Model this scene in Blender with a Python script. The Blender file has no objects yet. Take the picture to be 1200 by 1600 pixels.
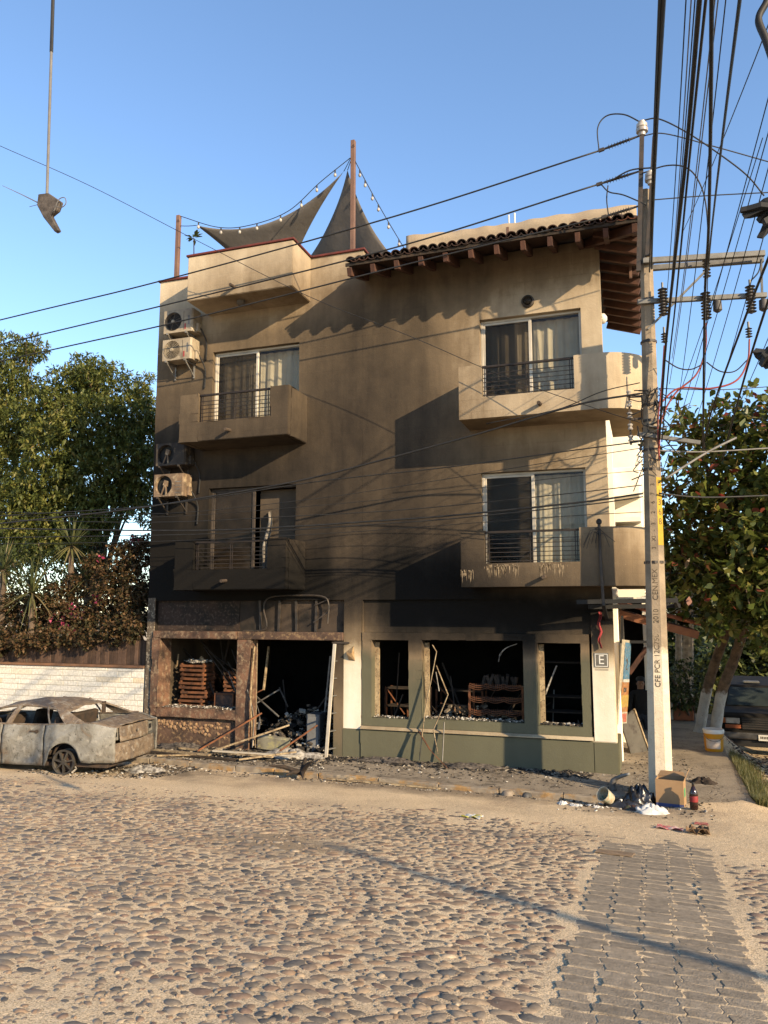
import bpy, bmesh, math, random
import numpy as np
from mathutils import Vector, Matrix, Euler
rnd = random.Random(7)
SC = bpy.context.scene
COL = SC.collection
R = math.radians

# ------------------------------------------------------------------ camera
cam_d = bpy.data.cameras.new('camera')
cam_d.sensor_fit = 'VERTICAL'; cam_d.sensor_height = 24.0; cam_d.lens = 18.0
cam_d.clip_start = 0.05; cam_d.clip_end = 2000
cam = bpy.data.objects.new('camera', cam_d); COL.objects.link(cam)
cam.location = (0, 0, 2.63)
cam.rotation_euler = Euler((R(90 + 7.36), 0, R(18.846)), 'XYZ')
SC.camera = cam

# ------------------------------------------------------------------ sky, sun, exposure
SUN_RAY = Vector((-1.44, 0.85, -0.627)).normalized()          # the way the light travels
SUN_EL = math.asin(-SUN_RAY.z)
SUN_AZ = math.atan2(-SUN_RAY.x, -SUN_RAY.y)
world = bpy.data.worlds.new('World'); SC.world = world; world.use_nodes = True
wn = world.node_tree.nodes; wl = world.node_tree.links; wn.clear()
sky = wn.new('ShaderNodeTexSky'); sky.sky_type = 'NISHITA'; sky.sun_disc = False
sky.sun_elevation = SUN_EL; sky.sun_rotation = SUN_AZ
sky.altitude = 10; sky.air_density = 1.0; sky.dust_density = 0.2; sky.ozone_density = 3.0
wb = wn.new('ShaderNodeBackground'); wb.inputs[1].default_value = 0.116
wo = wn.new('ShaderNodeOutputWorld')
wl.new(sky.outputs[0], wb.inputs[0]); wl.new(wb.outputs[0], wo.inputs[0])
sun_d = bpy.data.lights.new('sun', 'SUN'); sun_d.energy = 3.9; sun_d.angle = R(0.55); sun_d.color = (1.0, 0.775, 0.49)
sun = bpy.data.objects.new('sun', sun_d); COL.objects.link(sun)
sun.rotation_euler = SUN_RAY.to_track_quat('-Z', 'Y').to_euler(); sun.location = (20, -12, 12)
SC.view_settings.view_transform = 'Standard'; SC.view_settings.look = 'None'
SC.view_settings.gamma = 1.0; SC.view_settings.exposure = 1.42
SC.view_settings.use_curve_mapping = False
SC.render.engine = 'CYCLES'
SC.cycles.max_bounces = 6; SC.cycles.transparent_max_bounces = 12

# ------------------------------------------------------------------ helpers
def tag(o, label=None, cat=None, group=None, kind=None):
    if label: o['label'] = label
    if cat: o['category'] = cat
    if group: o['group'] = group
    if kind: o['kind'] = kind
    return o

def thing(name, label, cat, loc=(0, 0, 0), rotz=0.0, group=None):
    o = bpy.data.objects.new(name, None); COL.objects.link(o)
    o.empty_display_size = 0.1
    o.location = loc; o.rotation_euler = (0, 0, rotz)
    return tag(o, label, cat, group)

def world_loc(o):
    v = Vector((0, 0, 0))
    while o is not None:
        v += Vector(o.location); o = o.parent
    return v

def link(name, me, mat=None, parent=None, loc=(0, 0, 0), rot=None, scale=None):
    o = bpy.data.objects.new(name, me); COL.objects.link(o)
    if mat is not None and not me.materials: me.materials.append(mat)
    if parent is not None: o.parent = parent
    o.location = loc
    if rot is not None: o.rotation_euler = rot
    if scale is not None: o.scale = scale
    return o

def frame_of(d):
    d = Vector(d).normalized()
    a = Vector((0, 0, 1)) if abs(d.z) < 0.9 else Vector((1, 0, 0))
    u = d.cross(a).normalized(); v = u.cross(d).normalized()
    return d, u, v

class MB:
    """collects polygons; build() links them as one mesh object"""
    def __init__(s): s.v = []; s.f = []
    def add(s, vs, fs):
        n = len(s.v); s.v += [tuple(p) for p in vs]; s.f += [tuple(i + n for i in f) for f in fs]; return s
    def box(s, x0, x1, y0, y1, z0, z1):
        return s.add([(x0,y0,z0),(x1,y0,z0),(x1,y1,z0),(x0,y1,z0),(x0,y0,z1),(x1,y0,z1),(x1,y1,z1),(x0,y1,z1)],
                     [(0,3,2,1),(4,5,6,7),(0,1,5,4),(1,2,6,5),(2,3,7,6),(3,0,4,7)])
    def obox(s, c, sx, sy, sz, rot=(0,0,0)):
        m = Euler(rot).to_matrix(); c = Vector(c)
        vs = [c + m @ Vector((a*sx/2, b*sy/2, d*sz/2)) for d in (-1,1) for a, b in ((-1,-1),(1,-1),(1,1),(-1,1))]
        return s.add(vs, [(0,3,2,1),(4,5,6,7),(0,1,5,4),(1,2,6,5),(2,3,7,6),(3,0,4,7)])
    def bar(s, p0, p1, w, h=None, roll=0.0):
        h = w if h is None else h
        p0 = Vector(p0); p1 = Vector(p1); d, u, v = frame_of(p1 - p0)
        if roll:
            u, v = u*math.cos(roll) + v*math.sin(roll), v*math.cos(roll) - u*math.sin(roll)
        vs = [p + u*a*w/2 + v*b*h/2 for p in (p0, p1) for a, b in ((-1,-1),(1,-1),(1,1),(-1,1))]
        return s.add(vs, [(0,1,2,3),(7,6,5,4),(0,4,5,1),(1,5,6,2),(2,6,7,3),(3,7,4,0)])
    def tube(s, pts, r, n=6, cap=True):
        pts = [Vector(p) for p in pts]; k = len(pts)
        rs = r if isinstance(r, (list, tuple)) else [r]*k
        vs = []; fs = []; pu = None
        for i, p in enumerate(pts):
            d = (pts[min(i+1, k-1)] - pts[max(i-1, 0)])
            if d.length < 1e-9: d = Vector((0,0,1))
            d.normalize()
            if pu is None: d, u, v = frame_of(d)
            else:
                u = pu - d*pu.dot(d)
                if u.length < 1e-6: d, u, v = frame_of(d)
                u.normalize(); v = u.cross(d)
            pu = u
            for j in range(n):
                a = 2*math.pi*j/n; vs.append(p + (u*math.cos(a) + v*math.sin(a))*rs[i])
        for i in range(k-1):
            for j in range(n):
                a = i*n + j; b = i*n + (j+1) % n; fs.append((a, b, b+n, a+n))
        if cap: fs.append(tuple(range(n))[::-1]); fs.append(tuple(range((k-1)*n, k*n)))
        return s.add(vs, fs)
    def lathe(s, prof, c=(0,0,0), n=16, axis=(0,0,1), arc=1.0, cap=True):
        d, u, v = frame_of(axis); c = Vector(c); vs = []; fs = []
        for r, h in prof:
            for j in range(n):
                a = 2*math.pi*arc*j/n; vs.append(c + d*h + (u*math.cos(a) + v*math.sin(a))*r)
        for i in range(len(prof)-1):
            for j in range(n):
                a = i*n+j; b = i*n+(j+1) % n; fs.append((a, b, b+n, a+n))
        if cap: fs.append(tuple(range(n))[::-1]); fs.append(tuple(range((len(prof)-1)*n, len(prof)*n)))
        return s.add(vs, fs)
    def prism(s, poly, axis, a0, a1):
        """poly in the plane across the axis: 'x' -> (y,z), 'y' -> (x,z), 'z' -> (x,y)"""
        def P(p, a): return {'x': (a, p[0], p[1]), 'y': (p[0], a, p[1]), 'z': (p[0], p[1], a)}[axis]
        n = len(poly)
        return s.add([P(p, a0) for p in poly] + [P(p, a1) for p in poly],
                     [tuple(range(n))[::-1], tuple(range(n, 2*n))] + [(i, (i+1) % n, n+(i+1) % n, n+i) for i in range(n)])
    def grid(s, rows):
        """rows of points -> quads"""
        m = len(rows[0]); vs = [p for r in rows for p in r]
        fs = [(i*m+j, i*m+j+1, (i+1)*m+j+1, (i+1)*m+j) for i in range(len(rows)-1) for j in range(m-1)]
        return s.add(vs, fs)
    def mesh(s, name, mat=None, org=None, bevel=0, seg=1, smooth=False, split=0, solid=0, soot=None, recalc=True):
        me = bpy.data.meshes.new(name)
        o = Vector(org) if org is not None else Vector((0,0,0))
        me.from_pydata([tuple(Vector(p)-o) for p in s.v], [], s.f)
        bm = bmesh.new(); bm.from_mesh(me)
        if recalc: bmesh.ops.recalc_face_normals(bm, faces=bm.faces)
        if solid:
            g = bmesh.ops.solidify(bm, geom=bm.faces[:], thickness=solid)
        if bevel:
            es = [e for e in bm.edges if len(e.link_faces) == 2 and e.calc_face_angle(0) > 0.5]
            bmesh.ops.bevel(bm, geom=es, offset=bevel, segments=seg, affect='EDGES', clamp_overlap=True, profile=0.6)
        if split:
            for _ in range(7):
                es = [e for e in bm.edges if e.calc_length() > split]
                if not es: break
                bmesh.ops.subdivide_edges(bm, edges=es, cuts=1, use_grid_fill=True)
        bm.to_mesh(me); bm.free()
        if smooth:
            me.polygons.foreach_set('use_smooth', [True]*len(me.polygons))
            if smooth != 'all':
                try: me.set_sharp_from_angle(angle=R(38))
                except Exception: pass
        if soot is not None:
            at = me.attributes.new('soot', 'FLOAT', 'POINT')
            at.data.foreach_set('value', [soot(v.co.x+o.x, v.co.y+o.y, v.co.z+o.z) for v in me.vertices])
        if mat is not None: me.materials.append(mat)
        return me
    def build(s, name, mat=None, parent=None, local=False, **kw):
        org = None
        if parent is not None and not local: org = world_loc(parent)
        return link(name, s.mesh(name, mat, org, **kw), None, parent)

def one(name, mb, mat, label, cat, group=None, kind=None, base=None, **kw):
    """a thing that is one mesh, its origin at its base"""
    if base is None:
        a = np.array(mb.v); base = ((a[:,0].min()+a[:,0].max())/2, (a[:,1].min()+a[:,1].max())/2, a[:,2].min())
    o = link(name, mb.mesh(name, mat, base, **kw), None, None, base)
    return tag(o, label, cat, group, kind)

def sag(p0, p1, s, n=16):
    p0 = Vector(p0); p1 = Vector(p1)
    return [p0.lerp(p1, i/n) - Vector((0,0,4*s*(i/n)*(1-i/n))) for i in range(n+1)]

def bez(pts, n=8):
    """smooth path through points (Catmull-Rom)"""
    P = [Vector(p) for p in pts]; P = [P[0]*2-P[1]] + P + [P[-1]*2-P[-2]]; out = []
    for i in range(1, len(P)-2):
        for k in range(n):
            t = k/n; a, b, c, d = P[i-1], P[i], P[i+1], P[i+2]
            out.append(0.5*((2*b)+(c-a)*t+(2*a-5*b+4*c-d)*t*t+(3*b-a-3*c+d)*t**3))
    out.append(P[-2]); return out

# ------------------------------------------------------------------ materials
def nodes_of(name):
    m = bpy.data.materials.new(name); m.use_nodes = True
    nt = m.node_tree; b = nt.nodes['Principled BSDF']
    return m, nt, b

def noise(nt, scale, detail=4, vec=None, rough=0.55, dist=0.0):
    n = nt.nodes.new('ShaderNodeTexNoise'); n.inputs['Scale'].default_value = scale
    n.inputs['Detail'].default_value = detail; n.inputs['Roughness'].default_value = rough
    n.inputs['Distortion'].default_value = dist
    if vec is not None: nt.links.new(vec, n.inputs['Vector'])
    return n.outputs['Fac']

def pos(nt): return nt.nodes.new('ShaderNodeNewGeometry').outputs['Position']

def ramp(nt, fac, stops, interp='LINEAR'):
    r = nt.nodes.new('ShaderNodeValToRGB'); r.color_ramp.interpolation = interp
    e = r.color_ramp.elements
    while len(e) < len(stops): e.new(0.5)
    for i, (p, c) in enumerate(stops):
        e[i].position = p; e[i].color = (c, c, c, 1) if not hasattr(c, '__len__') else (*c, 1)
    nt.links.new(fac, r.inputs[0]); return r.outputs[0]

def mix(nt, fac, a, b, mode='MIX'):
    x = nt.nodes.new('ShaderNodeMix'); x.data_type = 'RGBA'; x.blend_type = mode
    for sock, val in ((x.inputs[0], fac), (x.inputs[6], a), (x.inputs[7], b)):
        if hasattr(val, 'is_output'): nt.links.new(val, sock)
        elif hasattr(val, '__len__'): sock.default_value = (*val, 1)
        else: sock.default_value = val
    return x.outputs[2]

def mth(nt, op, a, b=0.0, clamp=False):
    x = nt.nodes.new('ShaderNodeMath'); x.operation = op; x.use_clamp = clamp
    for sock, val in ((x.inputs[0], a), (x.inputs[1], b)):
        if hasattr(val, 'is_output'): nt.links.new(val, sock)
        else: sock.default_value = val
    return x.outputs[0]

def bump(nt, b, h, strength=0.3, dist=0.02):
    n = nt.nodes.new('ShaderNodeBump'); n.inputs['Strength'].default_value = strength; n.inputs['Distance'].default_value = dist
    nt.links.new(h, n.inputs['Height']); nt.links.new(n.outputs[0], b.inputs['Normal'])

def M(name, c1, c2=None, scale=4.0, rough=0.85, metal=0.0, bmp=0.3, bscale=30.0, bdist=0.01, spec=0.3, c3=None, lo=0.35, hi=0.65, s3=0.0):
    m, nt, b = nodes_of(name)
    b.inputs['Roughness'].default_value = rough; b.inputs['Metallic'].default_value = metal
    b.inputs['Specular IOR Level'].default_value = spec
    p = pos(nt)
    if c2 is None: c2 = tuple(x*0.75 for x in c1)
    col = ramp(nt, noise(nt, scale, 5, p), [(lo, c1), (hi, c2)])
    if c3 is not None:
        f = ramp(nt, noise(nt, s3 or scale*3.1, 6, p, 0.65), [(0.52, 0.0), (0.66, 1.0)])
        col = mix(nt, f, col, c3)
    nt.links.new(col, b.inputs['Base Color'])
    if bmp: bump(nt, b, noise(nt, bscale, 5, p, 0.6), bmp, bdist)
    return m

def M_rand(name, stops, rough=0.75, bmp=0.3, bscale=40, attr=None, spec=0.3):
    """colour picked per object (or per face attribute) from a ramp"""
    m, nt, b = nodes_of(name); b.inputs['Roughness'].default_value = rough; b.inputs['Specular IOR Level'].default_value = spec
    if attr:
        a = nt.nodes.new('ShaderNodeAttribute'); a.attribute_name = attr; f = a.outputs['Fac']
    else: f = nt.nodes.new('ShaderNodeObjectInfo').outputs['Random']
    p = pos(nt)
    c = ramp(nt, f, stops, 'LINEAR')
    v = ramp(nt, noise(nt, 22, 5, p), [(0.3, 0.72), (0.7, 1.15)])
    nt.links.new(mix(nt, 1.0, c, v, 'MULTIPLY'), b.inputs['Base Color'])
    if bmp: bump(nt, b, noise(nt, bscale, 4, p), bmp, 0.008)
    return m

# soot left by the fire, with balcony shade worked in above the shops (0 clean .. 1.15 black)
SX = [-9.8, -8.7, -7.5, -6.2, -5.2, -4.2, -3.0, -2.0, -1.0, 0.3]
SZ = [0.0, 0.6, 1.6, 2.2, 2.6, 3.1, 4.0, 5.0, 6.0, 7.0, 8.0, 8.8, 9.7]
ST = [[.80,.85,.85,.60,.02,.05,.05,.05,.02,.02],
      [.82,.90,.90,.65,.03,.06,.06,.06,.03,.03],
      [.85,1.0,1.0,.75,.10,.30,.28,.28,.10,.12],
      [.98,1.12,1.12,1.05,.58,1.02,1.06,1.08,.76,.55],
      [1.16,1.24,1.24,1.2,.86,1.18,1.24,1.24,1.15,.85],
      [1.18,1.2,1.2,1.18,1.0,1.14,1.16,.82,.72,.60],
      [1.12,1.04,1.02,1.0,.98,.96,.88,.52,.48,.42],
      [1.08,1.0,.98,.98,.98,.93,.78,.50,.38,.34],
      [.98,.80,.78,.90,.96,.86,.60,.38,.32,.28],
      [.80,.72,.74,.82,.93,.80,.52,.34,.27,.24],
      [.60,.60,.64,.74,.86,.76,.56,.40,.30,.26],
      [.30,.34,.40,.52,.68,.76,.74,.68,.55,.42],
      [.04,.18,.22,.30,.40,.50,.55,.55,.50,.40]]
def lerp_ix(a, x):
    if x <= a[0]: return 0, 0.0
    if x >= a[-1]: return len(a)-2, 1.0
    for i in range(len(a)-1):
        if x < a[i+1]: return i, (x-a[i])/(a[i+1]-a[i])
def soot_at(x, y, z):
    i, u = lerp_ix(SX, x); j, v = lerp_ix(SZ, z)
    u = u*u*(3-2*u); v = v*v*(3-2*v)
    s = (ST[j][i]*(1-u)+ST[j][i+1]*u)*(1-v) + (ST[j+1][i]*(1-u)+ST[j+1][i+1]*u)*v
    # plumes where the smoke poured out: over the doorway, the lower left door, the shop windows
    for cx, cz, wx, wz, k in ((-8.3, 3.6, 1.6, 0.9, .16), (-7.4, 5.55, .9, .7, .16), (-9.6, 4.6, .5, 1.6, .12), (-3.0, 2.75, 1.9, .35, .12), (-6.4, 3.0, 1.2, .5, .12), (-4.3, 3.4, .8, .7, .10), (-7.4, 8.25, .8, .4, .10), (-1.8, 5.35, .8, .3, .10)):
        s += k*math.exp(-((x-cx)/wx)**2-((z-cz)/wz)**2)
    return s

def M_soot(name, c_clean, c_tan, courses=False, amp=0.30, bias=0.0):
    m, nt, b = nodes_of(name); b.inputs['Roughness'].default_value = 0.92; b.inputs['Specular IOR Level'].default_value = 0.15
    p = pos(nt)
    a = nt.nodes.new('ShaderNodeAttribute'); a.attribute_name = 'soot'
    mp = nt.nodes.new('ShaderNodeMapping'); mp.inputs['Scale'].default_value = (1.0, 1.0, 0.45); nt.links.new(p, mp.inputs[0])
    n1 = noise(nt, 0.9, 6, mp.outputs[0], 0.6, 0.4); n2 = noise(nt, 7.0, 5, p, 0.65)
    s = mth(nt, 'ADD', a.outputs['Fac'], mth(nt, 'MULTIPLY', mth(nt, 'SUBTRACT', n1, 0.5), amp))
    s = mth(nt, 'ADD', s, mth(nt, 'MULTIPLY', mth(nt, 'SUBTRACT', n2, 0.5), 0.14))
    mp3 = nt.nodes.new('ShaderNodeMapping'); mp3.inputs['Scale'].default_value = (5.0, 5.0, 0.30); nt.links.new(p, mp3.inputs[0])
    n3 = noise(nt, 1.0, 5, mp3.outputs[0], 0.6)                     # run-off streaks
    s = mth(nt, 'ADD', s, mth(nt, 'MULTIPLY', mth(nt, 'SUBTRACT', n3, 0.5), 0.20))
    fl = ramp(nt, noise(nt, 26, 5, p, 0.7), [(0.64, 0.0), (0.70, 0.22)])  # flakes where the paint let go
    s = mth(nt, 'SUBTRACT', s, mth(nt, 'MULTIPLY', fl, ramp(nt, noise(nt, 1.1, 3, p), [(0.48, 0.0), (0.62, 1.0)])))
    if bias: s = mth(nt, 'ADD', s, bias)
    h = None
    if courses:                                            # block courses ghosting through the render
        mp2 = nt.nodes.new('ShaderNodeMapping'); mp2.inputs['Rotation'].default_value = (R(90), 0, 0); nt.links.new(p, mp2.inputs[0])
        br = nt.nodes.new('ShaderNodeTexBrick'); br.inputs['Scale'].default_value = 1.0
        br.inputs['Brick Width'].default_value = 0.42; br.inputs['Row Height'].default_value = 0.215
        br.inputs['Mortar Size'].default_value = 0.014; br.inputs['Mortar Smooth'].default_value = 1.0; br.inputs['Bias'].default_value = 0.0
        br.inputs['Color1'].default_value = (0.46,)*3+(1,); br.inputs['Color2'].default_value = (0.54,)*3+(1,); br.inputs['Mortar'].default_value = (0.72,)*3+(1,)
        nt.links.new(mp2.outputs[0], br.inputs[0])
        k = ramp(nt, noise(nt, 0.7, 3, p), [(0.42, 0.0), (0.62, 0.16)])
        s = mth(nt, 'ADD', s, mth(nt, 'MULTIPLY', mth(nt, 'SUBTRACT', br.outputs[0], 0.5), k))
    s = mth(nt, 'MULTIPLY', s, 0.8, True)
    col = ramp(nt, s, [(0.0, c_clean), (0.22, c_tan), (0.44, (0.190, 0.141, 0.090)), (0.62, (0.086, 0.065, 0.044)), (0.78, (0.037, 0.029, 0.022)), (0.90, (0.014, 0.012, 0.010)), (0.97, (0.008, 0.007, 0.006))])
    nt.links.new(col, b.inputs['Base Color'])
    hh = mth(nt, 'ADD', noise(nt, 45, 5, p, 0.6), mth(nt, 'MULTIPLY', noise(nt, 3.2, 3, p), 2.5))
    bump(nt, b, hh, 0.22, 0.02)
    return m

MAT = {}
MAT['stucco'] = M_soot('stucco', (0.72, 0.61, 0.44), (0.46, 0.370, 0.255), True, amp=0.55)
MAT['white_paint'] = M_soot('white_paint', (0.80, 0.74, 0.62), (0.55, 0.45, 0.30), amp=0.25)
MAT['olive'] = M_soot('olive', (0.128, 0.124, 0.082), (0.105, 0.100, 0.068), amp=0.5)
MAT['black_soot'] = M('black_soot', (0.012, 0.011, 0.010), (0.022, 0.019, 0.017), 2.5, 0.95, bmp=0.4)
MAT['burnt_frame'] = M('burnt_frame', (0.20, 0.108, 0.066), (0.060, 0.040, 0.030), 4.0, 0.92, bmp=0.8, bscale=22, bdist=0.02, c3=(0.27, 0.195, 0.125), s3=11.0)
MAT['burnt_wall'] = M('burnt_wall', (0.13, 0.078, 0.054), (0.055, 0.037, 0.029), 3.2, 0.95, bmp=0.6, bscale=18, bdist=0.02, c3=(0.24, 0.16, 0.09), s3=15.0)
MAT['char_wood'] = M('char_wood', (0.020, 0.016, 0.013), (0.055, 0.038, 0.026), 9, 0.9, bmp=0.6)
MAT['rust_wood'] = M('rust_wood', (0.22, 0.085, 0.035), (0.075, 0.034, 0.020), 7, 0.9)
MAT['pale_wood'] = M('pale_wood', (0.46, 0.36, 0.22), (0.22, 0.155, 0.09), 8, 0.85, c3=(0.06, 0.045, 0.035))
MAT['rafter'] = M('rafter', (0.105, 0.046, 0.028), (0.055, 0.027, 0.020), 5, 0.85)
MAT['red_trim'] = M('red_trim', (0.16, 0.035, 0.028), (0.09, 0.028, 0.024), 4, 0.8)
MAT['tile'] = M_rand('tile', [(0.0, (0.030, 0.022, 0.020)), (0.6, (0.048, 0.030, 0.025)), (0.9, (0.085, 0.040, 0.028)), (1.0, (0.15, 0.055, 0.032))], 0.9)
MAT['clay'] = M_rand('clay', [(0.0, (0.36, 0.115, 0.045)), (0.6, (0.30, 0.09, 0.038)), (1.0, (0.22, 0.08, 0.04))], 0.85)
MAT['post_steel'] = M('post_steel', (0.20, 0.115, 0.080), (0.14, 0.080, 0.060), 3, 0.7)
MAT['galv'] = M('galv', (0.20, 0.195, 0.18), (0.13, 0.125, 0.115), 8, 0.6, 0.3, bmp=0.15)
MAT['dark_steel'] = M('dark_steel', (0.045, 0.042, 0.040), (0.085, 0.065, 0.050), 9, 0.6, 0.3)
MAT['grey_metal'] = M('grey_metal', (0.30, 0.29, 0.27), (0.14, 0.125, 0.11), 5, 0.6, 0.5)
MAT['cable'] = M('cable', (0.016, 0.016, 0.017), (0.028, 0.027, 0.026), 6, 0.6, bmp=0)
MAT['cable_grey'] = M('cable_grey', (0.20, 0.19, 0.18), (0.12, 0.115, 0.11), 6, 0.6, bmp=0)
MAT['cable_red'] = M('cable_red', (0.34, 0.060, 0.040), (0.18, 0.045, 0.035), 6, 0.6, bmp=0)
MAT['porcelain'] = M('porcelain', (0.50, 0.46, 0.40), (0.30, 0.27, 0.24), 8, 0.35, spec=0.5, bmp=0)
MAT['polymer'] = M('polymer', (0.055, 0.050, 0.048), (0.095, 0.085, 0.078), 8, 0.6, bmp=0)
MAT['alu'] = M('alu', (0.62, 0.56, 0.46), (0.46, 0.41, 0.33), 3, 0.5, 0.2, bmp=0.05)
MAT['rail'] = M('rail', (0.018, 0.014, 0.012), (0.035, 0.026, 0.021), 6, 0.6, 0.1)
MAT['conc'] = M('conc', (0.43, 0.375, 0.29), (0.30, 0.255, 0.195), 2.2, 0.92, bmp=0.5, bscale=35, c3=(0.20, 0.165, 0.125), s3=4.5)
MAT['ash'] = M('ash', (0.46, 0.43, 0.38), (0.09, 0.08, 0.07), 16, 0.95)
MAT['black'] = M('black', (0.012, 0.012, 0.013), (0.02, 0.02, 0.02), 4, 0.7, bmp=0)
MAT['white_plastic'] = M('white_plastic', (0.74, 0.72, 0.66), (0.62, 0.60, 0.55), 5, 0.45, bmp=0.1)

def glass_mat(name, tint, refl=0.12, rough=0.03, opac=0.25, dirt_c=(0.20, 0.17, 0.13)):
    m, nt, b = nodes_of(name); nt.nodes.remove(b)
    out = nt.nodes['Material Output']
    tr = nt.nodes.new('ShaderNodeBsdfTransparent'); tr.inputs[0].default_value = (*tint, 1)
    gl = nt.nodes.new('ShaderNodeBsdfGlossy'); gl.inputs['Roughness'].default_value = rough
    df = nt.nodes.new('ShaderNodeBsdfDiffuse'); df.inputs[0].default_value = (*dirt_c, 1)
    m1 = nt.nodes.new('ShaderNodeMixShader'); m2 = nt.nodes.new('ShaderNodeMixShader')
    dirt = ramp(nt, noise(nt, 2.2, 5, pos(nt)), [(0.3, opac*0.4), (0.7, opac*1.4)])
    nt.links.new(dirt, m1.inputs[0]); nt.links.new(tr.outputs[0], m1.inputs[1]); nt.links.new(df.outputs[0], m1.inputs[2])
    fr = nt.nodes.new('ShaderNodeLayerWeight'); fr.inputs[0].default_value = 0.5
    nt.links.new(mth(nt, 'ADD', mth(nt, 'MULTIPLY', mth(nt, 'POWER', fr.outputs['Facing'], 4.0), 0.5), refl*0.5, True), m2.inputs[0]); nt.links.new(m1.outputs[0], m2.inputs[1]); nt.links.new(gl.outputs[0], m2.inputs[2])
    nt.links.new(m2.outputs[0], out.inputs[0])
    return m
MAT['glass'] = glass_mat('glass', (0.86, 0.86, 0.84), refl=0.03, opac=0.05)
MAT['glass_sooty'] = glass_mat('glass_sooty', (0.22, 0.18, 0.14), refl=0.02, rough=0.2, opac=0.55, dirt_c=(0.05, 0.038, 0.027))

def leaf_mat(name, stops, trans=0.35, rough=0.5):
    m, nt, b = nodes_of(name); out = nt.nodes['Material Output']
    a = nt.nodes.new('ShaderNodeAttribute'); a.attribute_name = 'rnd'
    c = ramp(nt, a.outputs['Fac'], stops)
    nt.links.new(c, b.inputs['Base Color']); b.inputs['Roughness'].default_value = rough; b.inputs['Specular IOR Level'].default_value = 0.35
    t = nt.nodes.new('ShaderNodeBsdfTranslucent'); nt.links.new(c, t.inputs[0])
    x = nt.nodes.new('ShaderNodeMixShader'); x.inputs[0].default_value = trans
    nt.links.new(b.outputs[0], x.inputs[1]); nt.links.new(t.outputs[0], x.inputs[2]); nt.links.new(x.outputs[0], out.inputs[0])
    return m

def set_rnd(me, vals):
    at = me.attributes.new('rnd', 'FLOAT', 'FACE'); at.data.foreach_set('value', vals)

def text(name, body, mat, size, parent, mw, ext=0.001, align='CENTER'):
    cu = bpy.data.curves.new(name, 'FONT'); cu.body = body; cu.size = size; cu.extrude = ext
    cu.align_x = align; cu.align_y = 'CENTER'; cu.resolution_u = 3
    tmp = bpy.data.objects.new(name, cu); COL.objects.link(tmp)
    me = bpy.data.meshes.new_from_object(tmp.evaluated_get(bpy.context.evaluated_depsgraph_get()))
    bpy.data.objects.remove(tmp); bpy.data.curves.remove(cu)
    me.materials.clear(); me.materials.append(mat)
    o = bpy.data.objects.new(name, me); COL.objects.link(o)
    o.parent = parent
    o.matrix_basis = Matrix.Translation(-world_loc(parent)) @ mw
    return o

# ------------------------------------------------------------------ the ground
def sstep(a, b, x):
    t = max(0.0, min(1.0, (x-a)/(b-a))); return t*t*(3-2*t)
def gz(x, y):
    """height of the earth and the street: it falls from the camera to the house and on down the side street"""
    if y < 12: z = 0.09*(12-max(y, -6))-0.08
    else:
        z = -0.08-0.085*(min(y, 27)-12)*sstep(-0.6, -0.3, x)
        if x > 1.0 and y < 22.5: z = (walk_z(x, y)-0.05)*(1-sstep(1.25, 2.3, x)) + z*sstep(1.25, 2.3, x)
    z += 0.075*sstep(0.0, 0.5, x)*sstep(10.6, 11.9, y)*(1-sstep(12.0, 12.6, y))*(1-sstep(1.1, 1.7, x))
    return z
def bumpy(x, y):
    return 0.010*math.sin(x*2.3+1.1*math.sin(y*1.7))*math.sin(y*2.9+x) + 0.006*math.sin(x*6.1+y*3.3)
def walk_z(x, y):
    return -0.010*max(0, y-12)*sstep(-0.9, -0.3, x)

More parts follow.
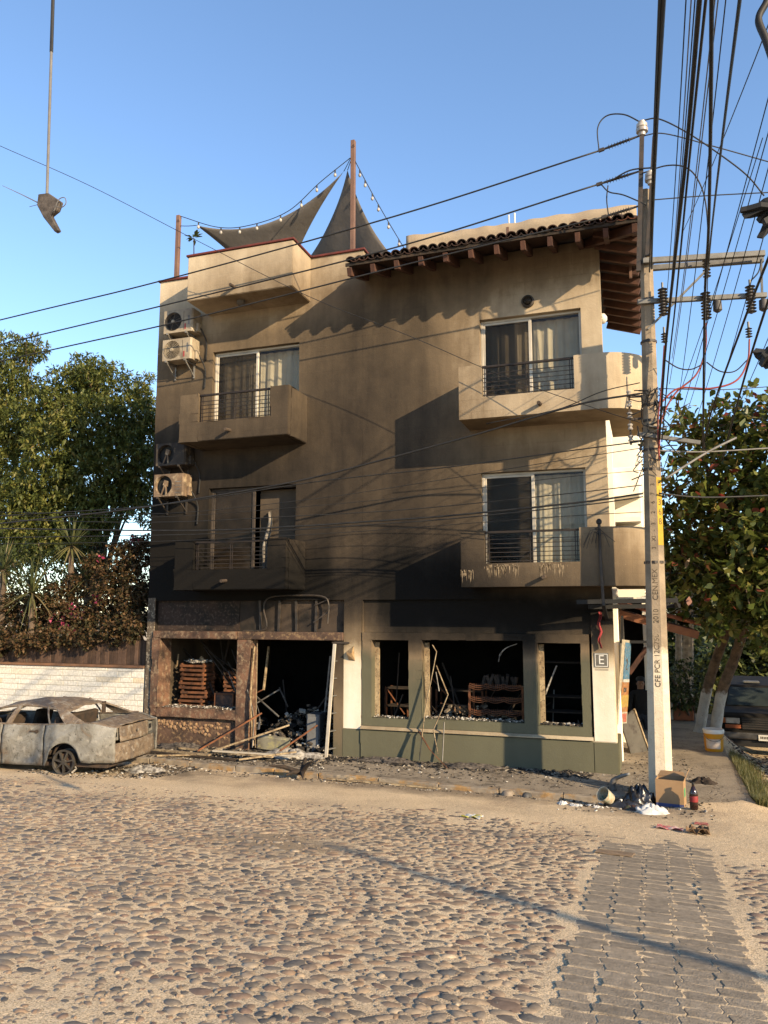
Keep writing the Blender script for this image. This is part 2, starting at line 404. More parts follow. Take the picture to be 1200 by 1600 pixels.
def M_ground():
    m, nt, b = nodes_of('street_sand'); p = pos(nt); b.inputs['Roughness'].default_value = 0.95; b.inputs['Specular IOR Level'].default_value = 0.1
    base = ramp(nt, noise(nt, 0.75, 6, p, 0.6), [(0.30, (0.74, 0.575, 0.375)), (0.50, (0.66, 0.51, 0.33)), (0.70, (0.48, 0.365, 0.24))])
    grit = ramp(nt, noise(nt, 95, 3, p, 0.7), [(0.34, 0.36), (0.48, 1.0), (0.66, 1.42)])
    col = mix(nt, 1.0, base, grit, 'MULTIPLY')
    vo = nt.nodes.new('ShaderNodeTexVoronoi'); vo.inputs['Scale'].default_value = 42; nt.links.new(p, vo.inputs['Vector'])
    peb = ramp(nt, vo.outputs['Distance'], [(0.10, 1.0), (0.26, 0.0)])
    pebc = ramp(nt, vo.outputs['Color'], [(0.2, (0.16, 0.12, 0.09)), (0.5, (0.50, 0.40, 0.27)), (0.8, (0.24, 0.21, 0.18))])
    col = mix(nt, mth(nt, 'MULTIPLY', peb, ramp(nt, noise(nt, 5, 3, p), [(0.40, 0.0), (0.60, 0.8)])), col, pebc)
    # scorched and oily patches, cinders washed down from the fire
    def blob(c, s):
        mp = nt.nodes.new('ShaderNodeMapping'); mp.vector_type = 'POINT'
        mp.inputs['Location'].default_value = tuple(-ci*si for ci, si in zip(c, s)); mp.inputs['Scale'].default_value = s
        nt.links.new(p, mp.inputs[0])
        L = nt.nodes.new('ShaderNodeVectorMath'); L.operation = 'LENGTH'; nt.links.new(mp.outputs[0], L.inputs[0])
        return L.outputs['Value']
    def stain(col, c, s, dark, k):
        d = mth(nt, 'ADD', blob(c, s), mth(nt, 'MULTIPLY', mth(nt, 'SUBTRACT', noise(nt, 2.2, 6, p, 0.65), 0.5), 1.6))
        return mix(nt, ramp(nt, d, [(0.35, k), (1.0, 0.0)]), col, dark)
    col = stain(col, (-3.6, 7.2, 0), (0.9, 1.3, 0), (0.12, 0.085, 0.06), 0.62)
    col = stain(col, (-7.9, 11.3, 0), (0.55, 1.1, 0), (0.10, 0.085, 0.07), 0.75)
    col = stain(col, (-3.4, 11.6, 0), (0.26, 1.5, 0), (0.15, 0.12, 0.09), 0.65)
    col = stain(col, (-0.3, 11.2, 0), (0.9, 1.4, 0), (0.13, 0.10, 0.075), 0.55)
    col = stain(col, (3.6, 17.0, 0), (0.42, 0.16, 0), (0.11, 0.075, 0.05), 0.85)
    nt.links.new(col, b.inputs['Base Color'])
    h = mth(nt, 'ADD', mth(nt, 'MULTIPLY', noise(nt, 95, 4, p, 0.7), 0.5), mth(nt, 'ADD', noise(nt, 14, 5, p), mth(nt, 'MULTIPLY', peb, 0.35)))
    bump(nt, b, h, 0.7, 0.022)
    return m
MAT['sand'] = M_ground()

def axis(lo, hi, d, far):
    a = list(np.arange(lo, hi+1e-6, d)); s = d; x = hi
    while x < far: s *= 1.6; x += s; a.append(x)
    s = d; x = lo
    while x > -far: s *= 1.6; x -= s; a.insert(0, x)
    return a
gx = axis(-12.0, 5.0, 0.16, 600.0); gy = axis(1.5, 14.0, 0.16, 600.0)
mb = MB(); mb.grid([[(x, y, gz(x, y)+(bumpy(x, y) if abs(x) < 14 and y < 16 else 0)) for x in gx] for y in gy])
road = mb.build('ground', MAT['sand'], smooth='all'); tag(road, kind='structure')

# --- river cobbles bedded in sand
STONE = [(0.0, (0.075, 0.073, 0.070)), (0.14, (0.185, 0.155, 0.122)), (0.28, (0.320, 0.240, 0.162)), (0.40, (0.175, 0.118, 0.090)),
         (0.55, (0.375, 0.285, 0.192)), (0.68, (0.215, 0.180, 0.142)), (0.80, (0.300, 0.205, 0.130)), (0.90, (0.120, 0.113, 0.104)), (1.0, (0.45, 0.355, 0.245))]
MAT['cobble'] = M_rand('cobble', STONE, 0.62, 0.25, 60, spec=0.35)
MAT['cobble_mass'] = M_rand('cobble_mass', STONE, 0.62, 0.25, 60, attr='rnd', spec=0.35)
def stone_shape(seed):
    r = random.Random(seed); ph = [r.uniform(0, 6.28) for _ in range(3)]; n = 12; vs = []; jt = [r.uniform(-.05, .05) for _ in range(n)]
    for rr, zz in ((1.06, -0.55), (0.98, 0.12), (0.78, 0.62), (0.42, 0.92)):
        for j in range(n):
            a = 2*math.pi*j/n; q = rr*(1+0.13*math.sin(2*a+ph[0])+0.11*math.sin(3*a+ph[1])+0.06*math.sin(5*a+ph[2]))*(1+jt[j])
            vs.append((math.cos(a)*q, math.sin(a)*q, zz+r.uniform(-0.05, 0.05)))
    vs.append((0, 0, 1.0))
    fs = [(i*n+j, i*n+(j+1) % n, (i+1)*n+(j+1) % n, (i+1)*n+j) for i in range(3) for j in range(n)]
    fs += [(3*n+j, 3*n+(j+1) % n, 4*n) for j in range(n)]
    return vs, fs
SHAPES = [stone_shape(s) for s in range(10)]
stones = []
def lay_cobbles(x0, x1, y0, y1, keep):
    r = random.Random(11); y = y0; k = 0
    while y < y1:
        dy = r.uniform(0.070, 0.098); x = x0 + r.uniform(0, 0.1)
        while x < x1:
            w = r.choice((0.05, 0.07, 0.085, 0.10, 0.11, 0.125, 0.145))*r.uniform(0.88, 1.14)
            yy = y + r.uniform(-0.028, 0.028); xx = x+w/2
            if keep(xx, yy, r):
                big = r.random() < 0.022
                stones.append((xx, yy, w*0.49*(1.6 if big else 1), min(dy*0.47, w*0.5)*r.uniform(0.70, 1.12)*(1.6 if big else 1), r.uniform(0.009, 0.017), r.gauss(0.12, 0.28), r.randrange(10), r.random()))
            x += w + r.uniform(0.003, 0.034)
        y += dy
def wob(x): return 0.25*math.sin(x*1.9)+0.18*math.sin(x*4.3+1)
def keep_main(x, y, r):
    if x > -0.64 + 0.05*math.sin(y*5): return False
    if x < -(1.02*y+1.2): return False
    lim = 9.75+wob(x)*0.8 - (0.9 if x < -4 else 0)*0.5
    if y > lim: return False
    p = sstep(lim-1.1, lim, y)*0.8
    d = math.hypot((x+2.75)/1.0, (y-3.35)/0.75)
    p = max(p, (1-sstep(0.35, 1.0, d))*0.88)
    d2 = math.hypot((x+3.3)/0.9, (y-7.3)/0.5); p = max(p, (1-sstep(0.3, 1.0, d2))*0.6)
    return r.random() > p + 0.03
def keep_side(x, y, r):
    if x < 0.58+0.05*math.sin(y*4): return False
    return r.random() > 0.12 + sstep(7.6, 8.9, y)*0.85
lay_cobbles(-12.0, -0.6, 2.5, 10.2, keep_main)
lay_cobbles(0.55, 2.3, 2.6, 9.0, keep_side)
for _k in range(5200):                                   # small pebbles wedged between the cobbles
    _r = rnd; _y = 2.7+7.0*_r.random(); _x = -0.66-(1.0*_y+0.4)*_r.random() if _r.random() < .9 else 0.6+1.5*_r.random(); _s = _r.uniform(0.010, 0.028)
    if _x > 0.58 and _y > 8.4: continue
    stones.append((_x, _y, _s*1.15, _s*_r.uniform(.7, 1), _r.uniform(.006, .013), _r.uniform(0, 3.14), _r.randrange(10), _r.random()))
def in_view(x, y): return (-0.86*y-0.4 < x < 0.137*y+0.02) and y > 3.05 + max(0, (x+2.9))*0.25*1.35
near = sorted([s for s in stones if in_view(s[0], s[1])], key=lambda s: -(s[2]*s[3])/(s[0]**2+s[1]**2)**1.5)[:298]
near_set = set(id(s) for s in near)
unit = []
for vs, fs in SHAPES:
    q = MB(); q.add(vs, fs); unit.append(q.mesh('cobblestone', MAT['cobble'], smooth='all'))
mass = MB(); mass_r = []
for s in stones:
    x, y, a, c, h, rot, k, t = s; z = gz(x, y)+bumpy(x, y)-0.002
    if id(s) in near_set:
        link('cobblestone', unit[k], None, road, (x, y, z), (R(-5.1), 0, rot), (a, c, h))
    else:
        vs, fs = SHAPES[k]; ca, sa = math.cos(rot), math.sin(rot)
        mass.add([(x+ca*p[0]*a-sa*p[1]*c, y+sa*p[0]*a+ca*p[1]*c, z+p[2]*h-0.09*(sa*p[0]*a+ca*p[1]*c)) for p in vs], fs); mass_r += [t]*len(fs)
me = mass.mesh('cobblestones', MAT['cobble_mass'], smooth='all', recalc=False); set_rnd(me, mass_r)
o = link('cobblestones', me, None, road); tag(o, kind='stuff')

# --- strip of interlocking pavers (a wheel track)
MAT['paver'] = M_rand('paver', [(0.0, (0.275, 0.228, 0.170)), (0.35, (0.350, 0.288, 0.212)), (0.7, (0.310, 0.256, 0.190)), (1.0, (0.405, 0.332, 0.242))], 0.92, 0.8, 85, spec=0.1)
def paver_mesh(w, d):
    n = 6; am = 0.008; q = MB(); out = []
    for i in range(n+1): t = i/n; out.append((-w/2+w*t, -d/2+am*math.sin(t*2*math.pi*1.0)))
    for i in range(1, 4): t = i/4; out.append((w/2+am*math.sin(t*2*math.pi), -d/2+d*t))
    for i in range(n+1): t = 1-i/n; out.append((-w/2+w*t, d/2+am*math.sin(t*2*math.pi*1.0)))
    for i in range(1, 4): t = 1-i/4; out.append((-w/2+am*math.sin(t*2*math.pi), -d/2+d*t))
    k = len(out)
    vs = [(x*1.0, y*1.0, -0.05) for x, y in out] + [(x, y, 0.006) for x, y in out] + [(x*0.96, y*0.93, 0.011) for x, y in out]
    q.add(vs, [(i, (i+1) % k, k+(i+1) % k, k+i) for i in range(k)] + [(k+i, k+(i+1) % k, 2*k+(i+1) % k, 2*k+i) for i in range(k)] + [tuple(range(2*k, 3*k))])
    return q.mesh('paver', MAT['paver'])
pm = paver_mesh(0.2065, 0.1165)
r = random.Random(5)
for i in range(59):
    y = 2.9 + i*0.121
    for j in range(5):
        if y > 9.3 and r.random() < (y-9.3)*1.2: continue
        x = -0.455 + j*0.2115 + (0.02 if i % 2 else -0.012)
        link('paver', pm, None, road, (x, y+r.uniform(-.004, .004), gz(x, y)+bumpy(x, y)+r.uniform(-0.005, 0.001)-0.0045-0.012*sstep(8.4, 9.6, y)), (R(-5.1)+r.uniform(-.014, .014), r.uniform(-.016, .016), r.uniform(-.02, .02)))

# --- pavement round the corner and its kerb
def kerb_y(x):
    if x < -0.3: return 12.03-0.055*(x+5.39)
    if x < 0.3: return 11.75+0.05*(x+0.3)
    return 11.78+0.42*(x-0.3)
def M_walk():
    m, nt, b = nodes_of('pavement_concrete'); p = pos(nt); b.inputs['Roughness'].default_value = 0.93; b.inputs['Specular IOR Level'].default_value = 0.1
    col = ramp(nt, noise(nt, 1.3, 6, p, 0.62), [(0.30, (0.40, 0.335, 0.25)), (0.52, (0.33, 0.275, 0.205)), (0.72, (0.22, 0.18, 0.135))])
    col = mix(nt, 1.0, col, ramp(nt, noise(nt, 55, 4, p, 0.7), [(0.3, 0.62), (0.7, 1.22)]), 'MULTIPLY')
    vo = nt.nodes.new('ShaderNodeTexVoronoi'); vo.feature = 'DISTANCE_TO_EDGE'; vo.inputs['Scale'].default_value = 1.1
    mp = nt.nodes.new('ShaderNodeMapping'); mp.inputs['Scale'].default_value = (1, 0.7, 1); nt.links.new(p, mp.inputs[0])
    wv = nt.nodes.new('ShaderNodeVectorMath'); wv.operation = 'ADD'
    nz = nt.nodes.new('ShaderNodeTexNoise'); nz.inputs['Scale'].default_value = 3.0; nt.links.new(p, nz.inputs['Vector'])
    nt.links.new(mp.outputs[0], wv.inputs[0]); nt.links.new(nz.outputs['Color'], wv.inputs[1]); nt.links.new(wv.outputs[0], vo.inputs['Vector'])
    crack = ramp(nt, vo.outputs['Distance'], [(0.0, 1.0), (0.018, 0.0)])
    col = mix(nt, mth(nt, 'MULTIPLY', crack, 0.6), col, (0.07, 0.055, 0.04))
    cin = ramp(nt, noise(nt, 3.2, 7, p, 0.7), [(0.50, 0.0), (0.66, 0.85)])
    sep = nt.nodes.new('ShaderNodeSeparateXYZ'); nt.links.new(p, sep.inputs[0])
    yy = ramp(nt, mth(nt, 'MULTIPLY', mth(nt, 'SUBTRACT', sep.outputs[0], -9.5), 0.1, True), [(0.0, 1.0), (0.88, 0.85), (0.97, 0.35)])
    col = mix(nt, mth(nt, 'MULTIPLY', cin, yy), col, (0.055, 0.048, 0.042))
    nt.links.new(col, b.inputs['Base Color'])
    bump(nt, b, mth(nt, 'ADD', noise(nt, 50, 5, p, 0.65), mth(nt, 'SUBTRACT', noise(nt, 6, 4, p), crack)), 0.5, 0.015)
    return m
MAT['walk'] = M_walk()
def slab(mb, rows, thick):
    mb.grid(rows)
    ring = [p for p in rows[0]] + [r_[-1] for r_ in rows[1:]] + [p for p in rows[-1][::-1][1:]] + [r_[0] for r_ in rows[::-1][1:-1]]
    n = len(ring); mb.add(ring+[(p[0], p[1], p[2]-thick) for p in ring], [(i, (i+1) % n, n+(i+1) % n, n+i) for i in range(n)])
mb = MB()
xs = list(np.arange(-9.45, 1.21, 0.213)); rows = []
for j in range(9):
    t = j/8; rows.append([(x, kerb_y(x)*(1-t)+13.62*t, walk_z(x, kerb_y(x)*(1-t)+13.62*t)+0.004*math.sin(x*5+j)) for x in xs])
slab(mb, rows, 0.30)
rows = []
for y in np.arange(13.621, 23.0, 0.4):
    xr = 1.21+0.03*(y-13.6); rows.append([(x, y, walk_z(x, y)-0.001) for x in np.linspace(-0.62, xr, 9)])
slab(mb, rows, 0.60)
walk = mb.build('pavement', MAT['walk'], smooth=True); tag(walk, kind='structure')
def M_kerb():
    m, nt, b = nodes_of('kerb_paint'); p = pos(nt); b.inputs['Roughness'].default_value = 0.9
    col = ramp(nt, noise(nt, 5, 5, p), [(0.35, (0.33, 0.275, 0.20)), (0.65, (0.20, 0.16, 0.12))])
    y = ramp(nt, noise(nt, 3.4, 6, p, 0.65), [(0.50, 0.0), (0.60, 0.85)])
    col = mix(nt, y, col, ramp(nt, noise(nt, 14, 4, p), [(0.3, (0.40, 0.22, 0.06)), (0.7, (0.24, 0.145, 0.06))]))
    nt.links.new(col, b.inputs['Base Color']); bump(nt, b, noise(nt, 40, 5, p), 0.5, 0.012); return m
MAT['kerb'] = M_kerb()
kerb = bpy.data.objects.new('kerb', None); COL.objects.link(kerb); kerb.location = (-5, 12.0, 0); tag(kerb, kind='structure')
x = -9.4; r = random.Random(3)
while x < -0.45:
    L = r.uniform(0.75, 1.05); x2 = min(x+L, -0.3); q = MB()
    y0, y1 = kerb_y(x), kerb_y(x2); dz = r.uniform(-0.012, 0.012)
    vs = [(x, y0-0.10, -0.2), (x2-0.012, y1-0.10, -0.2), (x2-0.012, y1+0.012, -0.2), (x, y0+0.012, -0.2)]
    vs += [(a, b_, dz+0.012) for a, b_, c in vs]
    q.add(vs, [(0,3,2,1),(4,5,6,7),(0,1,5,4),(1,2,6,5),(2,3,7,6),(3,0,4,7)])
    q.build('kerb_stone', MAT['kerb'], kerb, bevel=0.016, seg=2, split=0.12); x = x2
for k in kerb.children:                                    # knocked and worn edges
    for v in k.data.vertices: v.co += Vector((0, r.uniform(-.007, .007), r.uniform(-.007, .005)))

# ------------------------------------------------------------------ the burnt apartment building
house = thing('apartment_building', 'three-storey cream apartment house blackened by fire, shop fronts burnt out below', 'building', (-5.1, 13.5, 0))
YF = 13.5
def lines(a, b, cuts, step):
    c = sorted(set([round(a, 4), round(b, 4)] + [round(q, 4) for q in cuts if a < q < b])); out = []
    for p, q in zip(c, c[1:]):
        n = max(1, int(math.ceil((q-p)/step))); out += [p+(q-p)*i/n for i in range(n)]
    return out + [c[-1]]
def cellwall(mb, x0, x1, z0, z1, y0, y1, holes=(), step=0.25, axis='y'):
    """upright slab with rectangular holes (x0,x1,z0,z1); axis 'x' swaps x and y"""
    X = lines(x0, x1, [q for h in holes for q in h[:2]], step); Zs = lines(z0, z1, [q for h in holes for q in h[2:]], step)
    def solid(i, j):
        if i < 0 or j < 0 or i >= len(X)-1 or j >= len(Zs)-1: return False
        cx = (X[i]+X[i+1])/2; cz = (Zs[j]+Zs[j+1])/2
        return not any(h[0] < cx < h[1] and h[2] < cz < h[3] for h in holes)
    P = (lambda x, y, z: (x, y, z)) if axis == 'y' else (lambda x, y, z: (y, x, z))
    for i in range(len(X)-1):
        for j in range(len(Zs)-1):
            if not solid(i, j): continue
            a, b, c, d = X[i], X[i+1], Zs[j], Zs[j+1]
            mb.add([P(a,y0,c),P(b,y0,c),P(b,y0,d),P(a,y0,d)], [(0,1,2,3)]); mb.add([P(a,y1,c),P(b,y1,c),P(b,y1,d),P(a,y1,d)], [(3,2,1,0)])
            if not solid(i-1, j): mb.add([P(a,y0,c),P(a,y0,d),P(a,y1,d),P(a,y1,c)], [(0,1,2,3)])
            if not solid(i+1, j): mb.add([P(b,y0,c),P(b,y1,c),P(b,y1,d),P(b,y0,d)], [(0,1,2,3)])
            if not solid(i, j-1): mb.add([P(a,y0,c),P(a,y1,c),P(b,y1,c),P(b,y0,c)], [(0,1,2,3)])
            if not solid(i, j+1): mb.add([P(a,y0,d),P(b,y0,d),P(b,y1,d),P(a,y1,d)], [(0,1,2,3)])
    return mb
def weld(o, bev=0.0, seg=2):
    bm = bmesh.new(); bm.from_mesh(o.data); bmesh.ops.remove_doubles(bm, verts=bm.verts, dist=0.0005)
    if bev:
        es = [e for e in bm.edges if len(e.link_faces) == 2 and e.calc_face_angle(0) > 0.6]
        bmesh.ops.bevel(bm, geom=es, offset=bev, segments=seg, affect='EDGES', clamp_overlap=True)
    bm.to_mesh(o.data); bm.free(); o.data.update(); return o
def sooted(mb, name, mat, parent=house, bev=0.0, split=0.0, fn=soot_at):
    o = mb.build(name, mat, parent, split=split, soot=fn)
    if bev: weld(o, bev)
    return o

WIN = {'3L': (-8.38, -6.40, 6.04, 7.99), '2L': (-8.38, -6.43, 3.16, 5.11), '3R': (-2.74, -0.92, 6.04, 7.98), '2R': (-2.76, -0.93, 3.16, 5.10)}
wall = MB()
cellwall(wall, -9.74, -5.04, -0.3, 9.71, YF, YF+0.22, [(-9.55, -5.40, -0.4, 2.84), WIN['3L'], WIN['2L'], (-5.045, -5.03, .5, 2.84)])
cellwall(wall, -5.04, -0.57, -0.3, 9.215, YF, YF+0.22, [(-5.03, -0.93, 0.5, 2.84), WIN['3R'], WIN['2R']])
sooted(wall, 'front_wall', MAT['stucco'], bev=0.006)
q = MB(); cellwall(q, 13.72, 18.6, -1.5, 9.12, -0.57, -0.79, [(15.6, 16.9, 3.1, 5.2), (15.6, 16.9, 6.0, 8.1)], axis='x')
q.v = [(x-0.054*(y-13.5), y, z) for x, y, z in q.v]
sooted(q, 'side_wall', MAT['stucco'], fn=lambda x, y, z: soot_at(x, y, z)*(1-0.8*sstep(13.7, 15.5, y)))
q = MB(); cellwall(q, 13.72, 18.6, -0.3, 9.70, -9.74, -9.52, axis='x')
sooted(q, 'side_wall', MAT['stucco'], fn=lambda x, y, z: 0.8)
q = MB(); q.box(-9.74, -0.86, 18.6, 18.8, -1.5, 9.05)
q.build('rear_wall', MAT['black_soot'], house)
q = MB()
for z in (-0.02, 2.95, 5.84, 8.72): q.box(-9.51, -1.08, 13.73, 18.59, z-0.14, z)
q.box(-5.2, -5.05, 13.73, 18.5, 2.96, 8.5)
q.build('floor_slab', MAT['black_soot'], house)
# white pilasters and their green feet
for a, b_ in ((-5.395, -5.055), (-0.925, -0.58)):
    q = MB(); cellwall(q, a, b_, 0.5, 2.62, YF-0.012, YF+0.01, step=0.15); sooted(q, 'pilaster', MAT['white_paint'])
for a, b_, y0, y1, z1 in ((-5.405, -5.045, YF-0.035, YF+0.05, 0.497), (-0.94, -0.555, YF-0.045, YF+0.05, 0.485), (-0.62, -0.545, YF+0.051, 14.6, 0.485)):
    q = MB(); q.box(a, b_, y0, y1, -0.4, z1); sooted(q, 'pilaster_foot', MAT['olive'], bev=0.008, split=0.4)
# right shop front
q = MB(); cellwall(q, -5.03, -0.93, 2.245, 2.84, YF+0.075, YF+0.2); sooted(q, 'lintel_panel', MAT['stucco'])
q = MB(); cellwall(q, -5.026, -0.965, 0.565, 2.242, YF-0.02, YF+0.21, [(-4.845, -4.135, 0.71, 2.105), (-3.885, -2.075, 0.735, 2.12), (-1.825, -1.11, 0.72, 2.09)], step=0.18)
sooted(q, 'shop_front_frame', MAT['olive'], bev=0.006)
q = MB(); cellwall(q, -5.04, -0.945, -0.2, 0.497, YF-0.055, YF+0.1); sooted(q, 'wainscot', MAT['olive'], bev=0.006)
q = MB(); q.prism([(YF-0.095, 0.515), (YF+0.1, 0.499), (YF+0.1, 0.562), (YF-0.021, 0.562), (YF-0.095, 0.532)], 'x', -5.035, -0.945)
sooted(q, 'sill_ledge', MAT['white_paint'], split=0.4, fn=lambda x, y, z: .42-.18*sstep(-2.5, -1, x))
# burnt reveals of the right shop windows
for x in (-4.85, -3.89, -1.83):
    q = MB(); q.bar((x+0.035, YF+0.20, 0.72), (x+0.035, YF+0.20, 2.06), 0.05, 0.10); q.build('window_reveal', MAT['pale_wood'], house)
q = MB(); q.bar((-4.12, YF+0.205, .72), (-4.12, YF+0.205, 2.08), 0.04, 0.06); q.build('window_reveal', MAT['char_wood'], house)
# left shop front: raw brown window surround, mullion, door head
q = MB(); cellwall(q, -9.548, -7.62, 0.555, 2.235, YF-0.07, YF+0.34, [(-9.385, -7.60, 0.725, 2.085)], step=0.2); o = q.build('window_surround', MAT['burnt_frame'], house); weld(o, 0.012)
q = MB(); q.box(-7.615, -7.31, YF-0.075, YF+0.24, -0.1, 2.08); o = q.build('mullion', MAT['burnt_frame'], house, bevel=0.015, split=0.2)
q = MB(); q.box(-7.615, -5.40, YF-0.062, YF+0.2, 2.085, 2.237); q.build('door_head', MAT['burnt_wall'], house, bevel=0.01)
q = MB(); q.box(-5.585, -5.402, YF-0.03, YF+0.25, -0.1, 2.083); sooted(q, 'door_jamb', MAT['olive'], split=0.3, fn=lambda x, y, z: 0.35+0.3*z)
q = MB(); q.box(-9.545, -7.62, YF+0.02, YF+0.2, -0.2, 0.552); q.build('stall_riser', MAT['burnt_wall'], house, split=0.1)
r = random.Random(31); q = MB()                        # spalled render with stones showing
for i in range(70):
    u = r.random(); x = -9.42+1.6*u; z = 0.46-0.24*r.random()*(0.35+u)+r.uniform(-.02, .02); s = r.uniform(0.014, 0.042)
    vs, fs = SHAPES[i % 10]; q.add([(x+p[0]*s*1.2, YF+0.022-p[2]*s*0.55, z+p[1]*s) for p in vs], fs)
q.build('spalled_stone', M('spalled', (0.36, 0.24, 0.13), (0.17, 0.095, 0.06), 12, 0.95), house, smooth='all')['kind'] = 'stuff'
q = MB(); q.box(-9.548, -7.66, YF+0.09, YF+0.2, 2.24, 2.838); q.build('fascia_panel', M('fascia_burnt', (0.018, 0.015, 0.013), (0.045, 0.028, 0.021), 3.5, 0.95, c3=(0.10, 0.072, 0.052), s3=17), house)
q = MB(); q.box(-7.655, -5.402, YF+0.10, YF+0.2, 2.24, 2.838); q.build('fascia_panel', M('fascia_bare', (0.070, 0.050, 0.036), (0.026, 0.020, 0.016), 1.6, 0.9, c3=(0.014, 0.012, 0.010), s3=3), house)
for x in (-7.17, -6.78, -6.40, -6.0): 
    q = MB(); q.bar((x, YF+0.06, 2.242), (x+r.uniform(-.03, .03), YF+0.05, 2.85), 0.03, 0.045); q.build('sign_stud', MAT['dark_steel'], house)
q = MB(); q.tube(bez([(-7.5, YF-.03, 2.25), (-7.0, YF-.05, 2.30), (-7.05, YF-.06, 2.7), (-6.9, YF-.05, 2.9), (-6.2, YF-.06, 2.93), (-5.8, YF-.05, 2.90), (-5.7, YF-.03, 2.75), (-5.72, YF-.03, 2.4)], 6), 0.016)
q.build('sign_rim', MAT['dark_steel'], house)
q = MB(); q.bar((-6.02, YF, 2.42), (-5.72, YF+.01, 2.62), 0.02); q.bar((-6.0, YF, 2.74), (-5.70, YF, 2.86), 0.02); q.build('sign_brace', MAT['dark_steel'], house)
q = MB()
cellwall(q, -9.72, -9.552, -0.1, 2.9, YF-0.028, YF+0.01, step=0.2)
q.build('corner_pilaster', M('corner_burnt', (0.13, 0.10, 0.072), (0.05, 0.04, 0.03), 2.5, 0.95, bmp=0.6, c3=(0.38, 0.32, 0.24), s3=20), house)

# parapet caps
for a in ((-9.78, -8.54, YF-0.04, YF+0.27), (-6.13, -5.0, YF-0.04, YF+0.27), (-5.24, -5.0, YF+.272, 15.5), (-9.78, -9.48, YF+.272, 18.6)):
    q = MB(); q.box(*a, 9.712, 9.755); q.build('parapet_cap', MAT['red_trim'], house, bevel=0.006)
q = MB(); q.box(-5.22, -5.045, YF+0.222, 15.5, 8.75, 9.71); sooted(q, 'parapet', MAT['stucco'], split=0.4)
# roof-terrace bay over the street
q = MB(); q.box(-8.50, -6.17, 12.66, YF+0.003, 8.79, 9.715); sooted(q, 'bay', MAT['stucco'], bev=0.012, split=0.25)
q = MB(); q.box(-8.53, -6.14, 12.63, 12.80, 9.718, 9.76); q.box(-6.31, -6.14, 12.801, YF+.2, 9.718, 9.76); q.box(-8.53, -8.36, 12.801, YF+.2, 9.718, 9.76)
q.build('bay_cap', MAT['red_trim'], house, bevel=0.006)
MAT['spout'] = M('spout', (0.09, 0.065, 0.045), (0.05, 0.036, 0.028), 8)
def spout(x, y, z, parent=house):
    q = MB(); q.tube([(x, y+0.06, z+0.02), (x-0.01, y-0.17, z)], 0.032, 10); q.tube([(x-0.01, y-0.165, z), (x-0.01, y-0.172, z)], 0.026, 10)
    q.build('drain_spout', MAT['spout'], parent, smooth=True)
spout(-7.41, 12.66, 8.92)

# balconies
def railing(parent, x0, x1, y, z0, z1, name='railing'):
    q = MB(); q.bar((x0-0.03, y, z1), (x1+0.03, y, z1), 0.045, 0.035)
    for i in range(6):
        z = z0+0.035+(z1-z0-0.08)*i/6; q.bar((x0, y, z), (x1, y, z), 0.012, 0.012)
    for x in (x0+0.025, x0+0.06, (x0+x1)/2-0.02, (x0+x1)/2+0.02, x1-0.06, x1-0.025): q.bar((x, y-0.004, z0), (x, y-0.004, z1), 0.014, 0.014)
    q.build(name, MAT['rail'], parent)
def balcony_left(zb, zt, ob):
    q = MB(); x0, x1, y0 = -8.57, -6.21, 12.65
    cellwall(q, x0, x1, zb, zt, y0, y0+0.13, [(-8.15, -6.58, ob, zt+1)])
    cellwall(q, y0+0.13, YF+0.004, zb, zt, x0, x0+0.12, axis='x'); cellwall(q, y0+0.13, YF+0.004, zb, zt, x1-0.12, x1, axis='x')
    q.box(x0+.12, x1-.12, y0+0.13, YF+.003, zb, zb+0.13)
    b = sooted(q, 'balcony', MAT['stucco'], bev=0.010)
    railing(b, -8.14, -6.59, y0+0.06, ob, zt-0.03)
    spout(-7.43, y0, zb+0.15, b)
    return b
balcony_left(5.90, 6.85, 6.28)
b2 = balcony_left(3.03, 3.96, 3.41)
def balcony_right(zb, zt, ob):
    q = MB(); x0, y0, cx, ro, ri = -2.95, 12.65, -0.65, 0.85, 0.72
    cellwall(q, x0, cx, zb, zt, y0, y0+0.13, [(-2.545, -1.0, ob, zt+1)])
    cellwall(q, y0+0.13, YF+0.004, zb, zt, x0, x0+0.12, axis='x')
    n = 14; zs = [zb+(zt-zb)*i/4 for i in range(5)]
    def ring(r_, z): return [(cx+r_*math.sin(a), YF-r_*math.cos(a), z) for a in [math.pi/2*i/n for i in range(n+1)]]+[(cx+r_, 14.0, z), (cx+r_, 14.9, z)]
    q.grid([ring(ro, z) for z in zs]); q.grid([ring(ri, z) for z in zs]); q.grid([ring(ri, zt), ring(ro, zt)]); q.grid([ring(ri, zb), ring(ro, zb)])
    q.add([(cx+ro, 14.9, zb), (cx+ri, 14.9, zb), (cx+ri, 14.9, zt), (cx+ro, 14.9, zt)], [(0,1,2,3)])
    for z in (zb+0.001, zb+0.13):
        q.add([(x0+.1, y0+.1, z), (cx, y0+.1, z)] + ring(ri+0.03, z) + [(-0.5, 14.9, z), (-0.5, YF+.02, z), (x0+.1, YF+.02, z)], [tuple(range(2+n+3+3))])
    b = sooted(q, 'balcony', MAT['stucco'])
    weld(b); railing(b, -2.535, -1.01, y0+0.06, ob, zt-0.03)
    spout(-1.56, y0, zb+0.14, b)
    return b
balcony_right(5.90, 6.84, 6.27)
br2 = balcony_right(3.03, 3.97, 3.42)
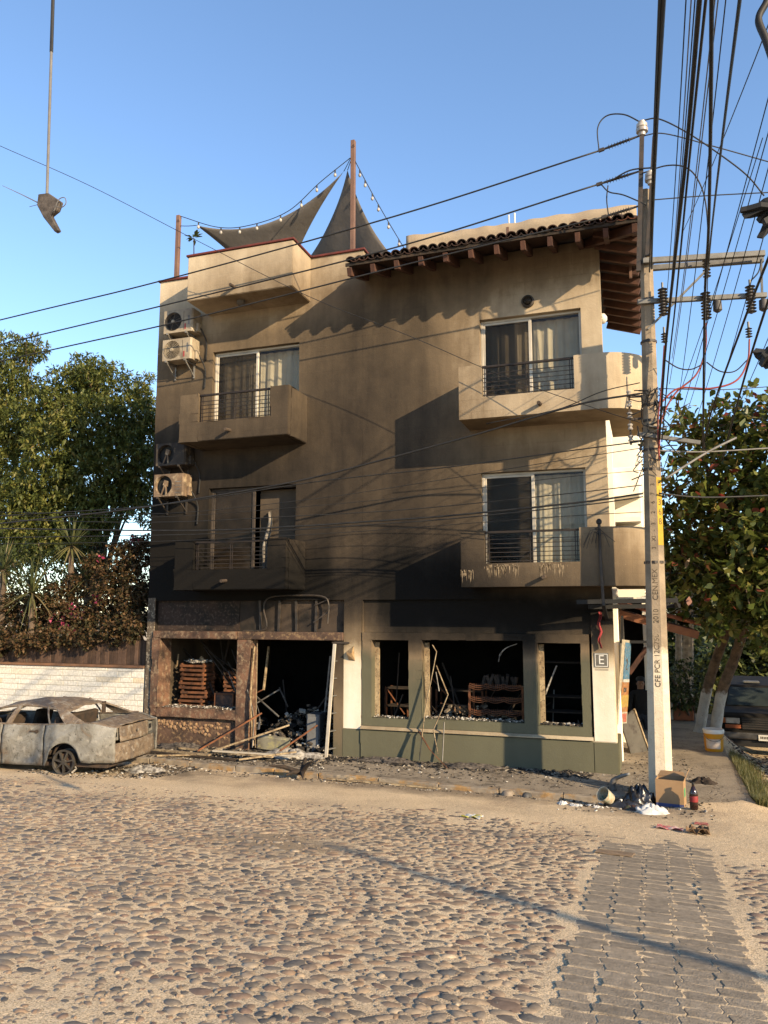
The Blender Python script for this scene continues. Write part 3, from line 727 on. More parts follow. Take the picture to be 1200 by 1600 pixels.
# lime runs washed down the lower right balcony
r = random.Random(4); q = MB()
for i in range(120):
    x = r.choice((-2.86, -2.5, -2.3, -2.2, -2.05, -1.6, -1.45, -1.3))+r.gauss(0, .07); L = r.uniform(0.03, 0.26)**1.15; w = r.uniform(0.002, 0.013); zt = 3.40-abs(r.gauss(0, .03))-(.08 if x < -2.6 else 0)
    q.add([(x-w, 12.6465, zt), (x+w, 12.6465, zt), (x+w*.6, 12.6465, zt-L*.7), (x+r.uniform(-.3, .3)*w, 12.6465, zt-L), (x-w*.6, 12.6465, zt-L*.6)], [(0,1,2,3,4)])
q.build('lime_runs', M('lime', (0.40, 0.305, 0.19), (0.15, 0.11, 0.07), 16), br2)['kind'] = 'stuff'

# sliding balcony doors
MAT['curtain'] = M('curtain', (0.66, 0.60, 0.48), (0.56, 0.50, 0.39), 2.5, 0.95, bmp=0)
MAT['curtain_grey'] = M('curtain_grey', (0.56, 0.52, 0.45), (0.46, 0.43, 0.37), 2.5, 0.95, bmp=0)
MAT['curtain_burnt'] = M('curtain_burnt', (0.30, 0.275, 0.235), (0.10, 0.082, 0.065), 5, 0.95, bmp=0)
MAT['frame_dark'] = M('frame_dark', (0.075, 0.058, 0.045), (0.035, 0.028, 0.023), 5, 0.7)
MAT['screen'] = glass_mat('insect_screen', (0.55, 0.53, 0.50), refl=0.02, rough=0.4, opac=0.10)
def curtain(parent, x0, x1, z0, z1, y, mat, seed, amp=0.035, name='curtain'):
    r = random.Random(seed); n = 60; ph = [r.uniform(0, 6) for _ in range(3)]; rows = []
    for j in range(7):
        t = j/6; row = []
        for i in range(n+1):
            u = i/n; a = amp*(0.5+0.7*t)
            row.append((x0+(x1-x0)*u, y+a*math.sin(u*(x1-x0)*24+ph[0]+1.6*math.sin(u*5+ph[1])+.5*math.sin(t*3+ph[2]))+0.3*a*math.sin(u*(x1-x0)*71+ph[2]+t), z1-(z1-z0)*t))
        rows.append(row)
    q = MB(); q.grid(rows); q.build(name, mat, parent, smooth='all')
def sliding_door(key, fm, left, right, c_left, c_right):
    x0, x1, z0, z1 = WIN[key]; xm = (x0+x1)/2; y = YF+0.10; t = 0.045
    q = MB()
    q.box(x0+.002, x0+t, y, y+0.09, z0, z1-.002); q.box(x1-t, x1-.002, y, y+0.09, z0, z1-.002); q.box(x0+t, x1-t, y, y+0.09, z1-t, z1-.002); q.box(x0+t, x1-t, y, y+0.09, z0, z0+t)
    q.box(xm-0.03, xm+0.025, y+0.006, y+0.05, z0+t, z1-t)
    q.box(x0+t+.002, x0+t+0.035, y+0.012, y+0.045, z0+t, z1-t); q.box(x0+t+0.036, xm-0.031, y+0.012, y+0.045, z1-t-0.04, z1-t-.002)
    w = q.build('window', fm, house, bevel=0.003)
    for a, b, gm in ((x0+t+0.036, xm-0.031, left), (xm+0.026, x1-t, right)):
        if gm is None: continue
        p = MB(); p.box(a, b, y+0.028, y+0.034, z0+t+.002, z1-t-.042 if gm is left else z1-t-.002); p.build('pane', gm, w)
    if c_left: curtain(w, x0+0.06, xm+0.0, z0+0.03, z1-0.05, y+0.22, c_left, len(key)+ord(key[0])+ord(key[1]))
    if c_right: curtain(w, xm-0.02, x1-0.05, z0+0.03, z1-0.05, y+0.20, c_right, 5+ord(key[0])*2+ord(key[1]))
    return w
sliding_door('3L', MAT['alu'], MAT['screen'], MAT['glass'], MAT['curtain_grey'], MAT['curtain'])
sliding_door('3R', MAT['alu'], MAT['screen'], MAT['glass'], MAT['curtain_grey'], MAT['curtain'])
sliding_door('2R', MAT['alu'], MAT['screen'], MAT['glass'], None, MAT['curtain'])
w2 = sliding_door('2L', MAT['frame_dark'], MAT['glass_sooty'], None, None, None)
q = MB(); q.box(-7.36, -6.49, YF+0.30, YF+0.32, 3.2, 5.06); q.build('blind', M('scorched', (0.10, 0.075, 0.052), (0.055, 0.042, 0.030), 1.5, 0.9), w2)
rows = []
for j in range(15):                                    # one curtain left, burnt to a twisted strip
    t = j/14; z = 4.62-1.3*t; w = 0.012+0.10*math.sin(min(1, t*1.25)*2.2)*(1-0.25*t); c = -7.10-0.08*t+0.025*math.sin(t*9)
    rows.append([(c+w*(u-0.5)*2, YF+0.20+0.05*math.sin(u*9+t*4), z-0.03*math.sin(u*4)) for u in [k/8 for k in range(9)]])
q = MB(); q.grid(rows); q.build('torn_curtain', MAT['curtain_burnt'], w2, smooth='all')

# tiled eaves on the corner
SL = 0.32; EY, EX, EZ = 12.55, 0.12, 8.95
roof = MB()
roof.add([(-5.0, EY, EZ), (EX, EY, EZ), (EX-1.45, EY+1.45, EZ+SL*1.45), (-5.0, EY+1.45, EZ+SL*1.45)], [(0,1,2,3)])
roof.add([(EX, EY, EZ), (EX, 17.6, EZ), (EX-1.45, 17.6, EZ+SL*1.45), (EX-1.45, EY+1.45, EZ+SL*1.45)], [(0,1,2,3)])
roof = roof.build('roof', M('roof_boards', (0.075, 0.038, 0.026), (0.045, 0.026, 0.02), 6, 0.85), house, solid=0.03)
def tile_mesh(cover):
    n = 8; q = MB(); L = 0.40
    rows = []
    for t, rr in ((0, 0.092), (1, 0.078)):
        ro = []
        for i in range(n+1):
            a = math.pi*i/n
            z = rr*math.sin(a)*0.85 if cover else -rr*math.sin(a)*0.6+0.05
            ro.append((rr*math.cos(a), L*t, z+0.012*(1-t)))
        rows.append(ro)
    q.grid(rows); return q.mesh('tile', MAT['tile'], solid=0.014, smooth=True)
tc, tp = tile_mesh(True), tile_mesh(False)
r = random.Random(8); ang = math.atan(SL)
for row in range(4):
    for i in range(30):
        x = -4.92+i*0.174; d = -0.05+row*0.33; y = EY+d
        if x > EX-d-0.12: continue
        z = EZ+SL*d+0.045
        for me_, dx, dz in ((tc, 0, 0.03), (tp, 0.087, 0.0)):
            if me_ is tp and row > 1: continue
            o = link('tile', me_, None, roof, Vector((x+dx, y+r.uniform(-.012, .012), z+dz))-world_loc(roof), (ang+r.uniform(-.03, .03), r.uniform(-.03, .03), r.uniform(-.035, .035)))
for row in range(3):
    for i in range(28):
        y = EY+0.14+i*0.174; d = -0.05+row*0.33
        if y < EY+d+0.1: continue
        o = link('tile', tc, None, roof, Vector((EX-d, y, EZ+SL*d+0.07))-world_loc(roof), Euler((ang+r.uniform(-.03, .03), r.uniform(-.03, .03), R(90)), 'XYZ'))
for k in range(12):
    x = -4.96+0.455*k
    q = MB(); y1 = min(YF+.05, 12.6+0.95); q.bar((x, 12.545, EZ-0.112), (x, y1, EZ-0.112+SL*(y1-EY)), 0.085, 0.155); q.build('rafter', MAT['rafter'], roof, bevel=0.004)
for k in range(11):
    y = 12.98+0.455*k; q = MB(); q.bar((EX-0.02, y, EZ-0.105+SL*.02), (-0.62, y, EZ-0.105+SL*0.74), 0.078, 0.13); q.build('rafter', MAT['rafter'], roof, bevel=0.004)
q = MB(); q.bar((EX-0.03, EY+0.03, EZ-0.10), (-0.80, EY+0.95, EZ+0.2), 0.10, 0.15); q.build('hip_rafter', MAT['rafter'], roof)
q = MB(); q.box(-5.03, EX+0.012, EY-0.025, EY-0.002, EZ-0.012, EZ+0.05); q.box(EX-.011, EX+0.012, EY-0.0015, 17.6, EZ-0.012, EZ+0.05); q.build('fascia_board', MAT['char_wood'], roof)
q = MB(); cellwall(q, -4.99, -1.3, 9.0, 9.36, 13.95, 14.05); sooted(q, 'roof_upstand', MAT['stucco'])

# ------------------------------------------------------------------ things fixed to the building
def square_hole(mb, x0, x1, z0, z1, y, cx, cz, rad, n=32):
    """front plate with a round hole"""
    cs = [(cx+rad*math.cos(2*math.pi*i/n), y, cz+rad*math.sin(2*math.pi*i/n)) for i in range(n)]; sq = []
    for i in range(n):
        a = 2*math.pi*i/n; c, s_ = math.cos(a), math.sin(a)
        k = min(((x1-cx) if c > 0 else (x0-cx))/c if abs(c) > 1e-6 else 9, ((z1-cz) if s_ > 0 else (z0-cz))/s_ if abs(s_) > 1e-6 else 9)
        sq.append((cx+c*k, y, cz+s_*k))
    mb.add(cs+sq, [(i, (i+1) % n, n+(i+1) % n, n+i) for i in range(n)])
    for corner in ((x0, z0), (x1, z0), (x1, z1), (x0, z1)):
        d = sorted(range(n), key=lambda i: (sq[i][0]-corner[0])**2+(sq[i][2]-corner[1])**2)[:2]
        mb.add([sq[d[0]], sq[d[1]], (corner[0], y, corner[1])], [(0,1,2)])
MAT['ac_white'] = M('ac_white', (0.40, 0.335, 0.24), (0.28, 0.23, 0.165), 4, 0.6, bmp=0.1, c3=(0.22, 0.18, 0.13), s3=5)
MAT['ac_dim'] = M('ac_dim', (0.30, 0.26, 0.20), (0.20, 0.17, 0.13), 4, 0.6, bmp=0.1)
MAT['ac_burnt'] = M('ac_burnt', (0.22, 0.15, 0.095), (0.10, 0.072, 0.05), 5, 0.85, bmp=0.4, c3=(0.40, 0.31, 0.20), s3=7)
MAT['ac_black'] = M('ac_black', (0.055, 0.045, 0.037), (0.025, 0.021, 0.019), 5, 0.85, bmp=0.4, c3=(0.16, 0.12, 0.08), s3=6)
MAT['red_mark'] = M('red_mark', (0.32, 0.05, 0.05), None, 4, 0.7, bmp=0)
def ac_unit(x0, z0, h, label, mat, burnt):
    w, y0, y1 = 0.69, 13.13, 13.43
    t = thing('air_conditioner', label, 'air conditioner', (x0+w/2, (y0+y1)/2, z0), 0, 'outdoor air-conditioner units stacked up the corner')
    x1 = x0+w; z1 = z0+h; cx = x0+0.225; cz = z0+h*0.5; rad = min(0.20, h*0.44)
    q = MB(); square_hole(q, x0, x0+0.45, z0, z1, y0, cx, cz, rad); q.add([(x0+.45, y0, z0), (x1-.03, y0, z0), (x1-.03, y0, z1), (x0+.45, y0, z1)], [(0,1,2,3)])
    q.add([(x1-.03, y0, z0), (x1, y0+.03, z0), (x1, y0+.03, z1), (x1-.03, y0, z1)], [(0,1,2,3)]); q.add([(x1, y0+.03, z0), (x1, y1, z0), (x1, y1, z1), (x1, y0+.03, z1)], [(0,1,2,3)])
    q.add([(x0, y0, z0), (x0, y0, z1), (x0, y1, z1), (x0, y1, z0)], [(0,1,2,3)])
    for z in (z0, z1): q.add([(x0, y0, z), (x1-.03, y0, z), (x1, y0+.03, z), (x1, y1, z), (x0, y1, z)], [(0,1,2,3,4)])
    q.lathe([(rad, 0), (rad*0.97, 0.07)], (cx, y0, cz), 32, (0, 1, 0), cap=False)
    q.build('casing', mat, t, recalc=True, smooth=True)
    q = MB(); q.lathe([(rad*0.99, 0.10), (rad*0.99, 0.11)], (cx, y0, cz), 24, (0, 1, 0)); q.build('fan_well', MAT['black'], t)
    if not burnt:
        for k in range(1, 8):
            rr = rad*k/7.3; q = MB(); q.tube([(cx+rr*math.cos(a*math.pi/18), y0-0.006, cz+rr*math.sin(a*math.pi/18)) for a in range(37)], 0.0048, 5, False); q.build('grille_ring', MAT['dark_steel'] if z0 > 8.2 else mat, t)
        q = MB(); q.lathe([(0.001, -0.022), (0.036, -0.02), (0.04, -0.004)], (cx, y0, cz), 16, (0, 1, 0)); q.build('grille_hub', mat, t)
        q = MB()
        for k in range(6): q.bar((cx, y0-0.002, cz), (cx+rad*math.cos(k*1.047+.3), y0-0.002, cz+rad*math.sin(k*1.047+.3)), 0.004)
        q.build('grille_spoke', mat, t)
        q = MB(); q.box(x0+0.475, x0+0.482, y0-.003, y0+.002, z0+.04, z1-.04); q.build('casing_seam', MAT['dark_steel'], t)
        q = MB(); q.box(x0+.50, x0+.535, y0-.003, y0+.002, z0+.05, z0+.17); q.build('maker_mark', MAT['red_mark'], t)
        q = MB(); q.box(x0+.58, x0+.62, y0-.003, y0+.002, z0+.14, z0+.34); q.build('rating_label', MAT['grey_metal'], t)
    else:
        q = MB(); q.bar((cx+.02, y0+.04, cz+.05), (cx-.07, y0+.03, cz-rad+.01), 0.022); q.bar((cx+.02, y0+.04, cz+.05), (cx+.05, y0+.03, cz-rad+.01), 0.022); q.obox((cx+.02, y0+.06, cz+.05), .09, .06, .11, (0, .3, 0)); q.build('fan_motor', MAT['ac_burnt'], t)
        for k in range(4):
            q = MB(); zz = z0+.06+.075*k; q.box(x0+.50, x1-.06, y0-.004, y0+.002, zz, zz+.012); q.build('louvre', MAT['grey_metal'] if z0 < 5.5 else MAT['ac_black'], t)
    q = MB(); q.box(x1+.002, x1+.06, y0+.12, y0+.24, z0+.02, z0+.2); q.build('valve_cover', mat, t, bevel=.008)
    for x in (x0+.1, x1-.14):
        q = MB(); q.bar((x, y0-.03, z0-.022), (x, YF+.01, z0-.022), .035, .04); q.bar((x, YF-.02, z0-.32), (x, YF-.02, z0-.02), .03, .03); q.bar((x, y0+.02, z0-.04), (x, YF-.02, z0-.28), .02, .025); q.build('bracket', MAT['dark_steel'] if burnt else MAT['grey_metal'], t)
    q = MB(); q.tube(bez([(x1+.03, y0+.2, z0+.15), (x1+.10, y0+.25, z0+.02), (x1+.14, YF-.03, z0-.2), (x1+.13, YF-.03, z0-.55)], 6), 0.016); q.build('pipe', MAT['cable'], t)
ac_unit(-9.35, 8.375, 0.49, 'topmost air-conditioner unit, white with dark round grille, tucked under the roof bay', MAT['ac_white'], False)
ac_unit(-9.36, 7.785, 0.45, 'cream air-conditioner unit with pale ringed grille, second from the top on the corner', MAT['ac_white'], False)
ac_unit(-9.42, 5.575, 0.46, 'blackened air-conditioner shell in shadow, third down the corner, its fan gone', MAT['ac_black'], True)
ac_unit(-9.44, 4.935, 0.46, 'scorched brown air-conditioner shell, lowest on the corner, its fan hole open', MAT['ac_burnt'], True)

t = thing('wall_lamp', 'round dark bulkhead lamp on the wall above the top balcony door by the eaves', 'lamp', (-1.84, YF, 8.21))
q = MB(); q.lathe([(0.115, 0), (0.115, -0.05), (0.085, -0.075), (0.08, -0.06)], (-1.84, YF, 8.21), 20, (0, 1, 0)); q.build('lamp_body', MAT['dark_steel'], t, smooth=True)
q = MB(); q.lathe([(0.079, -0.062), (0.06, -0.085), (0.002, -0.095)], (-1.84, YF, 8.21), 16, (0, 1, 0)); q.build('lamp_glass', MAT['glass_sooty'], t, smooth='all')
t = thing('wall_lamp', 'pale globe lamp on the side wall just round the corner under the eaves', 'lamp', (-0.60, 14.35, 8.05))
q = MB(); q.lathe([(0.002, -.10), (.05, -.085), (.085, -.03), (.085, .03), (.05, .085), (.002, .10)], (-0.585, 14.35, 8.05), 16); q.build('lamp_globe', MAT['white_plastic'], t, smooth='all')
q = MB(); q.lathe([(0.09, 0), (0.09, 0.05)], (-0.635, 14.35, 8.05), 12, (1, 0, 0)); q.build('lamp_base', MAT['dark_steel'], t)
t = thing('ceiling_lamp', 'small round lamp on the underside of the roof bay', 'lamp', (-7.45, 12.98, 8.72))
q = MB(); q.lathe([(.09, .06), (.09, .0), (.05, -.04), (.005, -.05)], (-7.45, 12.98, 8.73), 16); q.build('lamp_body', M('lampd', (.12, .10, .08), None), t, smooth=True)
t = thing('wall_sconce', 'small broken cardboard-brown sconce on the pale pilaster beside the ladder', 'sconce', (-5.25, YF-0.02, 1.75))
q = MB(); q.add([(-5.34, YF-.02, 1.88), (-5.20, YF-.02, 1.99), (-5.17, YF-.02, 1.72), (-5.29, YF-.02, 1.73), (-5.29, YF-.13, 1.85), (-5.20, YF-.11, 1.86)], [(0,4,5,1), (4,3,2,5), (0,3,4), (1,5,2)])
q.build('sconce_shell', M('sconce', (.42, .29, .15), (.24, .15, .08), 9), t, solid=0.006)

# stencilled parking plate on the corner pilaster
t = thing('parking_sign', 'square grey plate with a white letter E on the corner pilaster', 'sign', (-0.775, YF-0.013, 1.70))
q = MB(); q.box(-0.892, -0.658, YF-0.020, YF-0.0125, 1.70, 1.94); q.build('plate', M('sign_grey', (.11, .105, .095), (.15, .14, .12), 8), t)
q = MB(); c0, c1, d0, d1 = -.878, -.672, 1.714, 1.926
for b_ in ((c0, c1, d0, d0+.012), (c0, c1, d1-.012, d1), (c0, c0+.012, d0+.012, d1-.012), (c1-.012, c1, d0+.012, d1-.012)): q.box(b_[0], b_[1], YF-.023, YF-.0195, b_[2], b_[3])
q.build('border', MAT['white_plastic'], t)
text('lettering', 'E', MAT['white_plastic'], 0.215, t, Matrix.Translation((-0.777, YF-0.022, 1.822)) @ Euler((R(90), 0, 0)).to_matrix().to_4x4() @ Matrix.Diagonal((0.95, 1, 1, 1)))
q = MB()
for k in range(2): q.box(-.885, -.665, YF-.0155, YF-.0125, 1.672-.018*k, 1.680-.018*k)
q.build('small_print', M('sign_grey2', (.20, .18, .15), None), t)
# torn red cloth hanging by the corner
rows = [[(-0.80+0.05*u+0.02*math.sin(k*1.3), YF-0.06-0.03*math.sin(u*6+k), 2.62-0.055*k) for u in [i/4*(1-0.03*k) for i in range(5)]] for k in range(12)]
q = MB(); q.grid(rows); one('red_cloth', q, M('red_cloth', (.30, .035, .04), (.16, .03, .03), 6), 'torn strip of red cloth hanging above the E plate', 'cloth', solid=0.004, smooth='all')

# service mast on the lower corner balcony
t = thing('conduit', 'grey conduit with loose wires standing up the lower corner balcony front', 'conduit', (-0.68, 12.60, 2.9))
q = MB(); q.tube([(-0.66, 12.60, 2.72), (-0.68, 12.605, 3.3), (-0.685, 12.60, 4.02)], 0.024, 8); q.build('pipe', MAT['dark_steel'], t, smooth=True)
q = MB(); q.lathe([(.02, 0), (.045, .02), (.045, .06), (.02, .09)], (-0.685, 12.60, 4.0), 10); q.build('cap', MAT['cable'], t)
r = random.Random(9); q = MB()
for k in range(9):
    a = r.uniform(0, 6.28); L = r.uniform(.12, .35); q.tube(bez([(-.685, 12.57, 3.95-.02*k), (-.685+L*.5*math.cos(a), 12.5, 3.9-.1*r.random()), (-.685+L*math.cos(a), 12.56, 3.72-.12*r.random())], 5), 0.005, 4)
q.build('loose_wire', MAT['cable'], t)

# ------------------------------------------------------------------ roof terrace: posts, sails, lights, screen
def post(p_top, zb, label):
    x, y, z = p_top; t = thing('steel_post', label, 'post', (x, y, zb), 0)
    q = MB(); q.box(x-.045, x+.045, y-.045, y+.045, zb, z); q.build('shaft', MAT['post_steel'], t, bevel=.006)
    q = MB(); q.tube([(x+.03, y-.05, z-.12), (x+.03, y-.08, z-.14), (x+.05, y-.05, z-.17)], .008, 5); q.build('hook', MAT['dark_steel'], t)
PL = (-9.614, 13.900, 11.443); PM = (-5.461, 14.000, 12.438)
post(PL, 9.757, 'short brown steel post at the left corner of the roof terrace')
post(PM, 8.72, 'tall brown steel post between the two shade sails')
MAT['sail'] = M('sail', (0.150, 0.136, 0.124), (0.118, 0.107, 0.098), 2.2, 0.95, bmp=0.35, bscale=5, bdist=0.03)
def sail(A, B, C, label, sagd=0.25, pinch=(.1, .1, .1), n=22):
    A, B, C = Vector(A), Vector(B), Vector(C); G = (A+B+C)/3; q = MB(); idx = {}; vs = []
    nrm = (B-A).cross(C-A).normalized()
    if nrm.z < 0: nrm = -nrm
    for i in range(n+1):
        for j in range(n+1-i):
            a, b, c = i/n, j/n, 1-i/n-j/n
            p = A*a+B*b+C*c
            for (u, v, w, E1, E2, O, pk) in ((a, b, c, A, B, C, pinch[0]), (b, c, a, B, C, A, pinch[1]), (c, a, b, C, A, B, pinch[2])):
                M_ = (E1+E2)/2; p += (O-M_).normalized()*(pk*4*u*v*(E1-E2).length*(1-w)**2)
            p += -nrm*(sagd*27*a*b*c) + nrm*0.02*math.sin(9*a+14*b)*(1-abs(a-b))
            idx[i, j] = len(vs); vs.append(p)
    fs = []
    for i in range(n):
        for j in range(n-i):
            fs.append((idx[i, j], idx[i+1, j], idx[i, j+1]))
            if i+j < n-1: fs.append((idx[i+1, j], idx[i+1, j+1], idx[i, j+1]))
    t = thing('shade_sail', label, 'shade sail', tuple(G), 0, 'shade sails over the roof terrace')
    q.add(vs, fs); q.build('cloth', MAT['sail'], t, solid=0.004, smooth='all')
    return t
S1 = [(-9.213, 14.000, 11.196), (-5.714, 14.100, 11.854), (-7.874, 15.600, 9.883)]
S2 = [(-5.627, 14.100, 11.866), (-7.311, 15.300, 10.397), (-4.567, 14.900, 9.756)]
s1 = sail(*S1, 'grey shade sail sweeping up to the tall post from the left', 0.06, (.135, .05, .02))
s2 = sail(*S2, 'grey shade sail hanging steeply like a tent behind the tall post', 0.03, (.07, .02, .07))
for s_, pts in ((s1, (S1[0], (PL[0]+.05, PL[1], PL[2]-.25))), (s1, (S1[1], (PM[0]-.02, PM[1], PM[2]-.3))), (s2, (S2[0], (PM[0]-.02, PM[1], PM[2]-.32)))):
    q = MB(); q.tube(sag(*pts, .01, 4), .008, 5); q.build('rope', MAT['cable'], s_)
def bulbs(pts, label, n):
    t = thing('string_lights', label, 'string lights', tuple(pts[0]), 0, 'festoon lights on the roof terrace')
    path = bez(pts, 10); q = MB(); q.tube(path, .009, 5); q.build('wire', MAT['cable'], t)
    for k in range(1, n+1):
        p = path[int(len(path)*k/(n+1))]
        q = MB(); q.tube([p, p-Vector((0, 0, .07))], .016, 6); q.build('lamp_socket', MAT['cable'], t)
        q = MB(); q.lathe([(.012, 0), (.034, -.04), (.026, -.075), (.004, -.09)], tuple(p-Vector((0, 0, .068))), 8); q.build('bulb', MAT['porcelain'], t, smooth='all')
bulbs([PL, (-8.639, 13.950, 11.029), (-7.844, 13.950, 10.938), (-6.952, 14.000, 11.130), (-6.213, 14.000, 11.648), (-5.531, 14.000, 12.063)], 'string of bulbs sagging from the short post to the tall post', 8)
bulbs([(-5.430, 14.000, 11.999), (-5.202, 14.200, 11.495), (-4.949, 14.500, 10.963), (-4.509, 14.900, 10.120)], 'string of bulbs dropping from the tall post behind the tiled eaves', 6)
# fabric wind screen behind the eaves
pts = [(-4.36, 10.22), (-3.6, 10.20), (-2.9, 10.18), (-2.33, 10.17), (-1.6, 10.15), (-0.8, 10.14), (0.10, 10.12)]
rows = []
for j in range(7):
    t_ = j/6; row = []
    for k in range(61):
        u = k/60*(len(pts)-1); i = min(int(u), len(pts)-2); f = u-i; x = pts[i][0]*(1-f)+pts[i+1][0]*f; zt = pts[i][1]*(1-f)+pts[i+1][1]*f + .012*math.sin(k*.9)
        row.append((x, 14.2+0.018*math.sin(x*5+t_*2)+0.03*math.sin(x*1.7), zt-(zt-9.30)*t_))
    rows.append(row)
t = thing('wind_screen', 'long tan fabric screen standing on the roof behind the tiled eaves', 'screen', (-2.1, 14.2, 9.3))
q = MB(); q.grid(rows); q.build('cloth', M('screen_cloth', (0.40, 0.315, 0.215), (0.33, 0.255, 0.175), 1.6, 0.95, bmp=0.3, bscale=7, bdist=.03), t, solid=0.006, smooth='all')
for x in (-4.35, -2.3, -0.05):
    q = MB(); q.bar((x, 14.26, 8.73), (x, 14.26, 10.1), .05); q.build('post', MAT['post_steel'], t)
for k, (u, v) in enumerate(((795, 336), (804, 333))):
    q = MB(); p = ((-2.297, 14.400, 10.432), (-2.182, 14.400, 10.452))[k]; q.tube([(p[0], 14.4, 8.73), p], .018, 8)
    one('vent_pipe', q, MAT['white_plastic'], ('left', 'right')[k]+' one of the two thin white vent pipes poking above the roof screen', 'pipe', 'vent pipes')
# small plant on the terrace
LEAF_G = leaf_mat('leaf_terrace', [(0, (.05, .075, .02)), (1, (.10, .13, .04))])
t = thing('potted_plant', 'small leafy plant peeping over the red parapet cap beside the short post', 'plant', (-9.05, 13.85, 9.4))
q = MB(); pl = Vector((-9.170, 13.850, 10.814)); q.tube(bez([(pl.x, 13.85, 8.75), (pl.x+.03, 13.85, 9.8), pl], 6), .012, 5); q.build('stem', MAT['char_wood'], t)
r = random.Random(2); q = MB()
for k in range(16):
    a = r.uniform(0, 6.28); e = r.uniform(-.3, .9); d = Vector((math.cos(a)*math.cos(e), math.sin(a)*math.cos(e), math.sin(e))); s_ = d.cross(Vector((0, 0, 1))).normalized(); p = pl+d*.03; L = r.uniform(.14, .26)
    q.add([p, p+d*L*.5+s_*.035, p+d*L-Vector((0, 0, .04)), p+d*L*.5-s_*.035], [(0,1,2,3)])
o = q.build('leaves', LEAF_G, t); set_rnd(o.data, [r.random() for _ in o.data.polygons])
q = MB(); q.lathe([(.09, 0), (.13, .24), (.12, .24)], (pl.x, 13.85, 8.73), 14); q.build('pot', MAT['clay'], t)

# ------------------------------------------------------------------ burnt-out shop interiors
q = MB(); q.box(-5.62, -5.5, 13.75, 18.5, -0.02, 2.8); q.build('partition_wall', MAT['black_soot'], house)
MAT['crate'] = M('crate', (0.19, 0.075, 0.032), (0.085, 0.038, 0.020), 6, 0.85, c3=(.03, .02, .015), s3=9)
def crate(x, y, z, rz, label, blk):
    t = thing('wooden_crate', label, 'crate', (x, y, z), rz, 'wooden crates stacked inside the brown-framed window')
    w, d, h = .58, .42, .175; m = MAT['crate'] if not blk else MAT['rust_wood']
    for s_ in (-1, 1):
        for k in range(2):
            q = MB(); q.box(-w/2, w/2, s_*d/2-.008, s_*d/2+.008, (.012+.085*k), (.058+.085*k)); q.build('slat', m, t, local=True)
            q = MB(); q.box(s_*w/2-.008, s_*w/2+.008, -d/2+.009, d/2-.009, (.012+.085*k), (.058+.085*k)); q.build('slat', m, t, local=True)
    for sx in (-1, 1):
        for sy in (-1, 1):
            q = MB(); q.box(sx*(w/2-.03)-.018, sx*(w/2-.03)+.018, sy*(d/2-.03)-.018, sy*(d/2-.03)+.018, 0, .172); q.build('corner_post', m, t, local=True)
    q = MB(); q.box(-w/2+.01, w/2-.01, -d/2+.01, d/2-.01, 0, .012); q.build('bottom', m, t, local=True)
ORD = ['first', 'second', 'third', 'fourth', 'fifth', 'sixth', 'seventh', 'eighth', 'ninth']
r = random.Random(12)
for k in range(9):
    z = -0.02+k*0.176
    crate(-8.93+r.uniform(-.04, .04), 14.18+r.uniform(-.03, .03), z, r.uniform(-.12, .12), ORD[k]+' slatted crate from the floor in the stack inside the brown-framed window' if k < 8 else 'topmost slatted crate of the stack, heaped with pale ash', k > 5)
q = MB()
for k in range(60):
    s_ = r.uniform(.012, .04); vs, fs = SHAPES[k % 10]; c = (-8.93+r.gauss(0, .14), 14.18+r.gauss(0, .1), 1.575+r.random()*.05); q.add([(c[0]+p[0]*s_, c[1]+p[1]*s_, c[2]+p[2]*s_*.7) for p in vs], fs)
one('ash_heap', q, MAT['ash'], 'pale ash heaped on the topmost crate', 'ash', kind='stuff')
for k in range(8):
    z = -0.02+k*.176; crate(-8.28+r.uniform(-.03, .03), 14.75, z, .25, ORD[k]+' dark crate from the floor in the rear stack beside the rusty box', True)
t = thing('metal_box', 'rusty square metal box just inside the brown-framed window', 'box', (-8.12, 13.98, .60))
q = MB(); q.box(-8.33, -7.90, 13.86, 14.15, .60, 1.00); q.build('body', M('rusty_box', (.095, .055, .04), (.05, .032, .026), 6, .8, c3=(.22, .10, .05), s3=8), t, bevel=.008)
q = MB(); q.bar((-8.33, 13.855, .985), (-7.90, 13.855, .985), .03); q.bar((-8.32, 13.855, .61), (-8.32, 13.855, .99), .025); q.bar((-7.91, 13.855, .61), (-7.91, 13.855, .99), .025); q.build('rim', MAT['rust_wood'], t)
t = thing('counter', 'charred low counter behind the brown-framed window carrying the rusty box', 'counter', (-8.2, 14.0, 0))
q = MB(); q.box(-8.55, -7.65, 13.86, 14.35, .55, .598); q.build('counter_top', MAT['char_wood'], t)
for x in (-8.5, -7.7): q = MB(); q.box(x-.03, x+.03, 13.9, 14.3, -.02, .548); q.build('leg', MAT['char_wood'], t)
def bars(name, label, cat, p0, p1, w, h, mat, group=None, mid=None):
    q = MB()
    if mid is None: q.bar(p0, p1, w, h)
    else:
        P = [Vector(p0)]+[Vector(m) for m in mid]+[Vector(p1)]
        for a, b_ in zip(P, P[1:]): q.bar(a, b_, w, h)
    return one(name, q, mat, label, cat, group, base=tuple(min((Vector(p0), Vector(p1)), key=lambda v: v.z)))
GL = 'fallen ceiling laths inside the brown-framed window'
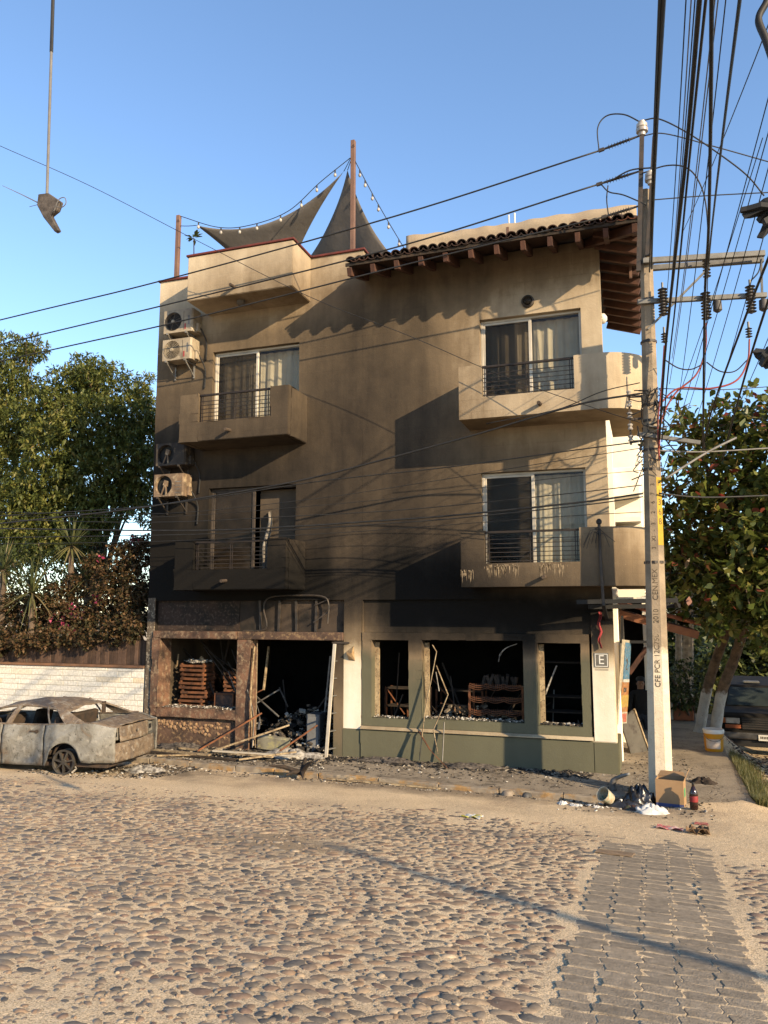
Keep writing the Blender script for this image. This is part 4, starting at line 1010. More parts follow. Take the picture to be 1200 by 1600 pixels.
for a, b_ in (((-9.191, 14.300, 2.225), (-7.887, 14.000, 1.184)), ((-8.836, 14.200, 1.900), (-7.867, 13.950, 0.975)), ((-8.770, 14.400, 1.759), (-8.062, 14.300, 1.386)), ((-8.291, 14.300, 2.035), (-8.641, 14.600, 1.216)), ((-8.038, 14.000, 1.856), (-7.852, 13.950, 1.480)), ((-8.885, 14.300, 1.497), (-8.500, 14.100, 0.939)), ((-9.712, 14.500, 2.011), (-8.973, 14.500, 1.349)), ((-8.666, 14.600, 2.020), (-8.415, 14.400, 1.186))):
    bars('ceiling_lath', 'thin charred lath fallen slantwise across the brown-framed window', 'lath', a, b_, .028, .018, MAT['grey_metal'] if rnd.random() < .4 else MAT['char_wood'], GL)
bars('broken_stick', 'short pale stick poking out of the ash on the crates', 'stick', (-9.404, 14.100, 1.433), (-9.370, 14.100, 1.737), .022, .02, MAT['pale_wood'])
q = MB(); p = Vector((-8.857, 14.150, 1.639)); q.obox(p, .05, .03, .12, (.2, .4, .2)); q.obox(p+Vector((.05, 0, -.03)), .05, .03, .12, (.1, -.3, .4)); one('hanging_fitting', q, MAT['pale_wood'], 'small pale fitting dangling in the middle of the brown-framed window', 'fitting')
# doorway: strips hanging down the mullion
GS = 'burnt metal strips hanging down the mullion'
for k, (a, m, b_) in enumerate((((-7.217, 13.420, 1.956), (-7.244, 13.360, 0.995), (-7.135, 13.300, 0.122)), ((-7.179, 13.450, 2.017), (-7.153, 13.420, 0.992), (-7.136, 13.380, 0.074)), ((-7.351, 13.400, 1.132), (-7.175, 13.350, 0.643), (-7.134, 13.250, 0.096)), ((-7.207, 13.500, 0.886), (-7.065, 13.400, 0.641), (-7.034, 13.300, 0.420)))):
    q = MB(); P = bez([a, m, b_], 6)
    for i in range(len(P)-1): q.bar(P[i], P[i+1], .05, .006, .4*k)
    one('metal_strip', q, MAT['pale_wood'] if k < 2 else MAT['grey_metal'], ('bright strip of peeled frame curling down the mullion edge', 'straight grey strip of frame hanging beside the doorway', 'short blackened strip peeling low off the mullion', 'small loop of wire trim beside the mullion')[k], 'metal strip', GS)
bars('fallen_lath', 'slanting pale lath hanging inside the top of the dark doorway', 'lath', (-7.368, 14.300, 1.917), (-7.413, 14.200, 1.054), .045, .03, MAT['pale_wood'])
# ladder against the door jamb
t = thing('stepladder', 'bright aluminium stepladder leaning at the right side of the burnt doorway', 'ladder', (-5.649, 13.250, -0.081))
a0, a1 = Vector((-5.636, 13.250, -0.069)), Vector((-5.550, 13.420, 2.027)); off = Vector((.13, .40, 0)); c0 = a0+Vector((.17, .52, 0)); 
for p, q_, nm in ((a0, a1, 'rail'), (a0+off, a1+off*.75, 'rail')):
    q = MB(); q.bar(p, q_, .028, .062); q.build(nm, MAT['alu'], t, bevel=.004)
for k in range(6):
    f = .1+.15*k; q = MB(); q.bar(a0.lerp(a1, f), (a0+off).lerp(a1+off*.75, f), .05, .018); q.build('rung', MAT['galv'], t)
for dx in (0.0, .28):
    q = MB(); q.bar(c0+Vector((dx, .25, 0)), a1+Vector((dx*.8+.05, .18, -.05)), .02, .035); q.build('rear_leg', MAT['grey_metal'], t)
q = MB(); q.bar(c0+Vector((0, .22, .55)), c0+Vector((.28, .22, .55)), .02); q.build('brace', MAT['grey_metal'], t)
q = MB(); q.obox(a1+Vector((.1, .14, .02)), .34, .22, .03); q.build('top_cap', MAT['frame_dark'], t)
# leaning burnt rack and cabinet inside the door
t = thing('wire_rack', 'blackened slatted rack leaning inside the doorway behind the ladder', 'rack', (-5.95, 14.2, 0), .1)
for k in range(14):
    q = MB(); q.obox((-.02+.012*k, 0, .10+.118*k), .30-.004*k, .05, .045, (0, .10, 0)); q.build('slat', MAT['dark_steel'], t, local=True)
for s_ in (-.17, .17): q = MB(); q.bar((s_-.02, .03, 0), (s_+.15, .03, 1.75), .03); q.build('upright', MAT['grey_metal'], t, local=True)
t = thing('steel_cabinet', 'grey steel cabinet carcass standing low inside the doorway', 'cabinet', (-6.15, 13.95, 0), .15)
q = MB(); q.box(-.13, .13, -.2, .2, -.02, .68); q.build('carcass', M('cab_grey', (.13, .135, .14), (.08, .08, .08), 3, .6), t, local=True, bevel=.01)
q = MB(); q.box(-.11, .11, -.212, -.202, .02, .64); q.build('door', M('cab_door', (.17, .175, .18), (.10, .10, .10), 3, .6), t, local=True)
t = thing('scorched_sheet', 'pale scorched panel fallen flat on its edge in the doorway', 'panel', (-6.82, 13.5, .02), .28)
q = MB(); q.obox((0, 0, .13), .62, .10, .26, (.25, .13, 0)); q.build('panel', M('panel_scorch', (.26, .25, .19), (.10, .09, .075), 3.5, .8, c3=(.36, .33, .15), s3=4), t, local=True, bevel=.01)

# right shop: peeled window trims hanging out to the pavement
GT = 'peeled window trims hanging out of the wide shop window'
trims = [([(-3.673, 13.450, 2.029), (-3.589, 13.400, 1.920), (-3.652, 13.360, 1.564), (-3.780, 13.300, 0.904), (-3.847, 13.150, 0.079)], 'longest peeled trim, running from the window top down to the pavement', MAT['pale_wood']),
         ([(-3.597, 13.420, 1.673), (-3.467, 13.360, 1.403), (-3.362, 13.300, 1.193), (-3.466, 13.250, 0.923), (-3.605, 13.200, 0.599), (-3.502, 13.100, 0.214)], 'kinked pale trim bent outward like an elbow below the wide window', MAT['pale_wood']),
         ([(-3.905, 13.320, 0.546), (-3.609, 13.000, 0.288), (-3.272, 12.850, 0.043)], 'dark trim lying slantwise from the sill to the pavement', MAT['rust_wood']),
         ([(-3.456, 13.380, 0.711), (-3.477, 13.300, 0.053)], 'short upright grey trim propped against the green wall', MAT['grey_metal']),
         ([(-3.631, 13.500, 1.555), (-3.570, 13.480, 1.223)], 'stubby trim end dangling in the wide window', MAT['grey_metal'])]
for P, lab, m in trims:
    q = MB()
    for a, b_ in zip(P, P[1:]): q.bar(a, b_, .042, .010, .5)
    one('window_trim', q, m, lab, 'window trim', GT)
P = bez([(-2.543, 13.720, 1.743), (-2.502, 13.700, 1.879), (-2.383, 13.680, 1.993), (-2.202, 13.680, 2.062)], 5); q = MB()
for a, b_ in zip(P, P[1:]): q.bar(a, b_, .05, .012)
one('curled_strip', q, MAT['ash'], 'pale curled strip hanging from the top of the wide shop window', 'strip')
def shelf_rack(x, y, w, label, nlev, zs, baskets, rz=0.0):
    t = thing('shop_shelf', label, 'shelf', (x, y, 0), rz)
    for sx in (-1, 1):
        for sy in (-1, 1): q = MB(); q.bar((sx*w/2, sy*.18, -.02), (sx*w/2, sy*.18, zs[-1]+.03), .035); q.build('upright', MAT['rust_wood'], t, local=True)
    for z in zs:
        q = MB(); q.box(-w/2, w/2, -.19, .19, z, z+.02); q.build('shelf_board', MAT['char_wood'], t, local=True)
        if baskets:
            for k in range(3):
                q = MB(); x0 = -w/2+.02+(w-.04)*k/3; x1 = x0+(w-.04)/3
                for j in range(9): u = x0+(x1-x0)*j/8; q.bar((u, -.22+.03*math.sin(j/8*math.pi), z-.015), (u, -.235+.03*math.sin(j/8*math.pi), z+.07), .007)
                for zz in (.0, .035, .07): q.tube([(x0+(x1-x0)*j/8, -.225-.03*math.sin(j/8*math.pi), z+zz-.035*math.sin(j/8*math.pi)) for j in range(9)], .006, 4)
                q.build('wire_basket', MAT['rust_wood'], t, local=True)
    return t
shelf_rack(-2.62, 13.98, .95, 'rusted shop shelf with wire baskets seen through the wide window', 5, (.35, .62, .84, 1.06, 1.28), True)
shelf_rack(-1.55, 14.25, .95, 'charred shelf with two pale boards seen through the narrow right shop window', 3, (.55, .86, 1.12, 1.72), False)
shelf_rack(-4.45, 14.5, .8, 'dark shelf behind the narrow left shop window', 3, (.5, .82, 1.15), False)
shelf_rack(-3.5, 14.9, .9, 'dark shelf deep inside behind the hanging trims', 3, (.45, .8, 1.1), False)
q = MB(); r = random.Random(77)
for k in range(9): q.obox((-2.85+.07*k+r.uniform(-.02, .02), 13.98, 1.31+.09), .05, .12, .17+r.uniform(-.05, .06), (r.uniform(-.2, .2), r.uniform(-.35, .35), r.uniform(-.4, .4)))
one('charred_goods', q, MAT['char_wood'], 'charred goods leaning on the top board of the basket shelf', 'goods', kind='stuff')
q = MB(); q.obox((-3.314, 14.050, 0.857), .26, .16, .14, (0, .1, .3)); one('scorched_carton', q, M('carton_s', (.30, .16, .07), (.12, .07, .04), 7), 'scorched orange carton low behind the wide window', 'carton', bevel=.01)
bars('fallen_board', 'slanting grey board behind the narrow right shop window', 'board', (-1.752, 13.800, 1.198), (-1.548, 13.850, 1.690), .075, .02, MAT['ash'])
bars('fallen_board', 'slanting dark board behind the narrow left shop window', 'board', (-4.515, 13.850, 0.717), (-4.368, 13.900, 1.099), .06, .02, MAT['char_wood'])
bars('hanging_lath', 'thin lath hanging behind the narrow left shop window', 'lath', (-4.473, 14.000, 1.852), (-4.538, 14.000, 0.908), .02, .02, MAT['char_wood'])

# ------------------------------------------------------------------ concrete utility pole on the corner
def M_pole():
    m, nt, b = nodes_of('pole_concrete'); p = pos(nt); b.inputs['Roughness'].default_value = 0.92
    base = ramp(nt, noise(nt, 3, 6, p, .6), [(0.35, (0.34, 0.265, 0.18)), (0.65, (0.20, 0.155, 0.105))])
    sep = nt.nodes.new('ShaderNodeSeparateXYZ'); nt.links.new(p, sep.inputs[0])
    d = mth(nt, 'ADD', sep.outputs[2], mth(nt, 'MULTIPLY', mth(nt, 'SUBTRACT', noise(nt, 14, 4, p), .5), .25))
    f = ramp(nt, mth(nt, 'MULTIPLY', d, 0.25, True), [(0.505, 1.0), (0.53, 0.0)])     # limewash up to head height
    chip = ramp(nt, noise(nt, 38, 5, p, .7), [(0.60, 1.0), (0.68, 0.25)])
    wash = ramp(nt, noise(nt, 6, 5, p), [(0.3, (0.70, 0.61, 0.46)), (0.7, (0.58, 0.49, 0.36))])
    col = mix(nt, mth(nt, 'MULTIPLY', f, chip), base, wash)
    nt.links.new(col, b.inputs['Base Color']); bump(nt, b, mth(nt, 'ADD', noise(nt, 40, 5, p, .65), noise(nt, 12, 4, p)), .45, .015); return m
MAT['pole'] = M_pole()
PB = Vector((0.06, 12.15, -0.25)); PT = Vector((0.218, 12.150, 9.234))
def pole_at(z): f = (z-PB.z)/(PT.z-PB.z); return PB.lerp(PT, f), 0.168*(1-f)+0.082*f
pole = thing('utility_pole', 'eight-sided concrete utility pole with limewashed foot on the street corner', 'utility pole', (0.06, 12.15, 0))
q = MB(); n = 8; rows = []
for k in range(24):
    c, rr = pole_at(PB.z+(PT.z-PB.z)*k/23)
    rows.append([(c.x+rr/math.cos(math.pi/8)*math.cos(R(22.5+45*j)), c.y+rr/math.cos(math.pi/8)*math.sin(R(22.5+45*j)), c.z) for j in range(9)])
q.grid(rows); q.add(rows[-1][:8], [tuple(range(8))]); q.build('shaft', MAT['pole'], pole, bevel=0.0)
MAT['ink'] = M('ink', (.12, .09, .06), (.05, .04, .03), 40, .9, bmp=0)
def face_mat(z, ang, off=0.002):
    """where a pole face lies at height z: ang 0 faces the street, 45 the side street"""
    c, rr = pole_at(z); nrm = Vector((math.sin(R(ang)), -math.cos(R(ang)), 0))
    return c+nrm*(rr+off), nrm
def stamp(body, z, ang, size, upright, mat):
    p, nrm = face_mat(z, ang); side = Vector((0, 0, 1)).cross(nrm)
    upv = (face_mat(z+.4, ang)[0]-face_mat(z-.4, ang)[0]).normalized(); nrm = side.cross(upv).normalized() if side.cross(upv).dot(nrm) > 0 else upv.cross(side).normalized()
    if upright: X_, Y_ = side, upv
    else: X_, Y_ = upv, -side
    m = Matrix(((X_.x, Y_.x, nrm.x, p.x), (X_.y, Y_.y, nrm.y, p.y), (X_.z, Y_.z, nrm.z, p.z), (0, 0, 0, 1)))
    text('lettering', body, mat, size, pole, m)
stamp('CFE PCR 12C750', 1.92, 0, .105, False, MAT['ink']); stamp('2010', 2.56, 0, .105, False, MAT['ink']); stamp('CEN.MEX', 3.02, 0, .11, False, MAT['ink'])
for s_, z in (('-', 3.36), ('3', 3.56), ('XI', 3.70), ('-', 3.82), ('3', 3.92), ('2', 4.09), ('6', 4.24), ('7', 4.37), ('3', 4.51)): stamp(s_, z, 0, .082, False, MAT['ink'])
p0, n0 = face_mat(3.95, 45, 0.0); sd = Vector((0, 0, 1)).cross(n0)
q = MB(); a, _ = face_mat(3.60, 45, .0015); b_, _ = face_mat(4.62, 45, .0015)
q.add([a-sd*.052, a+sd*.052, b_+sd*.050, b_-sd*.050], [(0,1,2,3)]); q.build('number_band', M('yellow_band', (.50, .33, .03), (.40, .25, .03), 9, .8, bmp=0), pole, solid=0.001)
for k, ch in enumerate('P1368'): stamp(ch, 4.53-.145*k, 45, .135, True, MAT['ink'])
def part(name, mb, mat, **kw): return mb.build(name, mat, pole, **kw)
for z in (8.03, 7.42, 6.75, 5.75, 5.5, 5.28, 5.05, 4.75, 3.35):
    c, rr = pole_at(z); q = MB(); q.lathe([(rr+.018, -.02), (rr+.018, .02)], tuple(c), 8); part('band', q, MAT['dark_steel'])
# bayonets carrying the pin insulators
for a, b_, w in (((0.216, 12.050, 10.122), (0.077, 12.020, 7.864), .06), ((0.404, 12.000, 10.029), (0.218, 12.000, 8.085), .055)):
    q = MB(); q.bar(a, b_, w, .07); part('bayonet', q, MAT['dark_steel'])
def pin_insulator(p, s=1.0):
    q = MB(); q.lathe([(.02*s, -.13*s), (.05*s, -.12*s), (.055*s, -.07*s), (.09*s, -.06*s), (.095*s, -.01*s), (.06*s, 0), (.085*s, .015*s), (.085*s, .07*s), (.05*s, .09*s), (.055*s, .12*s), (.02*s, .14*s)], p, 14); part('insulator', q, MAT['porcelain'], smooth=True)
pin_insulator((0.221, 12.050, 10.241)); pin_insulator((0.309, 12.000, 9.359), .9)
# cross-arms
q = MB(); q.bar((0.140, 12.000, 8.013), (1.896, 12.320, 8.010), .07, .085); part('crossarm', q, MAT['galv'], bevel=.005)
q = MB(); q.bar((0.138, 12.280, 8.012), (1.900, 12.500, 7.989), .07, .085); part('crossarm', q, MAT['galv'], bevel=.005)
q = MB(); q.bar((0.039, 12.000, 7.363), (1.884, 12.320, 7.352), .06, .075); part('crossarm', q, MAT['galv'], bevel=.005)
q = MB(); q.bar((0.170, 12.050, 6.923), (1.100, 12.200, 7.853), .045, .03); part('brace', q, MAT['galv'])
q = MB(); q.bar((1.840, 12.320, 7.957), (1.821, 12.320, 7.310), .04, .03); part('brace', q, MAT['galv'])
q = MB(); q.bar((-0.045, 12.000, 5.290), (0.832, 12.100, 5.110), .065, .06); part('crossarm', q, MAT['galv'], bevel=.004)
q = MB(); q.bar((0.125, 12.000, 5.395), (0.375, 12.000, 5.326), .10, .02); part('bracket', q, MAT['galv'])
def finned(p, L, r0=.032, r1=.075, k=9):
    pr = [(r0*.6, L/2)]
    for i in range(k):
        h = L/2-L*(i+.3)/k; pr += [(r0, h), (r1, h-.008), (r0, h-.02)]
    pr.append((r0*.6, -L/2)); q = MB(); q.lathe(pr, p, 12); part('arrester', q, MAT['polymer'])
    q = MB(); q.tube([Vector(p)+Vector((0, 0, L/2)), Vector(p)+Vector((0, 0, L/2+.09))], .018, 6); part('terminal', q, MAT['galv'])
finned((0.407, 11.950, 7.294), .44); finned((1.016, 12.100, 7.210), .44); finned((1.647, 12.200, 7.266), .44)
finned((0.398, 11.900, 6.711), .16, .02, .05, 4); finned((1.586, 12.150, 6.736), .16, .02, .05, 4); finned((1.063, 12.200, 7.838), .30, .03, .06, 6)
for p in ((1.185, 12.200, 7.227), (1.829, 12.300, 7.200)):
    q = MB(); q.lathe([(.03, .09), (.06, .07), (.065, -.07), (.03, -.1)], p, 12); part('fuse_can', q, MAT['polymer'], smooth=True)
# strain insulators towards the left
def strain(a, b_):
    a, b_ = Vector(a), Vector(b_); d = b_-a; L = d.length; pr = [(.014, 0)]
    for i in range(8): h = L*(.25+.55*i/8); pr += [(.02, h), (.048, h+.004), (.02, h+.014)]
    pr += [(.014, L)]; q = MB(); q.lathe(pr, tuple(a), 10, tuple(d)); part('strain_insulator', q, MAT['polymer'])
    q = MB(); q.bar(b_-d*.14, b_, .035, .05); part('clamp', q, MAT['dark_steel'])
strain((0.188, 12.050, 10.128), (-0.457, 12.100, 10.029)); strain((0.144, 12.050, 9.527), (-0.507, 12.100, 9.452)); strain((0.121, 12.050, 8.950), (-0.447, 12.100, 8.882))
r = random.Random(41); q = MB()                       # tangle of ties and drops on the shaft
for k in range(46):
    z = r.choice((5.9, 5.6, 5.35, 5.1, 4.9, 4.75))+r.uniform(-.12, .12); c, rr = pole_at(z); a = r.uniform(2.6, 6.8)
    p = c+Vector((math.cos(a), math.sin(a), 0))*(rr+.02); e = p+Vector((r.uniform(-.25, .3), r.uniform(-.12, .05), r.uniform(-.4, .1)))
    q.tube(bez([p, (p+e)/2+Vector((r.uniform(-.12, .12), r.uniform(-.12, .02), r.uniform(-.2, .05))), e], 5), r.choice((.005, .007, .010)), 4)
part('tangle', q, MAT['cable'])
q = MB()                                               # rack of spool insulators on the house side
c, rr = pole_at(5.5); q.bar((c.x-.30, c.y-.05, 5.15), (c.x-.30, c.y-.05, 6.0), .03); 
for z in (5.2, 5.55, 5.9): q.bar((c.x-.30, c.y-.05, z), (c.x-.1, c.y-.03, z), .03)
part('rack', q, MAT['dark_steel'])
for z in (5.24, 5.42, 5.60, 5.78, 5.94):
    q = MB(); q.lathe([(.035, -.045), (.042, -.03), (.022, 0), (.042, .03), (.035, .045)], (c.x-.30, c.y-.085, z), 10); part('spool_insulator', q, MAT['porcelain'])

# ------------------------------------------------------------------ wires
def wire(pts, rad, label, mat='cable', group=None, name='overhead_wire', n=7, k=8):
    P = bez(pts, k) if len(pts) > 2 else sag(pts[0], pts[1], 0.0, 12)
    q = MB(); q.tube(P, rad, 6); return one(name, q, MAT[mat], label, 'wire', group, base=tuple(P[0]), smooth='all')
def far(a, b_, f):
    a, b_ = Vector(a), Vector(b_); return tuple(b_+(b_-a)*f)
# three high-voltage lines leaving to the left
HV = 'high-voltage lines running left from the pole'
for P, lab in ((((-0.457, 12.100, 10.029), (-3.909, 12.150, 9.547), (-8.816, 12.300, 9.125), (-13.215, 12.600, 8.975)), 'uppermost of the three black lines crossing the roof to the left'),
               (((-0.507, 12.100, 9.452), (-3.910, 12.150, 8.963), (-8.357, 12.300, 8.639), (-12.644, 12.600, 8.455)), 'middle of the three black lines crossing the roof bay to the left'),
               (((-0.447, 12.100, 8.882), (-3.677, 12.150, 8.621), (-8.269, 12.300, 8.238), (-11.932, 12.600, 8.117)), 'lowest of the three black lines crossing the roof bay to the left')):
    P = list(P)+[far(P[-2], P[-1], 3.0)]; wire(P, .0135, lab, group=HV)
J = 'jumper loops at the pole top'
for P, lab in ((((-0.447, 12.100, 10.027), (-0.452, 12.050, 10.398), (-0.305, 12.050, 10.579), (-0.040, 12.050, 10.542), (0.207, 12.050, 10.354)), 'jumper loop curling up to the white top insulator'),
               (((0.246, 12.050, 10.379), (0.485, 12.050, 10.348), (0.897, 12.100, 10.051), (1.389, 12.200, 9.613), (1.726, 12.300, 9.287), (1.953, 12.400, 8.973)), 'thick jumper arching right from the white top insulator'),
               (((0.190, 12.000, 9.457), (0.542, 12.000, 9.516), (0.818, 12.000, 9.440), (0.994, 12.050, 9.234), (1.096, 12.100, 8.822), (1.104, 12.150, 8.015)), 'jumper arching over to the first arrester'),
               (((-0.428, 12.100, 9.437), (-0.313, 12.050, 9.267), (-0.092, 12.050, 9.172), (0.234, 12.000, 8.925)), 'short jumper slanting down to the pole head'),
               (((-0.330, 12.100, 9.407), (-0.358, 12.100, 9.172), (-0.339, 12.100, 8.885)), 'short hanging jumper between the two lower strain insulators'),
               (((1.654, 12.200, 7.546), (1.775, 12.200, 7.680), (1.844, 12.300, 7.917)), 'short jumper beside the outermost arrester')):
    wire(P, .011, lab, group=J)
wire([(0.235, 12.050, 10.118), (0.570, 12.100, 10.110), (1.329, 12.400, 9.907), (2.148, 12.800, 9.718)], .009, 'thin line leaving right from the pole head', group=HV)
wire([(0.257, 12.050, 9.022), (1.094, 12.300, 9.077), (2.175, 12.600, 9.104)], .009, 'level thin line leaving right below the pole head', group=HV)
wire([(0.354, 12.000, 9.522), (0.020, 12.000, 9.544), (-0.277, 12.050, 9.456)], .012, 'heavy tail of the middle strain insulator', group=J)
# lines along the side street, coming over the camera
ST_ = 'lines running along the street over the camera'
def over(pts, rad, lab, mat='cable'):
    P = list(pts); P.append(far(P[-2], P[-1], 0.8)); wire(P, rad, lab, mat, ST_)
over([(0.265, 12.000, 7.869), (0.267, 10.200, 7.699), (0.260, 7.200, 7.091), (0.229, 4.300, 6.109)], .013, 'thick black cable rising from the pole head straight over the camera')
over([(0.234, 11.950, 7.800), (0.244, 10.200, 7.703), (0.238, 7.200, 7.096), (0.208, 4.300, 6.115)], .011, 'second thick black cable close beside it from the pole head over the camera')
over([(0.259, 12.000, 5.149), (0.317, 10.300, 5.700), (0.350, 9.000, 5.900), (0.409, 6.000, 6.030), (0.407, 4.200, 5.977)], .015, 'thickest bundle of cables climbing from halfway up the pole to the top edge')
over([(0.297, 12.050, 5.157), (0.395, 10.300, 5.881), (0.433, 8.800, 6.061), (0.436, 6.000, 6.024), (0.439, 4.200, 5.968)], .009, 'cable just right of the thickest bundle')
over([(0.953, 13.500, 5.093), (0.758, 9.200, 6.091), (0.697, 7.600, 6.237), (0.601, 6.000, 6.218), (0.491, 4.400, 6.118)], .014, 'thick black cable standing almost upright past the arm ends')
over([(1.081, 12.200, 7.835), (0.998, 10.200, 7.652), (0.818, 7.000, 6.927), (0.665, 4.600, 6.234)], .012, 'black cable slanting from the first arrester to the top edge')
for k, (a, b_) in enumerate((((0.434, 11.800, 7.151), (0.371, 4.600, 6.317)), ((0.456, 11.900, 6.985), (0.400, 4.600, 6.309)), ((0.429, 11.900, 6.788), (0.421, 4.600, 6.303)), ((0.496, 12.000, 6.413), (0.542, 4.700, 6.351)), ((0.947, 12.600, 5.733), (0.531, 4.700, 6.354)), ((0.450, 12.200, 6.077), (0.560, 4.700, 6.346)), ((0.554, 12.500, 5.742), (0.641, 5.000, 6.570)))):
    P = sag(a, b_, .12, 12); P.append(Vector(far(P[-2], P[-1], 4))); q = MB(); q.tube(P, .0045, 5); one('overhead_wire', q, MAT['cable_grey'] if k % 2 else MAT['cable'], 'one of the hair-thin wires fanning out among the thick street cables', 'wire', 'hair-thin wires fanning over the street', base=tuple(P[0]))
TH = 'thin wires slanting across the sky beside the pole'
for k, (a, b_) in enumerate((((0.752, 12.000, 8.415), (1.070, 6.000, 7.112)), ((0.532, 14.000, 5.553), (1.123, 6.500, 6.862)), ((0.797, 14.000, 6.100), (1.156, 6.800, 6.737)), ((0.582, 12.500, 5.944), (1.114, 9.000, 6.952)), ((0.945, 14.000, 5.974), (1.171, 7.000, 6.531)), ((1.062, 14.500, 5.620), (1.226, 7.500, 6.307)), ((1.368, 15.000, 5.704), (1.389, 9.000, 5.646)))):
    P = sag(a, b_, .05, 10); P.append(Vector(far(P[-2], P[-1], 3))); q = MB(); q.tube(P, .005, 5); one('overhead_wire', q, MAT['cable'], 'one of the thin straight wires slanting up right across the sky', 'wire', TH, base=tuple(P[0]))
over([(0.988, 13.500, 5.414), (1.044, 12.200, 5.673), (1.155, 9.200, 5.873), (1.186, 7.400, 5.860)], .014, 'heavy cable bowing up to the right edge past the outermost arrester')
over([(1.243, 13.500, 5.074), (1.292, 12.600, 5.362), (1.301, 10.000, 5.686), (1.304, 8.200, 5.826)], .014, 'heavier cable below it leaving at the right edge')
RC = 'red insulated drops from the arresters'
wire([(0.393, 11.900, 6.592), (0.331, 11.900, 6.003), (0.253, 11.950, 5.432), (0.247, 12.000, 4.858)], .014, 'red cable dropping straight beside the pole from the nearest arrester', 'cable_red', RC)
wire([(1.002, 12.100, 6.940), (0.974, 12.100, 6.542), (0.827, 12.050, 6.145), (0.516, 12.000, 5.865), (0.309, 11.950, 5.477), (0.254, 11.950, 5.042)], .014, 'red cable curving down from the middle arrester to the pole', 'cable_red', RC)
wire([(1.589, 12.150, 6.637), (1.544, 12.150, 6.298), (1.367, 12.100, 6.007), (1.010, 12.050, 5.911), (0.565, 12.000, 5.939), (0.302, 11.950, 5.723)], .014, 'long red cable looping back from the outermost arrester', 'cable_red', RC)
wire([(0.403, 11.950, 6.377), (0.579, 12.000, 6.255), (0.759, 12.050, 6.231), (0.945, 12.100, 6.317)], .010, 'beaded chain hanging between the first two arresters', name='hanging_chain')
wire([(0.981, 12.100, 6.333), (1.158, 12.100, 6.176), (1.364, 12.150, 6.169), (1.546, 12.150, 6.327)], .010, 'beaded chain hanging between the last two arresters', name='hanging_chain')
# low cables crossing the house front to the left
LC = 'telephone and service cables strung across the house front'
lows = [([(0.017, 11.900, 5.884), (-0.778, 12.000, 5.843), (-1.761, 12.200, 5.696), (-2.626, 12.300, 5.529), (-4.280, 12.400, 5.232), (-5.798, 12.450, 4.975), (-7.541, 12.450, 4.781), (-9.568, 12.500, 4.608), (-12.694, 12.450, 4.440)], .016, 'twisted service cable sagging from the top-right balcony across the middle of the house'),
        ([(0.024, 11.900, 6.053), (-0.543, 12.000, 5.994), (-1.249, 12.200, 5.822), (-2.408, 12.300, 5.708)], .008, 'thin drop wire ending against the wall left of the top-right balcony'),
        ([(-0.013, 11.950, 5.158), (-0.964, 12.100, 5.126), (-3.093, 12.400, 5.036), (-4.725, 12.450, 4.973), (-5.923, 12.450, 4.900), (-8.980, 12.500, 4.658), (-13.167, 12.900, 4.673)], .010, 'slim black cable passing just above the lower balcony doors'),
        ([(0.000, 11.950, 4.370), (-0.942, 12.100, 4.298), (-3.102, 12.400, 4.211), (-4.721, 12.450, 4.169), (-5.823, 12.450, 4.141), (-8.103, 12.500, 4.142), (-13.144, 12.900, 4.394)], .016, 'heaviest black cable crossing the lower balcony rails'),
        ([(-0.002, 11.950, 4.321), (-0.943, 12.100, 4.248), (-3.103, 12.400, 4.157), (-4.721, 12.450, 4.113), (-5.822, 12.450, 4.083), (-8.100, 12.500, 4.069), (-13.128, 12.900, 4.200)], .010, 'cable hugging the underside of the heaviest one'),
        ([(-0.013, 11.950, 4.496), (-1.180, 12.100, 4.440), (-3.688, 12.500, 4.367), (-5.826, 12.450, 4.326), (-8.965, 12.500, 4.333), (-13.160, 12.900, 4.589)], .008, 'thin cable running above the heaviest one'),
        ([(0.010, 11.950, 5.059), (-1.373, 12.200, 4.978), (-3.686, 12.500, 4.800), (-5.830, 12.450, 4.604), (-8.973, 12.500, 4.495), (-13.174, 12.900, 4.757)], .006, 'hair-thin wire between the slim cable and the heaviest cable'),
        ([(-0.029, 11.950, 4.092), (-1.397, 12.200, 4.098), (-3.690, 12.500, 4.048), (-5.820, 12.450, 3.980), (-8.949, 12.500, 3.961), (-13.117, 12.900, 4.061)], .006, 'hair-thin lowest wire crossing the lower balconies'),
        ([(-0.003, 11.950, 4.718), (-1.380, 12.200, 4.710), (-3.687, 12.500, 4.588), (-5.828, 12.450, 4.488), (-8.970, 12.500, 4.433), (-13.167, 12.900, 4.673)], .005, 'faint wire above the lower right balcony door')]
for P, rad, lab in lows: wire(P+([far(P[-2], P[-1], 1.5)] if len(P) > 5 else []), rad, lab, group=LC)
wire([(-11.834, 11.000, 11.819), (-10.116, 11.600, 10.983), (-7.987, 12.000, 9.728), (-5.689, 12.300, 8.376), (-3.759, 12.400, 7.412), (-2.197, 12.400, 6.558), (-0.658, 12.200, 5.791), (-0.001, 12.000, 5.465)], .006, 'thin wire running down from the upper left sky across the roof bay to the pole', group=LC)
RR = 'cables leaving right from the pole below the arms'
